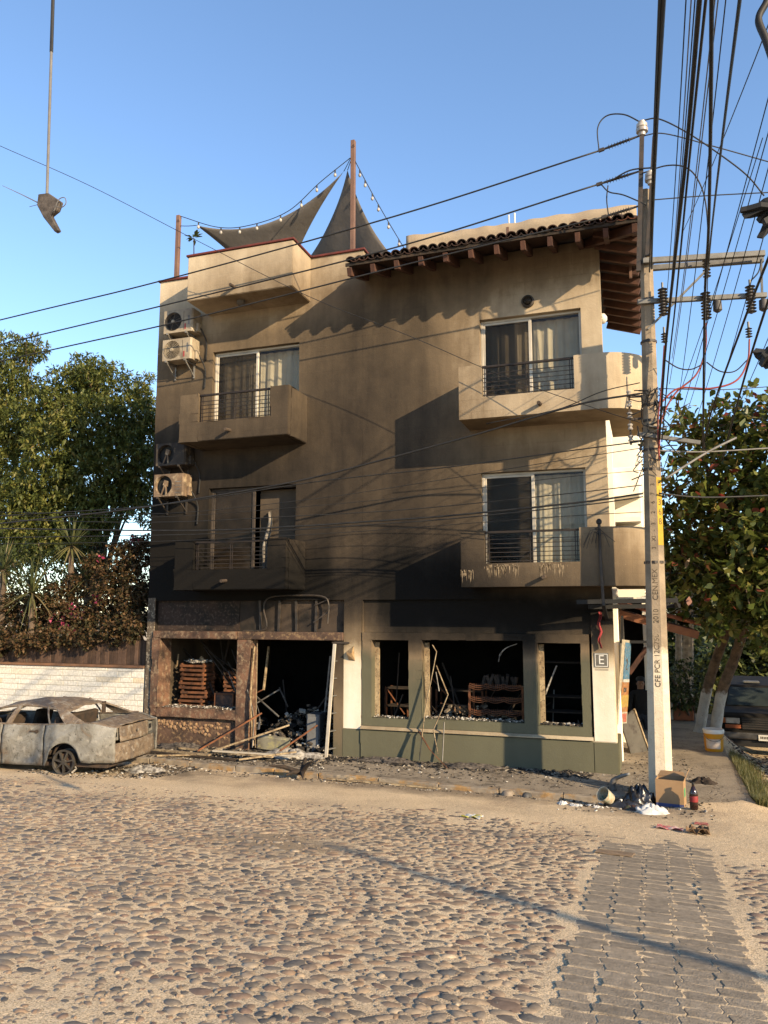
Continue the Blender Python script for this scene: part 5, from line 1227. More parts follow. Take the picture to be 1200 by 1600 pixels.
for P, rad, lab, mm in (([(0.324, 12.000, 4.582), (0.655, 12.200, 4.820), (0.990, 12.400, 5.043), (1.398, 12.800, 5.297)], .018, 'stiff grey stay slanting up right from the pole in front of the tree', 'cable_grey'),
                        ([(0.225, 12.000, 4.366), (0.866, 12.400, 4.333), (1.874, 13.000, 4.399)], .013, 'black cable leaving level across the tree', 'cable'), ([(0.253, 12.000, 5.013), (0.900, 12.400, 5.029), (1.917, 13.000, 5.140)], .012, 'grey cable leaving level over the tree top', 'cable_grey'),
                        ([(0.295, 12.000, 5.965), (1.137, 12.500, 6.004), (1.974, 13.000, 6.116)], .007, 'thin level wire leaving right under the red drops', 'cable')):
    wire(P, rad, lab, mm, RR)
# broken cable end hanging near the camera
t = thing('hanging_cable', 'broken black cable hanging in the upper left sky with a torn bracket at its end', 'cable', (-4.209, 4.400, 5.660))
A = (-4.293, 4.400, 7.520); B = (-4.234, 4.400, 5.805); up_ = Vector(far(B, A, 0.9)); mid = Vector(B).lerp(Vector(A), .70)
q = MB(); q.tube([mid, Vector(A), up_], .0135, 8); q.build('sheath', MAT['cable'], t, smooth=True)
q = MB(); q.tube([Vector(B), mid], .0105, 8); q.build('core', MAT['cable_grey'], t, smooth=True)
MAT['torn'] = M('torn', (.055, .045, .038), (.12, .10, .085), 22, .75, bmp=.4)
poly = [(-4.304, 4.400, 5.808), (-4.206, 4.400, 5.800), (-4.085, 4.400, 5.711), (-4.111, 4.400, 5.643), (-4.169, 4.400, 5.612), (-4.088, 4.400, 5.480), (-4.123, 4.400, 5.470), (-4.241, 4.400, 5.609), (-4.310, 4.400, 5.720)]
q = MB(); k = len(poly); q.add([Vector(p)+Vector((0, -.02, 0)) for p in poly]+[Vector(p)+Vector((.0, .02, 0)) for p in poly], [tuple(range(k)), tuple(range(k, 2*k))[::-1]]+[(i, (i+1) % k, k+(i+1) % k, k+i) for i in range(k)]); q.build('torn_bracket', MAT['torn'], t, bevel=.006)
q = MB(); q.tube(bez([(-4.122, 4.360, 5.624), (-4.080, 4.360, 5.709), (-4.027, 4.360, 5.715), (-4.012, 4.360, 5.666), (-4.052, 4.360, 5.642), (-4.113, 4.360, 5.663)], 6), .0035, 5); q.build('wire_loop', MAT['cable_grey'], t)
q = MB(); q.tube([(-4.299, 4.400, 5.739), (-4.481, 4.400, 5.846), (-4.680, 4.400, 5.958)], [.005, .0035, .002], 5); q.tube([(-4.299, 4.400, 5.734), (-4.397, 4.400, 5.730)], .0025, 4); q.build('wire_tail', MAT['cable_grey'], t)
wire([(-7, 3.6, float(up_.z)+.35), (float(up_.x)-.05, 4.4, float(up_.z)-.02), (2.6, 5.6, float(up_.z)+.5)], .014, 'overhead span above the view from which the broken cable hangs', name='overhead_cable')
# scorched cable ends at the right edge
def frayed(root, tips, label, up2):
    t = thing('frayed_cable', label, 'cable', root, 0, 'burnt cable ends at the right edge')
    rt = Vector(root); r = random.Random(len(label))
    for k, tp in enumerate(tips):
        tp = Vector(tp); q = MB(); a = rt+Vector((r.uniform(-.02, .02), r.uniform(-.05, .05), r.uniform(-.05, .05)))
        m_ = a.lerp(tp, .55)+Vector((0, r.uniform(-.03, .03), r.uniform(-.01, .02))); s_ = Vector((.2, .3, 1)).cross(tp-a).normalized(); w_ = r.uniform(.018, .034)
        L1 = [a-s_*w_*1.5, m_-s_*w_*1.2, m_.lerp(tp, .6)-s_*w_*r.uniform(.5, 1.3), tp-s_*w_*r.uniform(-.3, .2), tp+s_*w_*r.uniform(.2, .8), m_.lerp(tp, .7)+s_*w_*r.uniform(.4, 1.2), m_+s_*w_*1.3, a+s_*w_*1.5]
        q.add(L1, [tuple(range(8))]); q.build('burnt_sleeve', MAT['black'], t, solid=.03)
    q = MB(); q.tube(bez([rt, rt+Vector((.06, 0, .10)), Vector(up2)], 8), .03, 8); q.build('cable', MAT['cable'], t, smooth=True)
frayed((0.754, 4.200, 4.719), [(0.536, 4.150, 4.700), (0.584, 4.200, 4.693), (0.554, 4.150, 4.641), (0.629, 4.200, 4.628), (0.615, 4.200, 4.553), (0.664, 4.250, 4.612), (0.628, 4.300, 4.722), (0.627, 4.100, 4.599), (0.670, 4.200, 4.621)], 'tattered black cable end poking in at the right edge beside the upper cross-arm', (1.5, 4.3, 8.0))
frayed((0.712, 4.200, 3.922), [(0.573, 4.200, 3.961), (0.583, 4.200, 3.933), (0.586, 4.200, 3.875), (0.614, 4.200, 3.846), (0.604, 4.150, 3.891)], 'smaller black cable end poking in at the right edge below the arresters', (1.4, 4.3, 6.8))
wire([(0.760, 4.300, 5.615), (0.735, 4.300, 5.735), (0.708, 4.300, 5.858), (0.751, 4.300, 5.947), (0.778, 4.300, 6.033)], .02, 'curl of thick black cable at the top right corner of the view', name='cable_curl')
# slim steel post out of view whose shadow lies across the street
SPZ = gz(12.0, -1.57)
t = thing('steel_pole', 'slim steel post standing across the street outside the view', 'pole', (12.0, -1.57, SPZ))
q = MB(); q.tube([(12.0, -1.57, SPZ-.1), (12.0, -1.57, 6.9)], [.085, .06], 12); q.build('shaft', MAT['galv'], t, smooth=True)
q = MB(); q.lathe([(.14, 0), (.14, .03), (.08, .05)], (12.0, -1.57, SPZ), 12); q.build('base_plate', MAT['galv'], t)

# ------------------------------------------------------------------ garden wall, fence and planting on the left
MAT['lime_stone'] = M_rand('lime_stone', [(0, (.72, .68, .60)), (.5, (.78, .74, .66)), (.93, (.74, .69, .58)), (1.0, (.68, .55, .38))], .9, .4, 30, spec=.15)
gw = thing('garden_wall', 'low white-painted stone wall behind the burnt car', 'wall', (-13, 13.6, 0))
q = MB(); q.box(-17.5, -9.76, 13.50, 13.85, -.3, 1.47); q.build('wall_core', M('mortar', (.50, .45, .36), (.40, .35, .28), 6), gw)
r = random.Random(21); z = -.08; k = 0
while z < 1.44:
    h = r.choice((.085, .10, .11, .125)); h = min(h, 1.47-z)
    x = -14.4-r.uniform(0, .4)
    while x < -9.80:
        w = r.uniform(.30, .95); x2 = min(x+w, -9.77)
        if x2-x > .05:
            d = r.uniform(.002, .009); q = MB(); q.box(x+.005, x2-.005, 13.5-d, 13.53, z+.004, z+h-.004); q.build('stone', MAT['lime_stone'], gw, bevel=.006)
        x = x2
    z += h
q = MB(); q.box(-17.5, -9.76, 13.46, 13.88, 1.472, 1.525); q.build('coping', M('coping', (.24, .12, .065), (.15, .085, .05), 4, .9, bmp=.5), gw, bevel=.01)
fn = thing('board_fence', 'dark brown upright board fence on top of the white wall', 'fence', (-13, 13.66, 1.525))
MAT['fence'] = M_rand('fence_wood', [(0, (.055, .034, .024)), (.6, (.10, .060, .042)), (1, (.14, .085, .058))], .9)
x = -15.0
while x < -9.85:
    w = r.uniform(.085, .115); q = MB(); q.box(x, x+w-.008, 13.62+r.uniform(0, .012), 13.655, 1.527, 2.08+r.uniform(-.05, .04)); q.build('board', MAT['fence'], fn, bevel=.003); x += w
for z in (1.62, 1.96): q = MB(); q.box(-15, -9.8, 13.657, 13.70, z, z+.07); q.build('rail', MAT['fence'], fn)

def leaves(whorls, L, W, per, seed, droop=.35, fold=.22, obov=False):
    """whorls: (point, outward dir) -> leaf quads as numpy arrays"""
    g = np.random.default_rng(seed); P = np.repeat(np.array([w[0] for w in whorls]), per, 0); O = np.repeat(np.array([w[1] for w in whorls]), per, 0)
    n = len(P); d = O*g.uniform(.1, .9, (n, 1))+g.normal(0, .75, (n, 3)); d[:, 2] -= droop*g.uniform(0, 1.4, n)
    d /= np.linalg.norm(d, axis=1, keepdims=True)+1e-9
    up = np.tile([0, 0, 1.0], (n, 1))+g.normal(0, .35, (n, 3))
    s = np.cross(d, up); s /= np.linalg.norm(s, axis=1, keepdims=True)+1e-9; nr = np.cross(s, d)
    l = (L*g.uniform(.6, 1.2, n))[:, None]; w = (W*g.uniform(.7, 1.2, n))[:, None]
    P = P+g.normal(0, L*.22, (n, 3))
    m = .62 if obov else .45
    a = P; b = P+d*l*m+s*w*.5-nr*w*fold; c = P+d*l-np.array([0, 0, 1])*l*.10; e = P+d*l*m-s*w*.5-nr*w*fold
    if obov:
        f1 = P+d*l*.92+s*w*.30-nr*w*fold*.6; f2 = P+d*l*.92-s*w*.30-nr*w*fold*.6
        V = np.stack([a, b, f1, c, f2, e], 1).reshape(-1, 3); F = np.arange(n*6).reshape(n, 6)
    else:
        V = np.stack([a, b, c, e], 1).reshape(-1, 3); F = np.arange(n*4).reshape(n, 4)
    return V, F, g
def leaf_mesh(name, V, F, mat, vals, parent):
    me = bpy.data.meshes.new(name); o_ = np.array(world_loc(parent)) if parent is not None else 0
    n, k = F.shape
    me.vertices.add(len(V)); me.vertices.foreach_set('co', (V-o_).astype(np.float32).ravel())
    me.loops.add(n*k); me.loops.foreach_set('vertex_index', F.astype(np.int32).ravel())
    me.polygons.add(n); me.polygons.foreach_set('loop_start', np.arange(0, n*k, k, dtype=np.int32)); me.polygons.foreach_set('loop_total', np.full(n, k, dtype=np.int32))
    me.update(calc_edges=True); set_rnd(me, vals.astype(np.float32)); me.materials.append(mat)
    o = bpy.data.objects.new(name, me); COL.objects.link(o); o.parent = parent; return o
def clumps_to_whorls(cl, n_per, seed, fill=.35):
    g = np.random.default_rng(seed); out = []
    for (c, rad) in cl:
        c = np.array(c)
        k = max(4, int(n_per*(rad/.8)**2)); v = g.normal(0, 1, (k, 3)); v /= np.linalg.norm(v, axis=1, keepdims=True)
        rr = rad*np.where(g.random(k) < fill, g.uniform(.3, .9, k), g.uniform(.82, 1.12, k))
        for vi, ri in zip(v, rr): out.append((c+vi*ri*np.array([1, 1, .86]), vi))
    return out
BARK = M('bark', (.16, .115, .080), (.085, .062, .045), 6, .95, bmp=.8, bscale=20, bdist=.03)
def limbs(mb, base, fork, cl, r0, seed):
    r = random.Random(seed); base, fork = Vector(base), Vector(fork)
    mb.tube(bez([base, base.lerp(fork, .5)+Vector((r.uniform(-.1, .1), r.uniform(-.1, .1), 0)), fork], 5), [r0*(1.15-.5*i/10) for i in range(11)], 9)
    for c, rad in cl:
        c = Vector(c); m = fork.lerp(c, .5)+Vector((r.uniform(-.25, .25), r.uniform(-.25, .25), r.uniform(-.1, .35)))
        P = bez([fork-Vector((0, 0, .2)), m, c], 5); mb.tube(P, [max(.012, r0*.5*(1-.92*i/(len(P)-1))) for i in range(len(P))], 6)
        for _ in range(3):
            e = c+Vector((r.gauss(0, 1), r.gauss(0, 1), r.gauss(.2, .8))).normalized()*rad*.95; mb.tube([P[-3], P[-3].lerp(e, .6)+Vector((0, 0, .06)), e], [.022, .015, .006], 4)
def tree(name, label, base, fork, cl, n_per, per, L, W, mat, seed, r0=.2, obov=False, tone=None, fill=.35, droop=.35):
    t = thing(name, label, 'tree', base)
    q = MB(); limbs(q, base, fork, cl, r0, seed); q.build('trunk', BARK, t, smooth='all')
    V, F, g = leaves(clumps_to_whorls(cl, n_per, seed, fill), L, W, per, seed, droop, obov=obov)
    n = len(F); vals = np.clip(np.repeat(g.random(n//per+1), per)[:n]*.7+g.random(n)*.3, 0, 1)
    if tone is not None: vals = tone(vals, g)
    leaf_mesh('crown', V, F, mat, vals, t); return t
LEAF_M = leaf_mat('mango_leaf', [(0, (.060, .085, .022)), (.45, (.130, .155, .038)), (.75, (.205, .21, .052)), (.93, (.29, .25, .075)), (1, (.18, .11, .055))], .34)
def cl(*a): return list(a)
tree('garden_tree', 'broad dark-leaved tree towering behind the white wall against the house', (-14.5, 17.6, -.1), (-14.4, 17.6, 3.0),
     cl(((-15.466, 17.400, 8.835), .85), ((-14.532, 17.600, 9.085), .75), ((-15.744, 17.000, 8.193), .8), ((-13.554, 17.400, 7.924), .75), ((-14.228, 16.800, 7.656), .95), ((-15.154, 16.800, 7.007), .95), ((-13.291, 17.000, 6.744), .85), ((-13.093, 17.600, 7.117), .55), ((-12.838, 17.400, 6.135), .50),
        ((-14.144, 16.800, 6.233), .95), ((-15.519, 16.800, 5.954), .95), ((-13.290, 17.200, 5.777), .50), ((-14.720, 16.800, 5.298), .80), ((-15.700, 16.600, 4.963), .80), ((-13.812, 17.000, 4.902), .34), ((-15.116, 17.600, 9.524), .50), ((-14.668, 17.000, 4.443), .5), ((-13.464, 17.800, 8.664), .35), ((-13.064, 17.800, 7.888), .4), ((-15.366, 16.400, 4.413), .6), ((-14.632, 16.400, 4.477), .55), ((-16.095, 16.400, 5.482), .7), ((-13.888, 16.600, 4.727), .4), ((-13.416, 16.600, 5.389), .6)), 380, 8, .165, .058, LEAF_M, 3, r0=.12)
tree('garden_tree', 'taller tree with a bare forked limb at the far left edge behind the wall', (-19.2, 18.6, -.1), (-18.6, 18.6, 4.2),
     cl(((-18.820, 18.400, 10.778), .70), ((-17.882, 18.400, 10.777), .42), ((-18.964, 18.000, 9.633), .95), ((-17.954, 18.000, 9.534), .62), ((-18.195, 17.600, 8.254), .95), ((-17.091, 17.600, 7.972), .85), ((-17.638, 17.400, 6.817), .95), ((-18.782, 17.600, 7.906), 1.0), ((-17.463, 17.200, 5.647), .9), ((-17.960, 17.200, 4.552), .9), ((-16.600, 17.000, 4.497), .75)), 300, 8, .175, .058, LEAF_M, 5, r0=.13)
tree('garden_tree', 'sprig of foliage showing at the house corner behind the larger tree', (-12.6, 19.6, -.1), (-12.7, 19.6, 3.4),
     cl(((-14.485, 19.400, 9.657), .34), ((-14.266, 19.400, 8.967), .42), ((-14.597, 19.400, 6.199), .4), ((-14.110, 19.400, 5.590), .45), ((-14.063, 19.400, 7.550), .5)), 260, 8, .17, .055, LEAF_M, 6, r0=.08)

# bougainvillea tumbling over the fence, scorched brown near the house
LEAF_B = leaf_mat('bougainvillea_leaf', [(0, (.030, .030, .012)), (.3, (.062, .056, .022)), (.55, (.12, .070, .030)), (.78, (.175, .095, .045)), (.90, (.20, .13, .06)), (.905, (.42, .045, .13)), (1, (.50, .07, .17))], .3, .65)
b = thing('bougainvillea', 'scorched bougainvillea with a few pink flowers tumbling over the board fence', 'bush', (-11.8, 14.1, 0))
clb = cl(((-10.480, 13.950, 2.562), .34), ((-10.459, 14.100, 3.181), .36), ((-10.448, 14.200, 3.812), .30), ((-10.885, 14.200, 3.540), .30), ((-11.120, 14.000, 2.976), .38), ((-11.558, 13.950, 2.491), .36), ((-10.841, 13.900, 2.358), .30), ((-12.163, 13.950, 2.560), .36), ((-12.852, 13.950, 2.346), .34), ((-13.563, 13.950, 2.199), .36), ((-12.157, 14.200, 3.202), .30),
          ((-11.745, 14.300, 3.704), .28), ((-12.439, 13.900, 2.139), .28), ((-11.648, 13.880, 2.147), .26), ((-10.492, 13.880, 2.225), .25), ((-14.291, 14.000, 2.557), .4), ((-13.099, 13.860, 1.993), .22), ((-13.720, 13.860, 1.843), .22), ((-11.029, 13.850, 1.991), .2), ((-10.212, 14.000, 2.970), .25), ((-10.434, 14.300, 4.101), .2), ((-10.703, 14.300, 4.109), .22), ((-11.237, 14.400, 4.060), .2), ((-14.836, 14.000, 2.261), .4))
clb += cl(((-10.163, 13.550, 2.235), .24), ((-10.614, 13.520, 2.166), .26), ((-11.177, 13.520, 2.094), .24), ((-11.757, 13.520, 2.088), .26), ((-12.346, 13.520, 2.014), .26), ((-12.948, 13.520, 1.938), .26), ((-13.568, 13.520, 1.930), .28), ((-12.498, 14.000, 2.985), .32), ((-13.013, 14.000, 2.702), .34), ((-13.847, 14.100, 2.776), .34), ((-10.049, 13.600, 2.366), .26), ((-10.460, 13.900, 2.902), .34), ((-11.218, 14.100, 3.329), .34), ((-10.892, 14.300, 3.829), .28))
wb_ = clumps_to_whorls(clb, 1150, 9, .4); V, F, g = leaves(wb_, .085, .060, 5, 9, .3)
vals = np.clip(g.random(len(F))*.88, 0, .88)
fc = [np.array((-12.051, 13.700, 2.354)), np.array((-11.698, 13.700, 2.151)), np.array((-11.474, 14.000, 3.850)), np.array((-11.173, 13.800, 2.904)), np.array((-11.916, 13.750, 2.768)), np.array((-12.242, 13.750, 2.491)), np.array((-10.623, 14.100, 4.160)), np.array((-13.340, 13.750, 2.531)), np.array((-11.774, 13.800, 2.533))]
cen = V.reshape(len(F), 4, 3).mean(1)
for k, c in enumerate(fc):
    d = np.linalg.norm((cen-c)*[1, .5, 1], axis=1); hit = (d < .13) & (g.random(len(F)) < .32); vals[hit] = g.uniform(.92, 1, hit.sum())
leaf_mesh('crown', V, F, LEAF_B, vals, b)
q = MB(); r = random.Random(6)
for c, rad in clb: q.tube(bez([(-11.9+r.uniform(-1.6, 1.4), 14.3, 0), (c[0]+r.uniform(-.3, .3), 14.3, c[2]*.6), c], 5), [.03*(1-.08*i) for i in range(11)], 5)
q.build('stem', BARK, b)
# yuccas
LEAF_Y = leaf_mat('yucca_leaf', [(0, (.045, .060, .022)), (.5, (.085, .105, .040)), (.85, (.15, .15, .06)), (1, (.22, .17, .09))], .25)
def yucca(c, L, n, label, seed):
    r = random.Random(seed); c = Vector(c); t = thing('yucca', label, 'plant', (c.x, c.y, 0), 0, 'yuccas behind the fence')
    q = MB(); q.tube(bez([(c.x+r.uniform(-.2, .2), c.y, -.1), (c.x+.05, c.y, c.z*.6), c], 5), [.09-.003*i for i in range(11)], 8); q.build('trunk', BARK, t, smooth='all')
    q = MB(); vals = []
    for k in range(n):
        a = r.uniform(0, 6.283); e = r.uniform(-.75, 1.45); d = Vector((math.cos(a)*math.cos(e), math.sin(a)*math.cos(e), math.sin(e))); s_ = d.cross(Vector((0, 0, 1))).normalized(); nr = s_.cross(d); l = L*r.uniform(.7, 1.1); w = .024*r.uniform(.8, 1.2); P = []
        for i in range(5):
            u = i/4; P.append((c+d*l*u-Vector((0, 0, 1))*l*(.22 if e < .6 else .06)*u*u, w*(1-.93*u**1.6)))
        rows = [[p-s_*ww, p-nr*ww*.55, p+s_*ww] for p, ww in P]; q.grid(rows); vals += [r.random() if e > -.2 else r.uniform(.8, 1)]*8
    o = q.build('leaves', LEAF_Y, t, recalc=False); set_rnd(o.data, vals)
yucca((-12.937, 13.700, 3.053), .95, 80, 'spiky yucca with yellowing blades nearest the left edge, before the bougainvillea', 1)
yucca((-12.357, 14.200, 4.118), .75, 70, 'spiky yucca standing highest, in front of the dark tree', 2)
yucca((-11.987, 14.300, 3.347), .65, 55, 'smaller spiky yucca half hidden in the bougainvillea', 3)
yucca((-13.992, 13.900, 3.578), .8, 60, 'spiky yucca cut off by the left edge of the view', 4)

# ------------------------------------------------------------------ almond tree and planting down the side street
LEAF_A = leaf_mat('almond_leaf', [(0, (.050, .072, .016)), (.4, (.105, .135, .028)), (.72, (.17, .19, .042)), (.90, (.27, .24, .07)), (.95, (.20, .10, .05)), (1, (.42, .06, .05))], .35, .42)
TB1, TB2 = Vector((0.943, 19.220, -0.072)), Vector((1.242, 18.915, -0.069))
t = thing('almond_tree', 'large-leaved tree leaning over the side street on twin limewashed trunks', 'tree', tuple(TB1))

def M_trunk():
    m, nt, bb = nodes_of('limewashed_bark'); p = pos(nt); bb.inputs['Roughness'].default_value = .95
    col = ramp(nt, noise(nt, 7, 6, p, .65), [(.35, (.20, .135, .085)), (.65, (.075, .052, .038))])
    sep = nt.nodes.new('ShaderNodeSeparateXYZ'); nt.links.new(p, sep.inputs[0])
    d = mth(nt, 'ADD', sep.outputs[2], mth(nt, 'MULTIPLY', mth(nt, 'SUBTRACT', noise(nt, 9, 4, p), .5), .35))
    f = mth(nt, 'MULTIPLY', ramp(nt, mth(nt, 'MULTIPLY', mth(nt, 'ADD', d, 1.0), .4, True), [(.735, 1.0), (.765, 0.0)]), ramp(nt, noise(nt, 30, 5, p, .7), [(.60, 1.0), (.70, .2)]))
    col = mix(nt, f, col, ramp(nt, noise(nt, 5, 5, p), [(.3, (.60, .59, .55)), (.7, (.42, .41, .38))]))
    nt.links.new(col, bb.inputs['Base Color']); bump(nt, bb, noise(nt, 18, 6, p, .65), .8, .04); return m
tk = M_trunk()
for P, rr in (((TB1-Vector((0, 0, .2)), (1.140, 18.900, 0.789), (1.375, 18.700, 1.578), (1.594, 18.300, 2.218), (1.782, 18.000, 2.968)), .118), ((TB2-Vector((0, 0, .2)), (1.425, 18.500, 0.838), (1.701, 18.300, 1.607), (1.891, 18.000, 2.227), (2.141, 17.400, 2.954)), .122)):
    q = MB(); PP = bez(P, 7); q.tube(PP, [rr*(1.18 if i < 2 else 1)*(1-.30*i/len(PP))*(1+.05*math.sin(i*2.1)) for i in range(len(PP))], 11); q.build('trunk', tk, t, smooth='all')
cla = cl(((0.739, 16.400, 5.913), .62), ((1.378, 16.200, 6.281), .62), ((1.929, 16.000, 6.190), .62), ((2.318, 15.600, 6.128), .8), ((0.656, 16.000, 4.939), .50), ((1.165, 15.600, 5.163), .72), ((1.754, 15.400, 5.156), .8), ((2.308, 15.200, 5.090), .9), ((0.776, 15.600, 4.137), .62), ((1.360, 15.200, 4.196), .8), ((1.965, 15.000, 4.095), .85),
          ((0.585, 15.800, 3.545), .50), ((1.046, 15.200, 3.325), .70), ((1.608, 15.000, 3.250), .8), ((2.199, 15.200, 3.250), .9), ((0.680, 16.200, 2.754), .42), ((1.203, 15.600, 2.630), .55), ((1.850, 15.600, 2.630), .5), ((2.237, 15.800, 2.455), .7), ((0.779, 17.000, 6.860), .0 + .28), ((2.661, 15.200, 4.148), 1.2), ((3.085, 15.200, 5.275), 1.2), ((3.091, 15.400, 3.246), 1.2), ((0.519, 16.200, 4.396), .34), ((0.418, 16.000, 3.311), .3), ((2.7, 19.4, 3.7), 1.0), ((3.7, 20.5, 3.8), 1.2), ((3.1, 22.0, 4.0), 1.3), ((1.9, 21.0, 3.6), .9), ((4.6, 19.0, 3.6), 1.2), ((4.8, 21.6, 3.6), 1.3), ((4.0, 17.6, 3.8), 1.1))  # last clumps added over the truck to keep sky light off it
q = MB(); r = random.Random(17)
for c, rad in cla:
    fk = Vector((2.1+r.uniform(-.2, .2), 17.6, 3.0)); q.tube(bez([fk, fk.lerp(Vector(c), .5)+Vector((0, 0, .3)), c], 5), [.075*(1-.085*i) for i in range(11)], 6)
    for _ in range(4):
        e = Vector(c)+Vector((r.gauss(0, 1), r.gauss(0, 1), r.gauss(.2, .8))).normalized()*rad; q.tube([c, Vector(c).lerp(e, .6), e], [.018, .012, .005], 4)
q.build('branches', BARK, t, smooth='all')
V, F, g = leaves(clumps_to_whorls(cla, 92, 15, .45), .205, .108, 6, 15, .25, obov=True)
leaf_mesh('crown', V, F, LEAF_A, np.clip(g.random(len(F))**1.1*.99, 0, 1), t)
LEAF_D = leaf_mat('shrub_leaf', [(0, (.020, .030, .010)), (.5, (.045, .065, .018)), (.85, (.09, .115, .03)), (1, (.17, .17, .05))], .3)
def shrub(label, clm, n_per, L, W, seed, base):
    t = thing('shrub', label, 'shrub', base, 0); V, F, g = leaves(clumps_to_whorls(clm, n_per, seed, .4), L, W, 6, seed, .2); leaf_mesh('crown', V, F, LEAF_D, g.random(len(F)), t)
    q = MB(); r = random.Random(seed)
    for c, rad in clm: q.tube([Vector(base)-Vector((0, 0, .1)), Vector(base).lerp(Vector(c), .6), c], [.05, .035, .015], 5)
    q.build('stem', BARK, t)
shrub('leafy hedge plant rising from the orange planter behind the pole', cl(((0.494, 21.000, 0.952), .5), ((0.877, 21.200, 0.915), .5), ((0.621, 20.800, 0.582), .42), ((1.000, 21.000, 0.575), .4), ((0.353, 21.000, 0.506), .35), ((0.793, 21.400, 1.217), .3)), 150, .12, .06, 31, (.95, 21.3, -.1))
for k, (lab, c_) in enumerate((('dark hedge mass behind the truck roof', cl(((2.006, 30.000, 0.714), .9), ((2.732, 31.000, 0.894), 1.0), ((3.475, 31.000, 0.909), 1.1), ((4.206, 31.000, 0.924), 1.2), ((2.909, 31.000, 0.213), .9), ((3.862, 31.000, 0.352), 1.0), ((5.013, 31.000, 0.716), 1.4))),
                              ('dark bank of bushes filling the gap between the canopy and the twin trunks', cl(((0.702, 33.000, 0.989), 1.0), ((1.544, 33.000, 1.253), 1.1), ((2.312, 34.000, 1.221), 1.1), ((1.014, 33.000, -0.000), 1.0), ((1.892, 32.000, 0.104), 1.0), ((1.519, 32.000, -0.620), .9), ((0.413, 33.000, -0.142), .9), ((0.115, 34.000, 1.189), .9), ((2.440, 31.000, -0.598), .8))),
                              ('tall dark foliage beyond the almond tree', cl(((1.231, 36.000, 2.492), 1.4), ((2.338, 37.000, 2.770), 1.5), ((3.272, 36.000, 2.495), 1.5), ((4.225, 36.000, 1.828), 1.3), ((5.067, 36.000, 1.703), 1.5), ((0.940, 37.000, 4.204), 1.2), ((2.094, 38.000, 4.817), 1.6), ((3.294, 38.000, 4.502), 1.6), ((5.713, 36.000, 2.498), 1.6))))):
    cc = c_[0][0]; shrub(lab, c_, 95, .30, .16, 40+k, (c_[1][0][0], c_[1][0][1], gz(2, 27)))
# palm trunks behind the canopy
for k, (a, b_, lab) in enumerate((((0.845, 23.000, 0.938), (0.965, 23.000, 2.104), 'ringed pale palm trunk standing behind the canopy, the thicker of two'), ((0.664, 23.600, 0.889), (0.753, 23.600, 2.088), 'ringed palm trunk standing behind the canopy, the slimmer of two'))):
    a, b_ = Vector(a), Vector(b_); t = thing('palm_trunk', lab, 'palm', (a.x, a.y, gz(a.x, a.y)), 0, 'palm trunks behind the canopy'); q = MB(); P = []; rs = []
    lo = Vector((a.x-.02, a.y, gz(a.x, a.y)-.1)); hi = b_+(b_-a)*1.2
    for i in range(60): u = i/59; P.append(lo.lerp(hi, u)); rs.append((.155 if k == 0 else .10)*(1.1-.25*u)*(1.05 if i % 2 else .97))
    q.tube(P, rs, 10); q.build('trunk', M('palm_bark', (.36, .30, .225), (.22, .18, .135), 9), t)
    q = MB(); vals = []; r = random.Random(50+k)
    for j in range(13):
        az = j*.483; d = Vector((math.cos(az), math.sin(az), 0)); prev = []
        for i in range(14):
            u = i/13; p = hi+d*1.5*u+Vector((0, 0, .55*u-1.5*u*u)); s_ = d.cross(Vector((0, 0, 1))); l = .34*(1-.6*u)
            for sg in (-1, 1): q.add([p, p+s_*sg*l*.5+d*.05+Vector((0, 0, .02)), p+s_*sg*l+d*.12-Vector((0, 0, .12)), p+s_*sg*l*.5-d*.0], [(0,1,2,3)]); vals.append(r.random())
    o = q.build('fronds', LEAF_D, t, recalc=False); set_rnd(o.data, vals)

# unseen tree added to throw shade on the truck and side street
tree('added_shade_tree', 'unseen spreading tree added across the side street to shade the truck', (8.2, 14.6, gz(8.2, 14.6)-.1), (8.2, 14.6, 2.0),
     [((6.6, 15.4, 3.2), 1.2), ((8.0, 13.6, 3.4), 1.3), ((9.3, 15.2, 3.4), 1.3), ((7.6, 16.6, 3.0), 1.3), ((8.2, 14.8, 4.6), 1.4), ((6.0, 17.6, 2.6), 1.2), ((9.6, 12.6, 3.0), 1.2), ((7.0, 14.0, 2.2), 1.0), ((7.2, 18.6, 3.4), 1.3), ((8.6, 17.6, 4.4), 1.3), ((6.2, 16.4, 4.2), 1.1)], 90, 6, .26, .14, LEAF_D, 71, r0=.2, obov=True)

shrub('dark shrubbery filling in behind the yuccas and the bougainvillea', cl(((-15.205, 15.400, 3.837), .55), ((-14.184, 15.400, 3.658), .55), ((-13.391, 15.600, 3.813), .5), ((-12.693, 15.800, 3.890), .40), ((-14.558, 15.200, 3.180), .5), ((-13.479, 15.200, 3.092), .5), ((-12.617, 15.400, 3.244), .45), ((-11.938, 15.600, 3.243), .45), ((-15.351, 15.200, 3.027), .5), ((-14.804, 15.800, 4.348), .4), ((-11.420, 15.200, 2.556), .5), ((-12.598, 15.200, 2.554), .5), ((-13.918, 15.200, 2.475), .5), ((-15.091, 15.200, 2.315), .5)), 210, .13, .055, 91, (-13.0, 15.5, -.1))

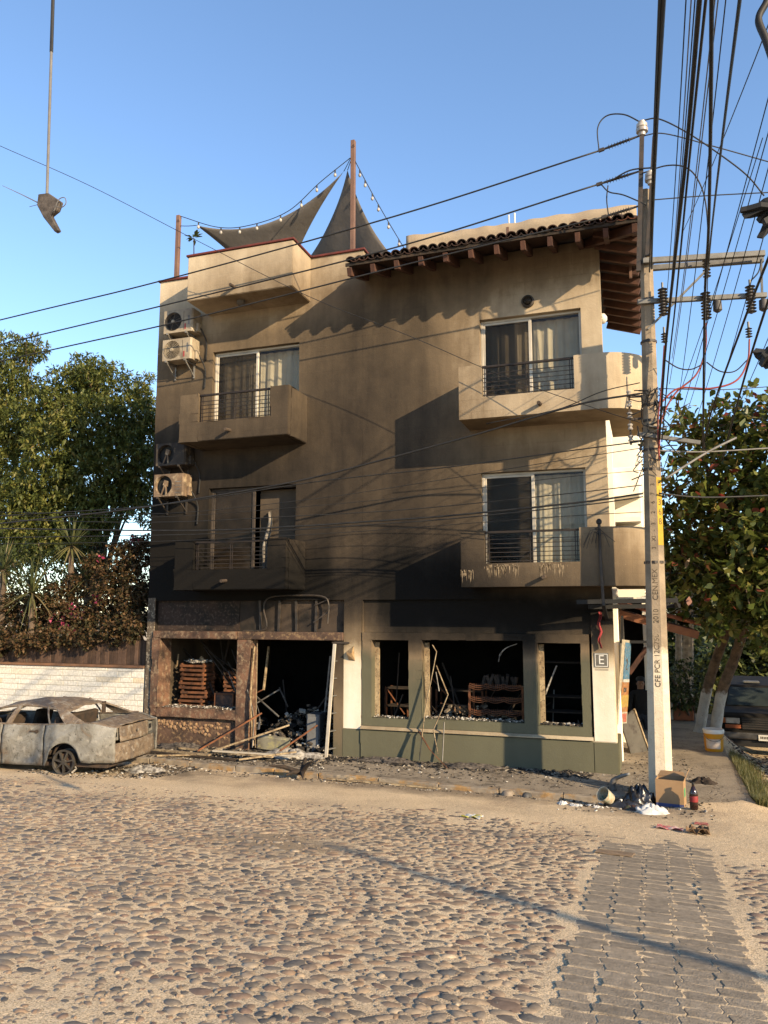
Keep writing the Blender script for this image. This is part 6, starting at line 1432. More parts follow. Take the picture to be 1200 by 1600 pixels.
# ------------------------------------------------------------------ burnt-out saloon car at the kerb
def M_burnt(name, a, b_, c, d, s):
    m, nt, bb = nodes_of(name); p = pos(nt); bb.inputs['Roughness'].default_value = .75; bb.inputs['Metallic'].default_value = .15
    col = ramp(nt, noise(nt, s, 6, p, .62, .6), [(.28, a), (.46, b_), (.60, c), (.74, d)])
    col = mix(nt, ramp(nt, noise(nt, s*4.5, 6, p, .7), [(.56, 0.0), (.66, .8)]), col, tuple(x*.35 for x in c))
    col = mix(nt, ramp(nt, noise(nt, s*2.1, 5, p, .6), [(.58, 0.0), (.68, .6)]), col, (.42, .39, .33))
    nt.links.new(col, bb.inputs['Base Color']); bump(nt, bb, mth(nt, 'ADD', noise(nt, 30, 5, p), mth(nt, 'MULTIPLY', noise(nt, 5, 3, p), 2.0)), .5, .012); return m
MAT['car_side'] = M_burnt('car_side', (.31, .30, .27), (.235, .225, .195), (.155, .14, .115), (.19, .125, .075), 3.4)
MAT['car_top'] = M_burnt('car_top', (.28, .265, .23), (.205, .15, .10), (.12, .09, .068), (.25, .23, .195), 6.5)
MAT['car_dark'] = M('car_dark', (.030, .025, .021), (.075, .050, .034), 7, .9, bmp=.4)
MAT['rim'] = M('rim', (.055, .052, .050), (.11, .095, .075), 9, .55, .5)
MAT['disc'] = M('disc', (.11, .06, .04), None)
car = thing('burnt_car', 'burnt-out saloon car without glass or tyres, rusting grey and orange by the kerb', 'car', (-8.93, 10.98, 0.065), R(180+6.0))
AX = (0.0, 2.32); AR = .285; AZ = .205
def bot(x):
    for ax in AX:
        if abs(x-ax) < AR: return max(.13, AZ+math.sqrt(AR*AR-(x-ax)**2))
    return .13 if -.28 < x < 2.6 else .20
def top(x):
    if x < -.42: return .735+.07*sstep(-.86, -.42, x)
    if x < 2.15: return .805-.05*sstep(-.42, .6, x)
    return .755-.13*sstep(2.15, 3.05, x)
def hw(x):
    w = .765
    if x < -.35: w *= 1-.15*((-.35-x)/.5)**2
    if x > 2.35: w *= 1-.22*((x-2.35)/.7)**2
    return w
def side_pt(x, v, s):
    z0, z1 = bot(x), top(x); z = z0+(z1-z0)*v
    zz = (z-.13)/.64; y = hw(x)*(1-.055*max(0, zz-.55)**1.4*2.2-.05*max(0, .35-zz))+.014*math.sin(x*7+v*4)*math.sin(x*3.1+1+v*2)+.004*math.sin(x*23+v*17)
    if abs(zz-.70) < .06: y += .004
    return (x, s*y, z)
def side_panel(name, x0, x1, s, mat=None, slant=0.0):
    n = max(8, int((x1-x0)/.035)); rows = []
    for j in range(13):
        v = j/12; rows.append([side_pt(x0+slant*(v-.5)*1.0+(x1-x0)*i/n if i < n else x1, v, s) for i in range(n+1)])
    q = MB(); q.grid(rows); return q.build(name, mat or MAT['car_side'], car, local=True, solid=.008, smooth='all')
for s in (1, -1):
    side_panel('rear_wing', -.84, .355, s)
    d1 = side_panel('rear_door', .375, 1.135, s); d2 = side_panel('front_door', 1.155, 2.015, s); side_panel('front_wing', 2.032, 3.03, s)
    for d, x in ((d1, .50), (d2, 1.30)):
        q = MB(); y = s*(hw(x)*.985); q.lathe([(.030, 0), (.030, s*.014)], (x, y, .655), 10, (0, 1, 0)); q.obox((x+.08, y, .655), .10, .02, .022); q.build('door_handle', MAT['car_dark'], d, local=True)
q = MB(); q.lathe([(.055, 0), (.05, .004)], (-.22, .757, .60), 12, (0, 1, 0)); q.build('fuel_filler', MAT['car_dark'], car, local=True)
def sheet(name, xs, half, zf, mat, crown=.03, x_bow=0.0, m=14):
    rows = [[(x-x_bow*(2*j/m-1)**2, half(x)*(2*j/m-1), zf(x)-crown*(2*j/m-1)**2+.014*math.sin(7*x+5*j/m)*math.sin(3*x+9*j/m)+.004*math.sin(19*x+21*j/m)) for j in range(m+1)] for x in xs]
    q = MB(); q.grid(rows); return q.build(name, mat, car, local=True, solid=.008, smooth='all')
lin = lambda a, b_, n: [a+(b_-a)*i/n for i in range(n+1)]
sheet('boot_lid', lin(-.83, -.40, 8), lambda x: hw(x)*.925, lambda x: top(x)+.022, MAT['car_top'], .03)
sheet('bonnet', lin(2.12, 3.0, 12), lambda x: hw(x)*.93, lambda x: top(x)+.045-.03*sstep(2.6, 3.0, x), MAT['car_top'], .045)
def roof_z(x): return 1.10-.115*((x-.80)/.75)**2
sheet('roof_panel', lin(.10, 1.52, 16), lambda x: .57-.03*abs(x-.8), roof_z, MAT['car_top'], .065)
for s in (1, -1):
    def pil(name, a0, a1, b0, b1, mat=MAT['car_top']):
        q = MB(); rows = []
        for j in range(7):
            u = j/6; A_ = Vector(a0).lerp(Vector(b0), u); B_ = Vector(a1).lerp(Vector(b1), u); bow = Vector((0, s*.02*math.sin(math.pi*u), 0)); rows.append([A_+bow, A_.lerp(B_, .5)+bow*1.3, B_+bow])
        q.grid(rows); q.build(name, mat, car, local=True, solid=.03, smooth=True)
    pil('windscreen_pillar', (2.13, s*.70, .775), (2.03, s*.725, .77), (1.50, s*.55, 1.00), (1.43, s*.56, 1.01))
    pil('door_pillar', (1.10, s*.735, .765), (1.00, s*.735, .765), (.98, s*.565, 1.06), (.91, s*.565, 1.06))
    pil('rear_pillar', (.02, s*.735, .785), (-.36, s*.71, .80), (.30, s*.565, 1.015), (.12, s*.55, .985))
    pil('quarter_bar', (.30, s*.735, .768), (.275, s*.735, .768), (.46, s*.57, 1.05), (.43, s*.57, 1.05))
    q = MB(); q.tube([(x, s*(.575-.03*abs(x-.8)), roof_z(x)-.065) for x in lin(.12, 1.5, 12)], .022, 6); q.build('roof_rail', MAT['car_top'], car, local=True)
    q = MB(); q.tube([side_pt(x, 1.0, s*.985) for x in lin(-.42, 2.12, 20)], .016, 5); q.build('belt_rail', MAT['car_top'], car, local=True)
# tail: bumper, boot face, empty lamp sockets
def tail_x(y, z): return -.845+.10*(y/.68)**2*.9-.02*math.sin(z*6)+.014*math.sin(y*9+z*11)*math.sin(y*4+2)
rows = [[(tail_x(y, z)-.012*(z < .47), y, z) for y in lin(-.655, .655, 26)] for z in lin(.19, .48, 8)]
q = MB(); q.grid(rows); q.build('rear_bumper', MAT['car_top'], car, local=True, solid=.01, smooth='all')
rows = [[(tail_x(y, z)+.008+.02*abs(z-.57), y, z) for y in lin(-.44, .44, 18)] for z in lin(.49, .725, 7)]
q = MB(); q.grid(rows); bl = q.build('boot_face', MAT['car_top'], car, local=True, solid=.008, smooth='all')
q = MB(); q.lathe([(.022, 0), (.02, .01)], (-.865, .02, .62), 10, (1, 0, 0)); q.build('lock', MAT['ash'], bl, local=True)
for s in (1, -1):
    q = MB(); q.add([(tail_x(s*.45, .6)+.03, s*.45, .52), (tail_x(s*.64, .6)+.03, s*.645, .52), (tail_x(s*.64, .6)+.05, s*.645, .70), (tail_x(s*.45, .6)+.04, s*.45, .71)], [(0,1,2,3)]); q.build('lamp_socket', MAT['car_side'], car, local=True, solid=.01)
    q = MB(); q.obox((tail_x(s*.5, .6)+.02, s*.52, .61), .03, .05, .07); q.build('lamp_hole', MAT['black'], car, local=True)
    q = MB(); q.obox((-.50, s*.715, .36), .07, .02, .10); q.build('bumper_vent', MAT['black'], car, local=True)
rows = [[(3.03-.16*(y/.6)**2, y, z) for y in lin(-.59, .59, 16)] for z in lin(.18, .62, 6)]
q = MB(); q.grid(rows); q.build('front_bumper', MAT['car_side'], car, local=True, solid=.01, smooth='all')
q = MB(); q.box(-.72, 2.9, -.66, .66, .12, .17); q.box(1.98, 2.08, -.66, .66, .17, .72); q.box(-.45, -.40, -.66, .66, .17, .66); q.build('floor_pan', MAT['car_dark'], car, local=True)
for x in (.35, 1.25):
    for y in ((-.36, .36) if x > 1 else (0,)):
        w = .40 if x > 1 else 1.1
        q = MB(); q.obox((x+.25, y, .32), .46, w, .14); q.obox((x, y, .60), .10, w, .55, (0, -.25, 0)); q.build('seat_frame', MAT['car_dark'], car, local=True, bevel=.02)
q = MB(); q.box(1.80, 1.98, -.64, .64, .55, .74); q.build('dashboard', MAT['car_dark'], car, local=True, bevel=.02)
q = MB(); q.tube([(1.62+.06*math.sin(a), .36+.16*math.cos(a), .72+.15*math.sin(a)) for a in lin(0, 6.283, 18)], .012, 5); q.build('steering_wheel', MAT['car_dark'], car, local=True)
q = MB(); q.bar((.12, -.5, .80), (.12, -.5, 1.0), .10, .02); q.build('hanging_trim', MAT['car_dark'], car, local=True)
for ax in AX:
    for s in (1, -1):
        q = MB(); q.tube([(ax+.295*math.cos(a), s*.60, AZ+.295*math.sin(a)) for a in lin(-.35, math.pi+.35, 16)], .02, 5); q.build('wheel_arch', MAT['car_dark'], car, local=True)
        w = bpy.data.objects.new('wheel', None); COL.objects.link(w); w.parent = car; w.location = (ax, s*.68, .195)
        q = MB(); q.lathe([(.165, .07), (.195, .075), (.195, .055), (.17, .04), (.165, -.07), (.195, -.075), (.19, -.08)], (0, 0, 0), 28, (0, 1, 0), cap=False); q.build('rim', MAT['rim'], w, local=True, smooth=True)
        for k in range(7):
            a = k*2*math.pi/7+.2; q = MB(); q.bar((.03*math.cos(a), s*.055, .03*math.sin(a)), (.17*math.cos(a), s*.05, .17*math.sin(a)), .045, .022); q.build('spoke', MAT['rim'], w, local=True)
        q = MB(); q.lathe([(.045, s*.03), (.05, s*.06), (.03, s*.07)], (0, 0, 0), 12, (0, 1, 0)); q.build('hub', MAT['rim'], w, local=True)
        q = MB(); q.lathe([(.14, -.02), (.14, .0)], (0, 0, 0), 20, (0, 1, 0)); q.build('brake_disc', MAT['disc'], w, local=True)
        r = random.Random(int(ax*10)+s); q = MB(); P = [(.205*math.cos(a)*(1+r.uniform(-.03, .05)), r.uniform(-.03, .03), .205*math.sin(a)) for a in lin(3.5, 5.9, 14)]; q.tube(P, [.012+r.uniform(0, .01) for _ in P], 5); q.build('tyre_wire', MAT['ash'], w, local=True)

# ------------------------------------------------------------------ dark truck parked down the side street
tx, ty = 2.58, 21.4; tr = thing('parked_truck', 'dusty black sport-utility truck parked nose-on behind the twin trunks', 'truck', (tx, ty, gz(tx, ty)-.06), R(-4))
MAT['truck'] = M('truck_paint', (.011, .010, .009), (.022, .019, .016), 3, .8, 0, bmp=.05, spec=.12)
MAT['chrome'] = M('chrome_dull', (.16, .15, .14), (.10, .095, .09), 6, .5, .6, bmp=.05)
MAT['amber'] = M('amber', (.42, .13, .03), None, 4, .4, bmp=0)
def lb(name, mat, bev, *boxes, parent=tr):
    q = MB()
    for b_ in boxes: q.box(*b_)
    return q.build(name, mat, parent, local=True, bevel=bev, seg=2)
lb('body', MAT['truck'], .05, (-.95, .95, .62, 4.9, .38, 1.02))
q = MB(); q.prism([(-.02, .42), (-.02, .98), (.10, 1.05), (1.15, 1.10), (1.15, .42)], 'x', -.94, .94); q.build('bonnet', MAT['truck'], tr, local=True, bevel=.045, seg=3)
q = MB(); a = [(-.90, 1.08), (.90, 1.08), (.74, 1.60), (-.74, 1.60)]
q.add([(a[0][0], 1.12, 1.06), (a[1][0], 1.12, 1.06), (.75, 1.75, 1.60), (-.75, 1.75, 1.60), (-.93, 4.85, 1.02), (.93, 4.85, 1.02), (.78, 4.6, 1.63), (-.78, 4.6, 1.63)], [(0,1,2,3), (3,2,6,7), (0,3,7,4), (1,5,6,2), (5,4,7,6), (0,4,5,1)]); q.build('cab', MAT['truck'], tr, local=True, bevel=.05, seg=2)
q = MB(); q.add([(-.80, 1.165, 1.12), (.80, 1.165, 1.12), (.70, 1.66, 1.545), (-.70, 1.66, 1.545)], [(0,1,2,3)]); q.build('windscreen', M('windscreen', (.035, .045, .045), (.02, .025, .025), 2, .25, bmp=0, spec=.4), tr, local=True, solid=.012)
for s in (-1, 1):
    q = MB(); q.add([(s*.945, 1.6, 1.10), (s*.945, 2.6, 1.10), (s*.815, 2.6, 1.50), (s*.835, 1.95, 1.50)], [(0,1,2,3)]); q.build('side_window', MAT['black'], tr, local=True, solid=.01)
    lb('headlight', MAT['porcelain'], .01, (s*.70-.16, s*.70+.16, -.045, 0.0, .80, .93))
    lb('indicator', MAT['amber'], .01, (s*.90-.04, s*.90+.04, -.035, .04, .80, .93))
    lb('lower_lamp', MAT['clay'], .01, (s*.70-.18, s*.70+.18, -.04, 0.0, .68, .77))
    lb('mirror', MAT['black'], .03, (s*1.06-.1, s*1.06+.1, 1.35, 1.45, 1.10, 1.28))
lb('grille', MAT['black'], .01, (-.50, .50, -.05, 0.0, .66, .95))
for k in range(5): lb('grille_bar', MAT['dark_steel'], .004, (-.49, .49, -.062, -.045, .685+.055*k, .70+.055*k))
lb('bumper', MAT['chrome'], .03, (-.98, .98, -.16, -.04, .44, .60))
lb('number_plate', MAT['white_plastic'], .004, (-.15, .15, -.178, -.165, .43, .57))
for k in range(6): lb('plate_mark', MAT['ink'], 0, (-.105+.036*k, -.082+.036*k, -.1805, -.1775, .475, .535))
lb('air_dam', MAT['black'], .02, (-.9, .9, -.10, .3, .26, .43)); lb('roof_light', MAT['galv'], .02, (-.35, .05, 1.95, 2.25, 1.63, 1.68))
for x in (-.82, .82):
    for y in (.75, 3.9):
        q = MB(); q.lathe([(.2, -.12), (.36, -.11), (.38, -.05), (.38, .05), (.36, .11), (.2, .12)], (x, y, .38), 24, (1, 0, 0)); w = q.build('wheel', MAT['black'], tr, local=True, smooth=True)
        q = MB(); q.lathe([(.20, -.125), (.17, -.13), (.05, -.128)], (x, y, .38), 16, (1, 0, 0)); q.lathe([(.20, .125), (.17, .13), (.05, .128)], (x, y, .38), 16, (1, 0, 0)); q.build('wheel_disc', MAT['chrome'], w, local=True)

# ------------------------------------------------------------------ neighbour's white house, canopy and signs round the corner
nb = thing('neighbour_house', 'white neighbouring house with balcony glimpsed between the corner balconies and the pole', 'building', (-2, 19.0, 0))
MAT['nb_white'] = M('nb_white', (.80, .75, .64), (.72, .67, .56), 2, .9, bmp=.2)
q = MB(); cellwall(q, -4.0, -.06, -1.4, 8.9, 19.55, 19.8, [(-1.2, -.22, 3.35, 4.55), (-3.5, -.14, -1.5, 2.9)], step=.6); q.build('wall', MAT['nb_white'], nb)
q = MB(); q.box(-.05, .02, 19.6, 24, -1.4, 8.9); q.build('side_wall', MAT['nb_white'], nb)
q = MB(); q.box(-3.5, -.08, 19.0, 19.10, 5.35, 6.05); q.box(-3.5, -.08, 19.101, 19.54, 5.35, 5.45); q.build('balcony', MAT['nb_white'], nb, bevel=.01)
q = MB(); q.box(-1.2, -.22, 19.66, 19.68, 3.35, 4.55); q.build('window', MAT['black'], nb)
q = MB(); q.box(-3.5, -.08, 19.1, 19.54, 4.75, 4.86); q.build('ledge', MAT['nb_white'], nb)
q = MB(); q.box(-.82, -.66, 18.78, 18.98, -1, 8.0); q.build('downpipe_casing', MAT['nb_white'], nb)
q = MB(); q.box(-3.9, -.15, 22.0, 22.1, -1.4, 3.2); q.box(-3.9, -.15, 19.81, 21.99, 2.95, 3.05); q.box(-.13, -.06, 19.81, 22.0, -1.4, 2.9); q.build('shade_recess', M('shade_recess', (.035, .028, .022), (.06, .045, .035), 3, .9), nb)  # added near-black recess, the side-street shade put into its colour
# columns of the side entrance
for x0, y0, w, lab in ((-.66, 14.72, .13, 'cream column of the side entrance just behind the corner pilaster'), (-.60, 16.9, .10, 'slim cream column further back beside the banner')):
    t = thing('column', lab, 'column', (x0+w/2, y0, -.05)); q = MB(); q.box(x0, x0+w, y0, y0+.22, -.6, 2.8); q.build('shaft', MAT['nb_white'], t, bevel=.01); q = MB(); q.box(x0-.02, x0+w+.02, y0-.02, y0+.24, 2.801, 2.90); q.build('capital', MAT['nb_white'], t)
# sooty sign frame under the corner balcony
t = thing('sign_frame', 'blackened steel sign frame under the corner balcony above the E plate', 'sign frame', (-.3, 13.2, 2.6))
for a, b_ in (((-1.1, 12.95, 2.78), (.45, 13.05, 2.80)), ((-.95, 13.4, 2.70), (.5, 13.6, 2.72)), ((-.70, 12.98, 2.80), (-.66, 13.5, 2.5)), ((.40, 13.05, 2.80), (.45, 13.55, 2.72))):
    q = MB(); q.bar(a, b_, .05, .07); q.build('bar', MAT['black'], t)
for k, (a, b_) in enumerate((((-0.517, 14.000, 2.839), (-0.232, 14.000, 2.838)), ((-0.179, 14.000, 2.838), (-0.002, 14.000, 2.837)))):
    q = MB(); q.bar(a, b_, .03, .065); q.build('white_strip', MAT['white_plastic'], t)
# tiled canopy
A, B = Vector((-0.518, 15.400, 2.666)), Vector((0.855, 15.400, 2.280)); t = thing('tiled_canopy', 'small clay-tiled canopy on timber beams over the side entrance', 'canopy', (A.x, 16.2, 0))
q = MB(); q.add([A, B, B+Vector((0, 1.9, 0)), A+Vector((0, 1.9, 0))], [(0,1,2,3)]); q.build('deck', MAT['rafter'], t, solid=.04)
d = (B-A); ang2 = math.atan2(d.z, d.x); tcl = tc.copy(); tcl.materials.clear(); tcl.materials.append(MAT['clay'])
for j in range(5):
    for i in range(11):
        p = B-d.normalized()*(-.04+.34*j)+Vector((0, .02+.175*i, .085)); link('tile', tcl, None, t, p-world_loc(t), Euler((-ang2, 0, R(90)), 'XYZ'))
q = MB(); q.bar(A-Vector((0, .03, .09)), B-Vector((0, .03, .09)), .08, .14); q.build('beam', M('beam_wood', (.25, .10, .045), (.17, .07, .035), 5, .8), t)
for f in (.15, .5, .85): q = MB(); q.bar(A.lerp(B, f)-Vector((0, .02, .06)), A.lerp(B, f)+Vector((0, 1.85, -.06)), .06, .08); q.build('rafter', MAT['rafter'], t)
q = MB(); q.bar((-0.395, 15.600, 1.458), (-0.052, 15.600, 1.944), .07, .09); q.build('strut', MAT['rafter'], t)
q = MB(); q.bar((-0.534, 15.200, 2.060), (-0.035, 15.200, 2.066), .05, .05); q.bar((-0.469, 15.200, 2.547), (-0.488, 15.200, 2.061), .05, .05); q.build('hanger', MAT['black'], t)
# painted banner leaning in the side entrance
t = thing('banner', 'tall narrow banner, blue above and orange below, leaning by the side entrance', 'banner', (-0.817, 20.309, -0.083))
Q = [(-0.621, 14.600, 0.634), (-0.468, 15.300, 0.570), (-0.329, 15.300, 2.083), (-0.467, 14.600, 2.129)]
Q = [Vector(p) for p in Q]; nrm = (Q[1]-Q[0]).cross(Q[3]-Q[0]).normalized()
if nrm.y > 0: nrm = -nrm
def bq(u0, u1, v0, v1, off): return [Q[0]*(1-u)*(1-v)+Q[1]*u*(1-v)+Q[2]*u*v+Q[3]*(1-u)*v+nrm*off for u, v in ((u0, v0), (u1, v0), (u1, v1), (u0, v1))]
for nm, u0, u1, v0, v1, off, c in (('board', 0, 1, 0, 1, 0, (.50, .44, .33)), ('blue_field', .32, .97, .52, .97, .006, (.07, .20, .33)), ('orange_field', .25, .97, .14, .50, .006, (.40, .17, .05)), ('yellow_field', .25, .97, .20, .34, .010, (.46, .30, .06)), ('white_band', .32, .97, .495, .53, .010, (.62, .60, .55)), ('red_spot', .4, .9, .02, .12, .006, (.45, .10, .06)), ('dark_figure', .45, .7, .38, .43, .012, (.05, .03, .03))):
    q = MB(); q.add(bq(u0, u1, v0, v1, off), [(0,1,2,3)]); q.build(nm, M('ban_'+nm, c, tuple(x*.55 for x in c), 16, .7, bmp=0, c3=(.30, .26, .20), s3=22), t, solid=.004)
px_ = (Q[1]-Q[0]).normalized(); py_ = (Q[3]-Q[0]).normalized(); cc = bq(.6, .6, .70, .70, .012)[0]
text('lettering', '2', MAT['ink'], .30, t, Matrix(((px_.x, py_.x, nrm.x, cc.x), (px_.y, py_.y, nrm.y, cc.y), (px_.z, py_.z, nrm.z, cc.z), (0, 0, 0, 1))))
# grey door leaf leaning beside it
b0, b1, t0, t1 = Vector((-0.419, 15.635, -0.036)), Vector((-0.100, 16.522, -0.045)), Vector((-0.575, 15.450, 0.568)), Vector((-0.328, 15.600, 0.795))
b1 = Vector((b1.x, min(b1.y, b0.y+.5), b1.z)); t = thing('door_leaf', 'grey board leaning against the banner behind the utility pole', 'board', tuple(b0))
q = MB(); q.add([b0, b1, t1, t0], [(0,1,2,3)]); q.build('panel', M('board_grey', (.125, .115, .098), (.085, .078, .066), 3, .8, c3=(.05, .04, .035), s3=5), t, solid=.035, bevel=.004)
q = MB(); q.bar(b1+Vector((.0, -.01, 0)), t1+Vector((0, -.01, 0)), .03, .04); q.build('edge_strip', MAT['pale_wood'], t)
# yellow paint bucket at the kerb
bk = Vector((1.095, 16.561, -0.046)); t = thing('paint_bucket', 'yellow plastic paint bucket with a white label and rim at the pavement edge', 'bucket', tuple(bk))
q = MB(); q.lathe([(.155, 0), (.165, .02), (.185, .34), (.175, .34)], tuple(bk), 24); q.build('body', M('bucket_yellow', (.62, .29, .015), (.52, .23, .015), 5, .45, bmp=.05), t, smooth=True)
q = MB(); q.lathe([(.184, .335), (.195, .34), (.197, .40), (.188, .415), (.16, .41)], tuple(bk), 24); q.build('rim', MAT['white_plastic'], t, smooth=True)
q = MB(); q.grid([[(bk.x+(.168+.02*z/.3)*math.cos(a), bk.y+(.168+.02*z/.3)*math.sin(a), bk.z+z) for a in lin(-2.5, -.9, 10)] for z in (.06, .24)]); q.build('paper_label', M('label_paper', (.62, .56, .48), (.50, .38, .30), 14, .7, bmp=0), t, solid=.002)
q = MB(); q.tube([(bk.x+.20*math.cos(a), bk.y-.20*abs(math.sin(a))*.4-.1, bk.z+.40-.20*math.sin(a)) for a in lin(0, math.pi, 12)], .006, 5); q.build('handle', MAT['galv'], t)
# orange planter
pl_ = Vector((0.691, 21.122, -0.091)); t = thing('planter', 'square orange clay planter holding the hedge plant behind the pole', 'planter', tuple(pl_)); q = MB(); q.box(pl_.x-.2, pl_.x+.28, pl_.y, pl_.y+.5, pl_.z, pl_.z+.42); q.build('trough', M('planter_clay', (.28, .095, .04), (.17, .07, .04), 5, .85, bmp=.3), t, bevel=.02); q = MB(); q.box(pl_.x-.5, pl_.x-.205, pl_.y+.1, pl_.y+.5, pl_.z, pl_.z+.42); q.build('pier', MAT['nb_white'], t)

# ------------------------------------------------------------------ the man behind the pole
def person(loc, h):
    me = bpy.data.meshes.new('person_base'); k = h/1.75
    J = {'pel': (0,0,.95,.135), 'abd': (0,-.01,1.12,.135), 'che': (0,-.01,1.33,.155), 'nek': (0,.0,1.49,.058), 'hed': (0,-.03,1.60,.088), 'crn': (0,-.03,1.70,.075),
         'shl': (-.19,0,1.42,.068), 'ell': (-.25,-.02,1.14,.048), 'wrl': (-.24,-.14,.92,.034), 'hal': (-.235,-.19,.84,.036), 'shr': (.19,0,1.42,.068), 'elr': (.26,.03,1.14,.048), 'wrr': (.29,-.06,.92,.034), 'har': (.295,-.09,.83,.036),
         'hpl': (-.095,0,.90,.095), 'knl': (-.11,-.03,.50,.066), 'anl': (-.115,.02,.09,.045), 'tol': (-.13,-.13,.04,.04), 'hpr': (.095,0,.90,.095), 'knr': (.12,-.08,.50,.066), 'anr': (.125,-.02,.09,.045), 'tor': (.14,-.17,.04,.04)}
    for sd, sg in (('l', -1), ('r', 1)):
        hx, hy, hz, _ = J['ha'+sd]
        for i, (dx, L) in enumerate(((-.028, .055), (-.010, .065), (.010, .062), (.027, .05))): J['f%d%s' % (i, sd)] = (hx+dx, hy-.01, hz-.05, .011); J['g%d%s' % (i, sd)] = (hx+dx, hy+.012, hz-.05-L, .009)
        J['t'+sd] = (hx-sg*.045, hy-.03, hz-.02, .012); J['u'+sd] = (hx-sg*.05, hy-.045, hz-.06, .010)
    E_ = [('pel','abd'),('abd','che'),('che','nek'),('nek','hed'),('hed','crn')]
    for sd in 'lr':
        E_ += [('che','sh'+sd),('sh'+sd,'el'+sd),('el'+sd,'wr'+sd),('wr'+sd,'ha'+sd),('pel','hp'+sd),('hp'+sd,'kn'+sd),('kn'+sd,'an'+sd),('an'+sd,'to'+sd),('ha'+sd,'t'+sd),('t'+sd,'u'+sd)]
        for i in range(4): E_ += [('ha'+sd, 'f%d%s' % (i, sd)), ('f%d%s' % (i, sd), 'g%d%s' % (i, sd))]
    nm = list(J); me.from_pydata([tuple(c*k for c in J[n_][:3]) for n_ in nm], [(nm.index(a), nm.index(b_)) for a, b_ in E_], [])
    o = bpy.data.objects.new('person_tmp', me); COL.objects.link(o); m = o.modifiers.new('s', 'SKIN'); m.use_smooth_shade = True; o.modifiers.new('d', 'SUBSURF').levels = 2
    for i, n_ in enumerate(nm):
        v = me.skin_vertices[0].data[i]; v.radius = (J[n_][3]*k, J[n_][3]*k*(.72 if n_ in ('pel','abd','che') else 1)); v.use_root = n_ == 'pel'
    ev = bpy.data.meshes.new_from_object(o.evaluated_get(bpy.context.evaluated_depsgraph_get())); bpy.data.objects.remove(o)
    ev.name = 'person'; ev.materials.clear()
    for mm in (M('shirt_black', (.014, .013, .013), None, 6, .9), M('jeans_dark', (.035, .038, .048), None, 8, .9), M('skin', (.34, .18, .11), (.29, .15, .09), 9, .55, bmp=.05), M('shoe', (.05, .045, .04), None, 5)): ev.materials.append(mm)
    for p in ev.polygons:
        c = p.center/k
        p.material_index = 2 if c.z > 1.50 or (c.z < .96 and abs(c.x) > .19 and c.z > .6) else (3 if c.z < .10 else (1 if c.z < .96 else 0))
    t = bpy.data.objects.new('person', ev); COL.objects.link(t); t.location = loc; t.rotation_euler = (0, 0, R(12))
    tag(t, 'person in black shirt and dark cap standing behind the grey board, holding a white bag', 'person')
    q = MB(); q.lathe([(.098*k, 1.685*k), (.100*k, 1.72*k), (.085*k, 1.755*k), (.04*k, 1.78*k), (.003, 1.785*k)], (0, -.03*k, 0), 16); q.prism([(-.08*k, -.10*k), (-.05*k, -.20*k), (.05*k, -.20*k), (.08*k, -.10*k)], 'z', 1.685*k, 1.698*k); q.build('cap', MAT['black'], t, local=True, smooth=True)
    for sx in (-1, 1):
        q = MB(); q.lathe([(.004, -.01), (.011, 0), (.004, .01)], (sx*.032*k, -.113*k, 1.62*k), 8, (0, 1, 0)); q.build('eye', MAT['black'], t, local=True)
        q = MB(); q.obox((sx*.088*k, -.02*k, 1.61*k), .016, .03, .055); q.build('ear', ev.materials[2], t, local=True, bevel=.006)
    q = MB(); q.add([(0, -.115*k, 1.635*k), (-.014*k, -.112*k, 1.595*k), (.014*k, -.112*k, 1.595*k), (0, -.142*k, 1.598*k)], [(0,1,3),(0,3,2),(1,2,3),(0,2,1)]); q.build('nose', ev.materials[2], t, local=True)
    q = MB(); q.obox((0, -.113*k, 1.572*k), .045*k, .01, .010); q.build('mouth', M('lips', (.22, .09, .07), None), t, local=True)
    return t
pp = (-0.246, 19.200, 1.135); gpz = gz(pp[0], pp[1])-.02; per_ = person((pp[0], pp[1], gpz), (pp[2]-gpz)/1.02)
r = random.Random(3); hb = Vector((pp[0]+.30, pp[1]-.10, gpz+.78)); rows = []
for j in range(8):
    u = j/7; rr = .02+.13*math.sin(min(1, u*1.15)*2.3); rows.append([(hb.x+rr*math.cos(a)*(1+.12*math.sin(3*a+j)), hb.y+rr*.6*math.sin(a), hb.z+.02-.34*u) for a in lin(0, 6.283, 12)])
q = MB(); q.grid(rows); one('carrier_bag', q, MAT['white_plastic'], 'white carrier bag hanging from the hand of the person behind the pole', 'bag', smooth='all')

# ------------------------------------------------------------------ rubbish heap at the pole foot
def on(x, y): return max(gz(x, y)+bumpy(x, y), walk_z(x, y) if (y > kerb_y(min(x, 1.2)) and x < 1.25) else -9)
bx, by = 0.19, 11.62; bz = on(bx, by-.2)-.01
t = thing('cardboard_box', 'open brown cardboard box with a blue base stripe standing before the pole', 'box', (bx, by, bz), R(-8))
MAT['card'] = M('cardboard', (.40, .255, .135), (.33, .205, .105), 3, .9, bmp=.1); MAT['card_in'] = M('cardboard_in', (.30, .19, .10), (.22, .14, .075), 3, .9)
w, d, h = .36, .28, .36
for nm, b_ in (('front_side', (-w/2, w/2, -d/2, -d/2+.006, 0, h)), ('rear_side', (-w/2, w/2, d/2-.006, d/2, 0, h)), ('end_side', (-w/2, -w/2+.006, -d/2+.006, d/2-.006, 0, h)), ('end_side', (w/2-.006, w/2, -d/2+.006, d/2-.006, 0, h)), ('bottom', (-w/2+.007, w/2-.007, -d/2+.007, d/2-.007, .004, .012))):
    q = MB(); q.box(*b_); q.build(nm, MAT['card'], t, local=True)
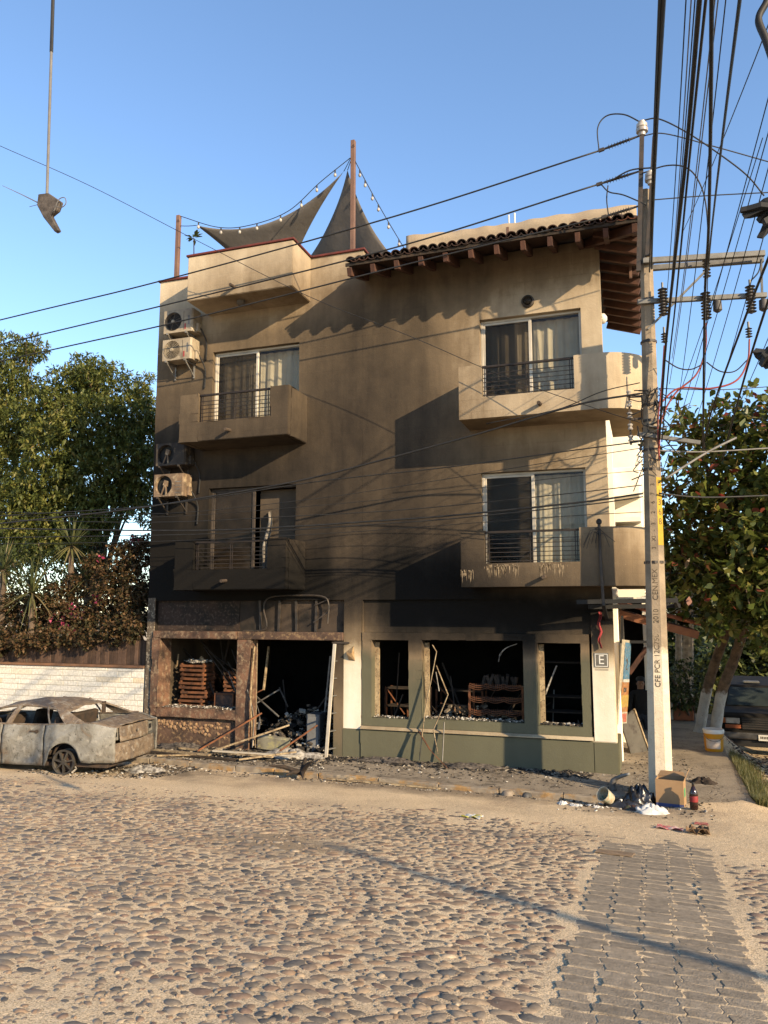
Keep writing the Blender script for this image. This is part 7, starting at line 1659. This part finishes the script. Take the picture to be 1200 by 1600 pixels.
q = MB(); q.box(-w/2+.002, w/2-.002, -d/2-.002, -d/2+.001, .01, .055); q.build('blue_stripe', M('blue_print', (.06, .08, .20), None, 5, .8, bmp=0), t, local=True)
q = MB(); q.box(w/2-.001, w/2+.002, -d/2+.05, d/2-.08, .14, .25); q.build('green_label', M('green_print', (.06, .30, .12), None, 5, .8, bmp=0), t, local=True)
q = MB(); q.add([(w/2, -d/2, h), (w/2, d/2, h), (w/2+.06, d/2-.02, h+.13), (w/2+.06, -d/2+.02, h+.13)], [(0,1,2,3)]); q.build('flap', MAT['card'], t, local=True, solid=.006)
q = MB(); q.add([(-w/2, d/2, h), (w/2, d/2, h), (w/2-.03, d/2+.10, h+.05), (-w/2+.03, d/2+.10, h+.05)], [(0,1,2,3)]); q.build('flap', MAT['card_in'], t, local=True, solid=.006)
q = MB(); q.add([(-w/2, -d/2, h), (w/2, -d/2, h), (w/2-.03, -d/2+.16, h-.05), (-w/2+.03, -d/2+.16, h-.05)], [(0,1,2,3)]); q.build('flap', MAT['card_in'], t, local=True, solid=.006)
# cola bottle
cx, cy = .465, 11.30; cz = on(cx, cy)-.004; t = thing('soda_bottle', 'upright dark soda bottle with a red label beside the cardboard box', 'bottle', (cx, cy, cz))
q = MB(); q.lathe([(.04, 0), (.052, .02), (.053, .09), (.047, .13), (.053, .18), (.050, .22), (.022, .295), (.016, .30), (.016, .325)], (cx, cy, cz), 20); q.build('body', M('cola', (.020, .008, .006), (.03, .012, .008), 5, .12, bmp=0, spec=.6), t, smooth=True)
q = MB(); q.lathe([(.054, .105), (.0545, .11), (.0555, .175), (.0545, .18)], (cx, cy, cz), 20, cap=False); q.build('paper_label', M('red_label', (.30, .03, .03), (.22, .03, .03), 30, .5, bmp=0), t, smooth=True)
q = MB(); q.lathe([(.019, .323), (.019, .345), (.017, .348)], (cx, cy, cz), 14); q.build('cap', MAT['black'], t)
def crumple(name, c, rx, ry, rz_, mat, label, cat, seed, group=None):
    r = random.Random(seed); n, m = 16, 26; ph = [r.uniform(0, 6.28) for _ in range(8)]; rows = []
    for i in range(n+1):
        th = math.pi*.5*i/n; row = []
        for j in range(m+1):
            a = 2*math.pi*(j % m)/m
            k = 1+.20*math.sin(3*a+ph[0]+2*th)+.14*math.sin(5*a+ph[1]-3*th)+.10*math.sin(9*a+ph[2]+5*th)+.07*math.sin(13*a+ph[3]+11*th)
            row.append((c[0]+rx*k*math.cos(a)*math.cos(th), c[1]+ry*k*math.sin(a)*math.cos(th), c[2]-.01+rz_*(math.sin(th)*(1+.22*math.sin(4*a+ph[4]+6*th)+.15*math.sin(7*a+ph[5]-9*th)))))
        rows.append(row)
    q = MB(); q.grid(rows); return one(name, q, mat, label, cat, group, smooth='all')
MAT['bag_black'] = M('bag_black', (.012, .012, .013), (.025, .024, .024), 6, .28, bmp=.3, bscale=14, bdist=.03, spec=.6)
MAT['bag_white'] = M('bag_white', (.66, .65, .62), (.54, .53, .50), 7, .4, bmp=.4, bscale=18, bdist=.02)
x, y = -.08, 11.05; crumple('plastic_bag', (x, y, on(x, y)), .20, .11, .11, MAT['bag_white'], 'crumpled white plastic bag lying before the cardboard box', 'bag', 1)
x, y = -.22, 11.62; crumple('rubbish_bag', (x, y, on(x, y)), .22, .18, .24, MAT['bag_black'], 'split black rubbish bag slumped against the pole foot', 'bag', 2)
x, y = -.43, 11.42; crumple('rubbish_bag', (x, y, on(x, y)), .26, .10, .10, MAT['bag_black'], 'flat black rubbish bag spilling litter left of the pole', 'bag', 3)
x, y = -.30, 11.22; crumple('torn_packet', (x, y, on(x, y)), .15, .06, .06, M('dark_green_wrap', (.045, .06, .035), (.09, .03, .03), 20, .4), 'dark green torn packet in front of the black bags', 'packet', 4)
x, y = -.60, 11.42; z = on(x, y); t = thing('food_tub', 'tipped white food tub with printed sides left of the black bags', 'tub', (x, y, z))
q = MB(); q.lathe([(.075, 0), (.10, .16), (.105, .17), (.095, .168), (.07, .01)], (x, y-.03, z+.10), 20, (-.5, -.55, .45)); q.build('body', M('tub_print', (.56, .52, .42), (.42, .30, .16), 22, .5, bmp=0, c3=(.12, .22, .16), s3=16), t, smooth=True)
for k in range(9):
    r = random.Random(60+k); x = -1.02+r.uniform(-.26, .30); y = 11.22+r.uniform(-.12, .12); crumple('paper_scrap', (x, y, on(x, y)), r.uniform(.03, .07), r.uniform(.025, .05), r.uniform(.02, .045), MAT['bag_white'], 'scrap of white paper in the trail of litter left of the tub', 'paper scrap', 70+k, 'white paper scraps trailing along the gutter')
def flat_wrap(P, mat, name, label, cat, th=.006, hump=.03):
    r = random.Random(len(label)); n = 7; A, B, C, D_ = [Vector(p) for p in P]; rows = []
    for i in range(n+1):
        row = []
        for j in range(n+1):
            u, v = i/n, j/n; p = A*(1-u)*(1-v)+B*u*(1-v)+C*u*v+D_*(1-u)*v; row.append((p.x, p.y, on(p.x, p.y)+.006+hump*abs(math.sin(u*5+v*4+1))*(.3+r.random()*.7)))
        rows.append(row)
    q = MB(); q.grid(rows); return one(name, q, mat, label, cat, solid=th)
flat_wrap([(-.02, 9.85, 0), (.28, 9.80, 0), (.27, 9.95, 0), (0, 10.0, 0)], M('red_wrap', (.42, .04, .05), (.50, .40, .36), 16, .4, bmp=0), 'wrapper', 'crushed red wrapper lying on the sand below the box', 'wrapper')
flat_wrap([(.30, 9.70, 0), (.56, 9.72, 0), (.52, 10.0, 0), (.36, 10.0, 0)], M('brown_card', (.20, .12, .06), (.10, .06, .035), 8, .9), 'crushed_carton', 'crushed brown carton beside the red wrapper', 'carton', hump=.10)
flat_wrap([(-2.28, 9.55, 0), (-2.02, 9.45, 0), (-2.0, 9.62, 0), (-2.22, 9.70, 0)], M('yellow_wrap', (.50, .44, .06), (.55, .56, .55), 11, .4, bmp=0, lo=.45, hi=.52), 'wrapper', 'lone yellow and white wrapper out on the sand', 'wrapper')
flat_wrap([(.42, 10.45, 0), (.58, 10.42, 0), (.58, 10.55, 0), (.44, 10.58, 0)], M('pink_wrap', (.45, .10, .10), (.35, .16, .12), 16, .5, bmp=0), 'wrapper', 'small pink scrap just below the soda bottle', 'wrapper', hump=.015)
flat_wrap([(-.60, 8.2, 0), (-.25, 8.15, 0), (-.22, 8.32, 0), (-.58, 8.36, 0)], M('mud_card', (.26, .18, .11), (.20, .14, .09), 8, .95), 'cardboard_piece', 'flattened muddy cardboard at the top of the paver strip', 'cardboard', hump=.008)
crumple('dark_heap', (.70, 13.3, walk_z(.7, 13.3)), .17, .14, .08, MAT['char_wood'], 'small dark heap of rags on the pavement behind the box', 'rag heap', 9)
q = MB(); q.tube(bez([(-.60, 12.28, .0), (-.60, 12.26, .12), (-.52, 12.22, .20), (-.36, 12.12, .28)], 5), [.05, .05, .048, .046, .045, .045, .044, .04, .035, .03, .03, .03, .028, .026, .024, .022], 8); one('pipe_stub', q, MAT['grey_metal'], 'bent grey pipe stub sticking up before the corner pilaster', 'pipe', smooth='all')
# ------------------------------------------------------------------ fallen timbers and scraps on the pavement
GP = 'long pale battens fallen along the pavement'
for P, lab, w_, m in ((((-9.35, 12.75, .05), (-7.55, 12.45, .07)), 'pale batten lying nearest the burnt car', .075, 'pale_wood'), (((-8.35, 12.70, .11), (-6.35, 12.55, .09)), 'pale batten crossing over the first one before the left window', .06, 'pale_wood'),
                      (((-7.55, 12.55, .13), (-5.95, 12.72, .10)), 'bright batten reaching across the doorway step', .055, 'alu'), (((-9.2, 12.55, .04), (-7.0, 12.40, .03)), 'dark charred batten along the gutter side', .06, 'char_wood'),
                      (((-7.75, 12.65, .06), (-6.35, 13.2, .55)), 'batten propped up slantwise into the doorway', .05, 'pale_wood'), (((-7.9, 12.6, .10), (-7.0, 13.35, .72)), 'dark bar propped against the mullion', .035, 'rust_wood'),
                      (((-8.55, 12.30, .03), (-7.6, 12.55, .06)), 'short splintered lath pointing at the kerb', .05, 'pale_wood'), (((-6.9, 12.35, .05), (-6.0, 12.78, .16)), 'thin pale lath lying across the doorway debris', .04, 'pale_wood'), (((-6.55, 12.95, .03), (-5.85, 13.35, .55)), 'thin bent rod leaning into the doorway beside the ladder', .018, 'rust_wood')):
    bars('fallen_batten', lab, 'batten', *P, w_, .028, MAT[m], GP)
bars('kerb_plank', 'long thin grey plank lying along the foot of the kerb', 'plank', (-5.0, 11.80, -.03), (-3.1, 11.72, -.035), .07, .02, MAT['pale_wood'])
q = MB(); c = Vector((-5.45, 11.82, .02))
for k, e in enumerate(((-.5, -.2, .12), (.25, -.15, .22), (.16, -.30, -.02), (-.16, -.25, .0), (.05, .05, .24))): q.tube([c, c+Vector(e)*.55+Vector((0, 0, .03)), c+Vector(e)], [.045, .034, .012], 6)
one('charred_stump', q, MAT['char_wood'], 'charred branching scrap of timber on the kerb edge below the ladder', 'timber scrap')
for k, (x, y, s_, lab) in enumerate(((-4.62, 11.83, .075, 'round pale stone resting against the kerb'), (-2.05, 11.62, .07, 'broken pale stone at the kerb near the middle of the green wall'), (-1.78, 11.62, .055, 'small blue-grey stone at the kerb beside the broken pale stone'))):
    vs, fs = SHAPES[k]; q = MB(); q.add([(x+p[0]*s_*1.2, y+p[1]*s_, on(x, y)+.02+p[2]*s_*.8) for p in vs], fs); one('loose_stone', q, MAT['cobble'] if k else MAT['pale_wood'], lab, 'stone', 'loose stones along the kerb', smooth='all')
for k, (x, y, a, b_, h_, lab) in enumerate(((-8.6, 13.2, .5, .2, .10, 'grey ash mound under the brown-framed window'), (-6.3, 13.15, .6, .3, .12, 'ash mound spilling over the doorway step'), (-4.4, 13.22, .55, .16, .08, 'low ash mound at the left end of the green wall'), (-2.9, 13.22, .6, .15, .07, 'low ash mound at the middle of the green wall'), (-8.05, 11.2, .35, .25, .09, 'pale melted heap under the tail of the burnt car'))):
    crumple('ash_mound', (x, y, on(x, y)), a, b_, h_, MAT['ash'] if k in (1, 4) else M('ash_dark%d' % k, (.16, .135, .11), (.035, .03, .026), 18, .95, bmp=.8), lab, 'ash', 120+k, 'mounds of ash on the pavement')

CHIP = M_rand('chips', [(0, (.012, .011, .010)), (.35, (.030, .026, .022)), (.60, (.085, .070, .055)), (.78, (.20, .165, .12)), (.90, (.36, .32, .26)), (1, (.56, .53, .47))], .9, 0, 40, attr='rnd')
def chips(name, label, spots, seed, parent=None):
    r = random.Random(seed); q = MB(); vals = []
    for (x0, x1, y0, y1, n, smin, smax, bias, zfn) in spots:
        for _ in range(n):
            x = r.uniform(x0, x1); y = y0+(y1-y0)*r.random()**.8; s_ = smin+(smax-smin)*r.random()**2.2
            z = (zfn(x, y) if zfn else on(x, y)); a, b_, c_ = s_*r.uniform(.5, 1.4), s_*r.uniform(.4, 1.0), s_*r.uniform(.12, .5)
            n0 = len(q.f); q.obox((x, y, z+c_*.35), a, b_, c_, (r.uniform(-.5, .5), r.uniform(-.5, .5), r.uniform(0, 3.14)))
            vals += [min(1, max(0, r.random()**1.2+bias))]*6
    me = q.mesh(name, CHIP, recalc=False); set_rnd(me, vals); o = link(name, me); tag(o, label, 'rubble', kind='stuff'); return o
chips('rubble', 'ash and charred chips strewn along the foot of the burnt shop fronts', [(-9.4, -5.4, 12.45, 13.45, 1700, .012, .09, -.05, None), (-5.4, -.95, 12.95, 13.42, 1500, .010, .07, -.08, None), (-9.4, -1.0, 12.2, 13.0, 1100, .008, .045, 0, None), (-.9, .6, 12.3, 15.5, 420, .008, .04, 0, None),
       (-9.2, -5.2, 11.5, 12.4, 700, .008, .04, .1, None), (-5.2, -.4, 11.4, 11.9, 500, .008, .035, .12, None), (-8.7, -7.4, 10.3, 12.1, 900, .010, .06, .08, None), (-9.6, -8.0, 10.0, 10.5, 350, .008, .035, .15, None), (-1.3, .7, 10.7, 11.9, 380, .008, .04, .12, None), (1.5, 4.6, 12.4, 19.5, 900, .015, .08, -.1, None)], 5)
def heap(cx, cy, w, h): return lambda x, y: max(0, h*math.exp(-((x-cx)/w)**2-((y-cy)/.55)**2)*rnd.random()**.4)
chips('sill_ash', 'pale ash and broken glass lying on the shop window sills', [(-9.30, -7.65, 13.44, 13.80, 420, .010, .05, .42, lambda x, y: .73+.02*rnd.random()), (-4.82, -4.15, 13.5, 13.7, 150, .010, .04, .2, lambda x, y: .715+.02*rnd.random()), (-3.86, -2.1, 13.5, 13.72, 420, .010, .05, .32, lambda x, y: .738+.02*rnd.random()), (-1.80, -1.13, 13.5, 13.72, 200, .010, .06, .18, lambda x, y: .722+.02*rnd.random())], 6)
chips('shop_rubble', 'heaped charred rubble inside the burnt doorway and shop', [(-7.3, -5.6, 13.55, 15.2, 1500, .02, .14, .0, heap(-6.5, 14.4, .9, .75)), (-9.4, -7.7, 13.9, 15.5, 700, .02, .13, -.05, heap(-8.4, 14.8, .9, .7)), (-4.9, -.9, 13.75, 15.4, 1500, .02, .13, -.05, heap(-3.2, 14.6, 1.6, .75)), (-4.8, -1.1, 13.76, 14.3, 1300, .02, .12, .08, heap(-3.1, 13.95, 2.2, .95)), (-9.3, -7.7, 13.86, 14.2, 400, .02, .10, .05, heap(-8.2, 14.0, .9, .9))], 8)
# jumble of bars inside the shops
r = random.Random(19); MJ = [MAT['char_wood'], MAT['rust_wood'], MAT['grey_metal'], MAT['dark_steel']]
for k in range(46):
    x = r.choice((r.uniform(-4.7, -1.1), r.uniform(-4.7, -1.1), r.uniform(-7.2, -5.7), r.uniform(-9.2, -7.7))); y = r.uniform(13.85, 14.9); L = r.uniform(.4, 1.3); a = r.uniform(-1.2, 1.2); b_ = r.uniform(-.5, .5)
    z0 = r.uniform(.05, .7); p0 = Vector((x, y, z0)); p1 = p0+Vector((math.sin(a)*L, b_*L*.5, abs(math.cos(a))*L*.8)); p1.x = min(-.95, p1.x); p1.y = max(13.78, min(18, p1.y)); p1.z = min(2.5, p1.z)
    shop = 'the right shop' if x > -5 else ('the doorway' if x > -7.4 else 'the left window')
    bars('charred_bar', 'one of the charred bars jumbled in the rubble inside '+shop, 'bar', tuple(p0), tuple(p1), r.uniform(.015, .05), r.uniform(.01, .03), r.choice(MJ), 'charred bars jumbled inside '+shop)
# ------------------------------------------------------------------ grass and leaf litter at the side street
g = np.random.default_rng(4); n = 5200; y = 12.0+4.6*g.random(n)**1.25; x = 1.24+.012*(y-12)+np.abs(g.normal(0, .16, n))+.06; V = []; F = []
zz = np.array([gz(a, b_) for a, b_ in zip(x, y)]); hgt = g.uniform(.05, .17, n); az = g.uniform(0, 6.28, n); ln = g.uniform(.02, .09, n)
B0 = np.stack([x, y, zz-.01], 1); tp = B0+np.stack([np.cos(az)*ln, np.sin(az)*ln, hgt], 1); sd = np.stack([-np.sin(az), np.cos(az), 0*az], 1)*.006
V = np.stack([B0-sd, B0+sd, tp], 1).reshape(-1, 3); o = leaf_mesh('grass', V, np.arange(n*3).reshape(n, 3), leaf_mat('grass_blade', [(0, (.07, .085, .022)), (.6, (.13, .13, .04)), (1, (.24, .20, .09))], .3), g.random(n), None)
tag(o, 'rough tuft of grass growing along the pavement edge', 'grass', kind='stuff')
n = 1500; x = 1.5+3.6*g.random(n); y = 11.6+9.5*g.random(n); wl_ = [((a, b_, gz(a, b_)+.012), (0, 0, 1)) for a, b_ in zip(x, y)]
V, F, g2 = leaves(wl_, .12, .07, 1, 77, 0.0); V[:, 2] = np.array([gz(a, b_) for a, b_ in V[:, :2]])+.012+.03*np.abs(np.sin(np.arange(len(V))*1.7))
o = leaf_mesh('leaf_litter', V, F, leaf_mat('dead_leaf', [(0, (.06, .035, .02)), (.5, (.13, .07, .035)), (.85, (.20, .10, .05)), (1, (.30, .06, .045))], .15, .8), g.random(len(F)), None)
tag(o, 'dead leaves strewn over the earth of the side street', 'leaf litter', kind='stuff')

# ------------------------------------------------------------------ base colours scaled down together so shade and bounced light come out darker
for m in bpy.data.materials:
    if not m.use_nodes or m.name in ('nb_white',): continue
    nt = m.node_tree
    for nd in list(nt.nodes):
        sk = nd.inputs.get('Base Color') if nd.type == 'BSDF_PRINCIPLED' else (nd.inputs[0] if nd.type in ('BSDF_DIFFUSE', 'BSDF_TRANSLUCENT') else None)
        if sk is None: continue
        k = 0.76
        if sk.is_linked:
            src = sk.links[0].from_socket; x = nt.nodes.new('ShaderNodeHueSaturation'); x.inputs['Value'].default_value = k
            nt.links.new(src, x.inputs['Color']); nt.links.new(x.outputs[0], sk)
        else: c = sk.default_value; sk.default_value = (c[0]*k, c[1]*k, c[2]*k, 1)
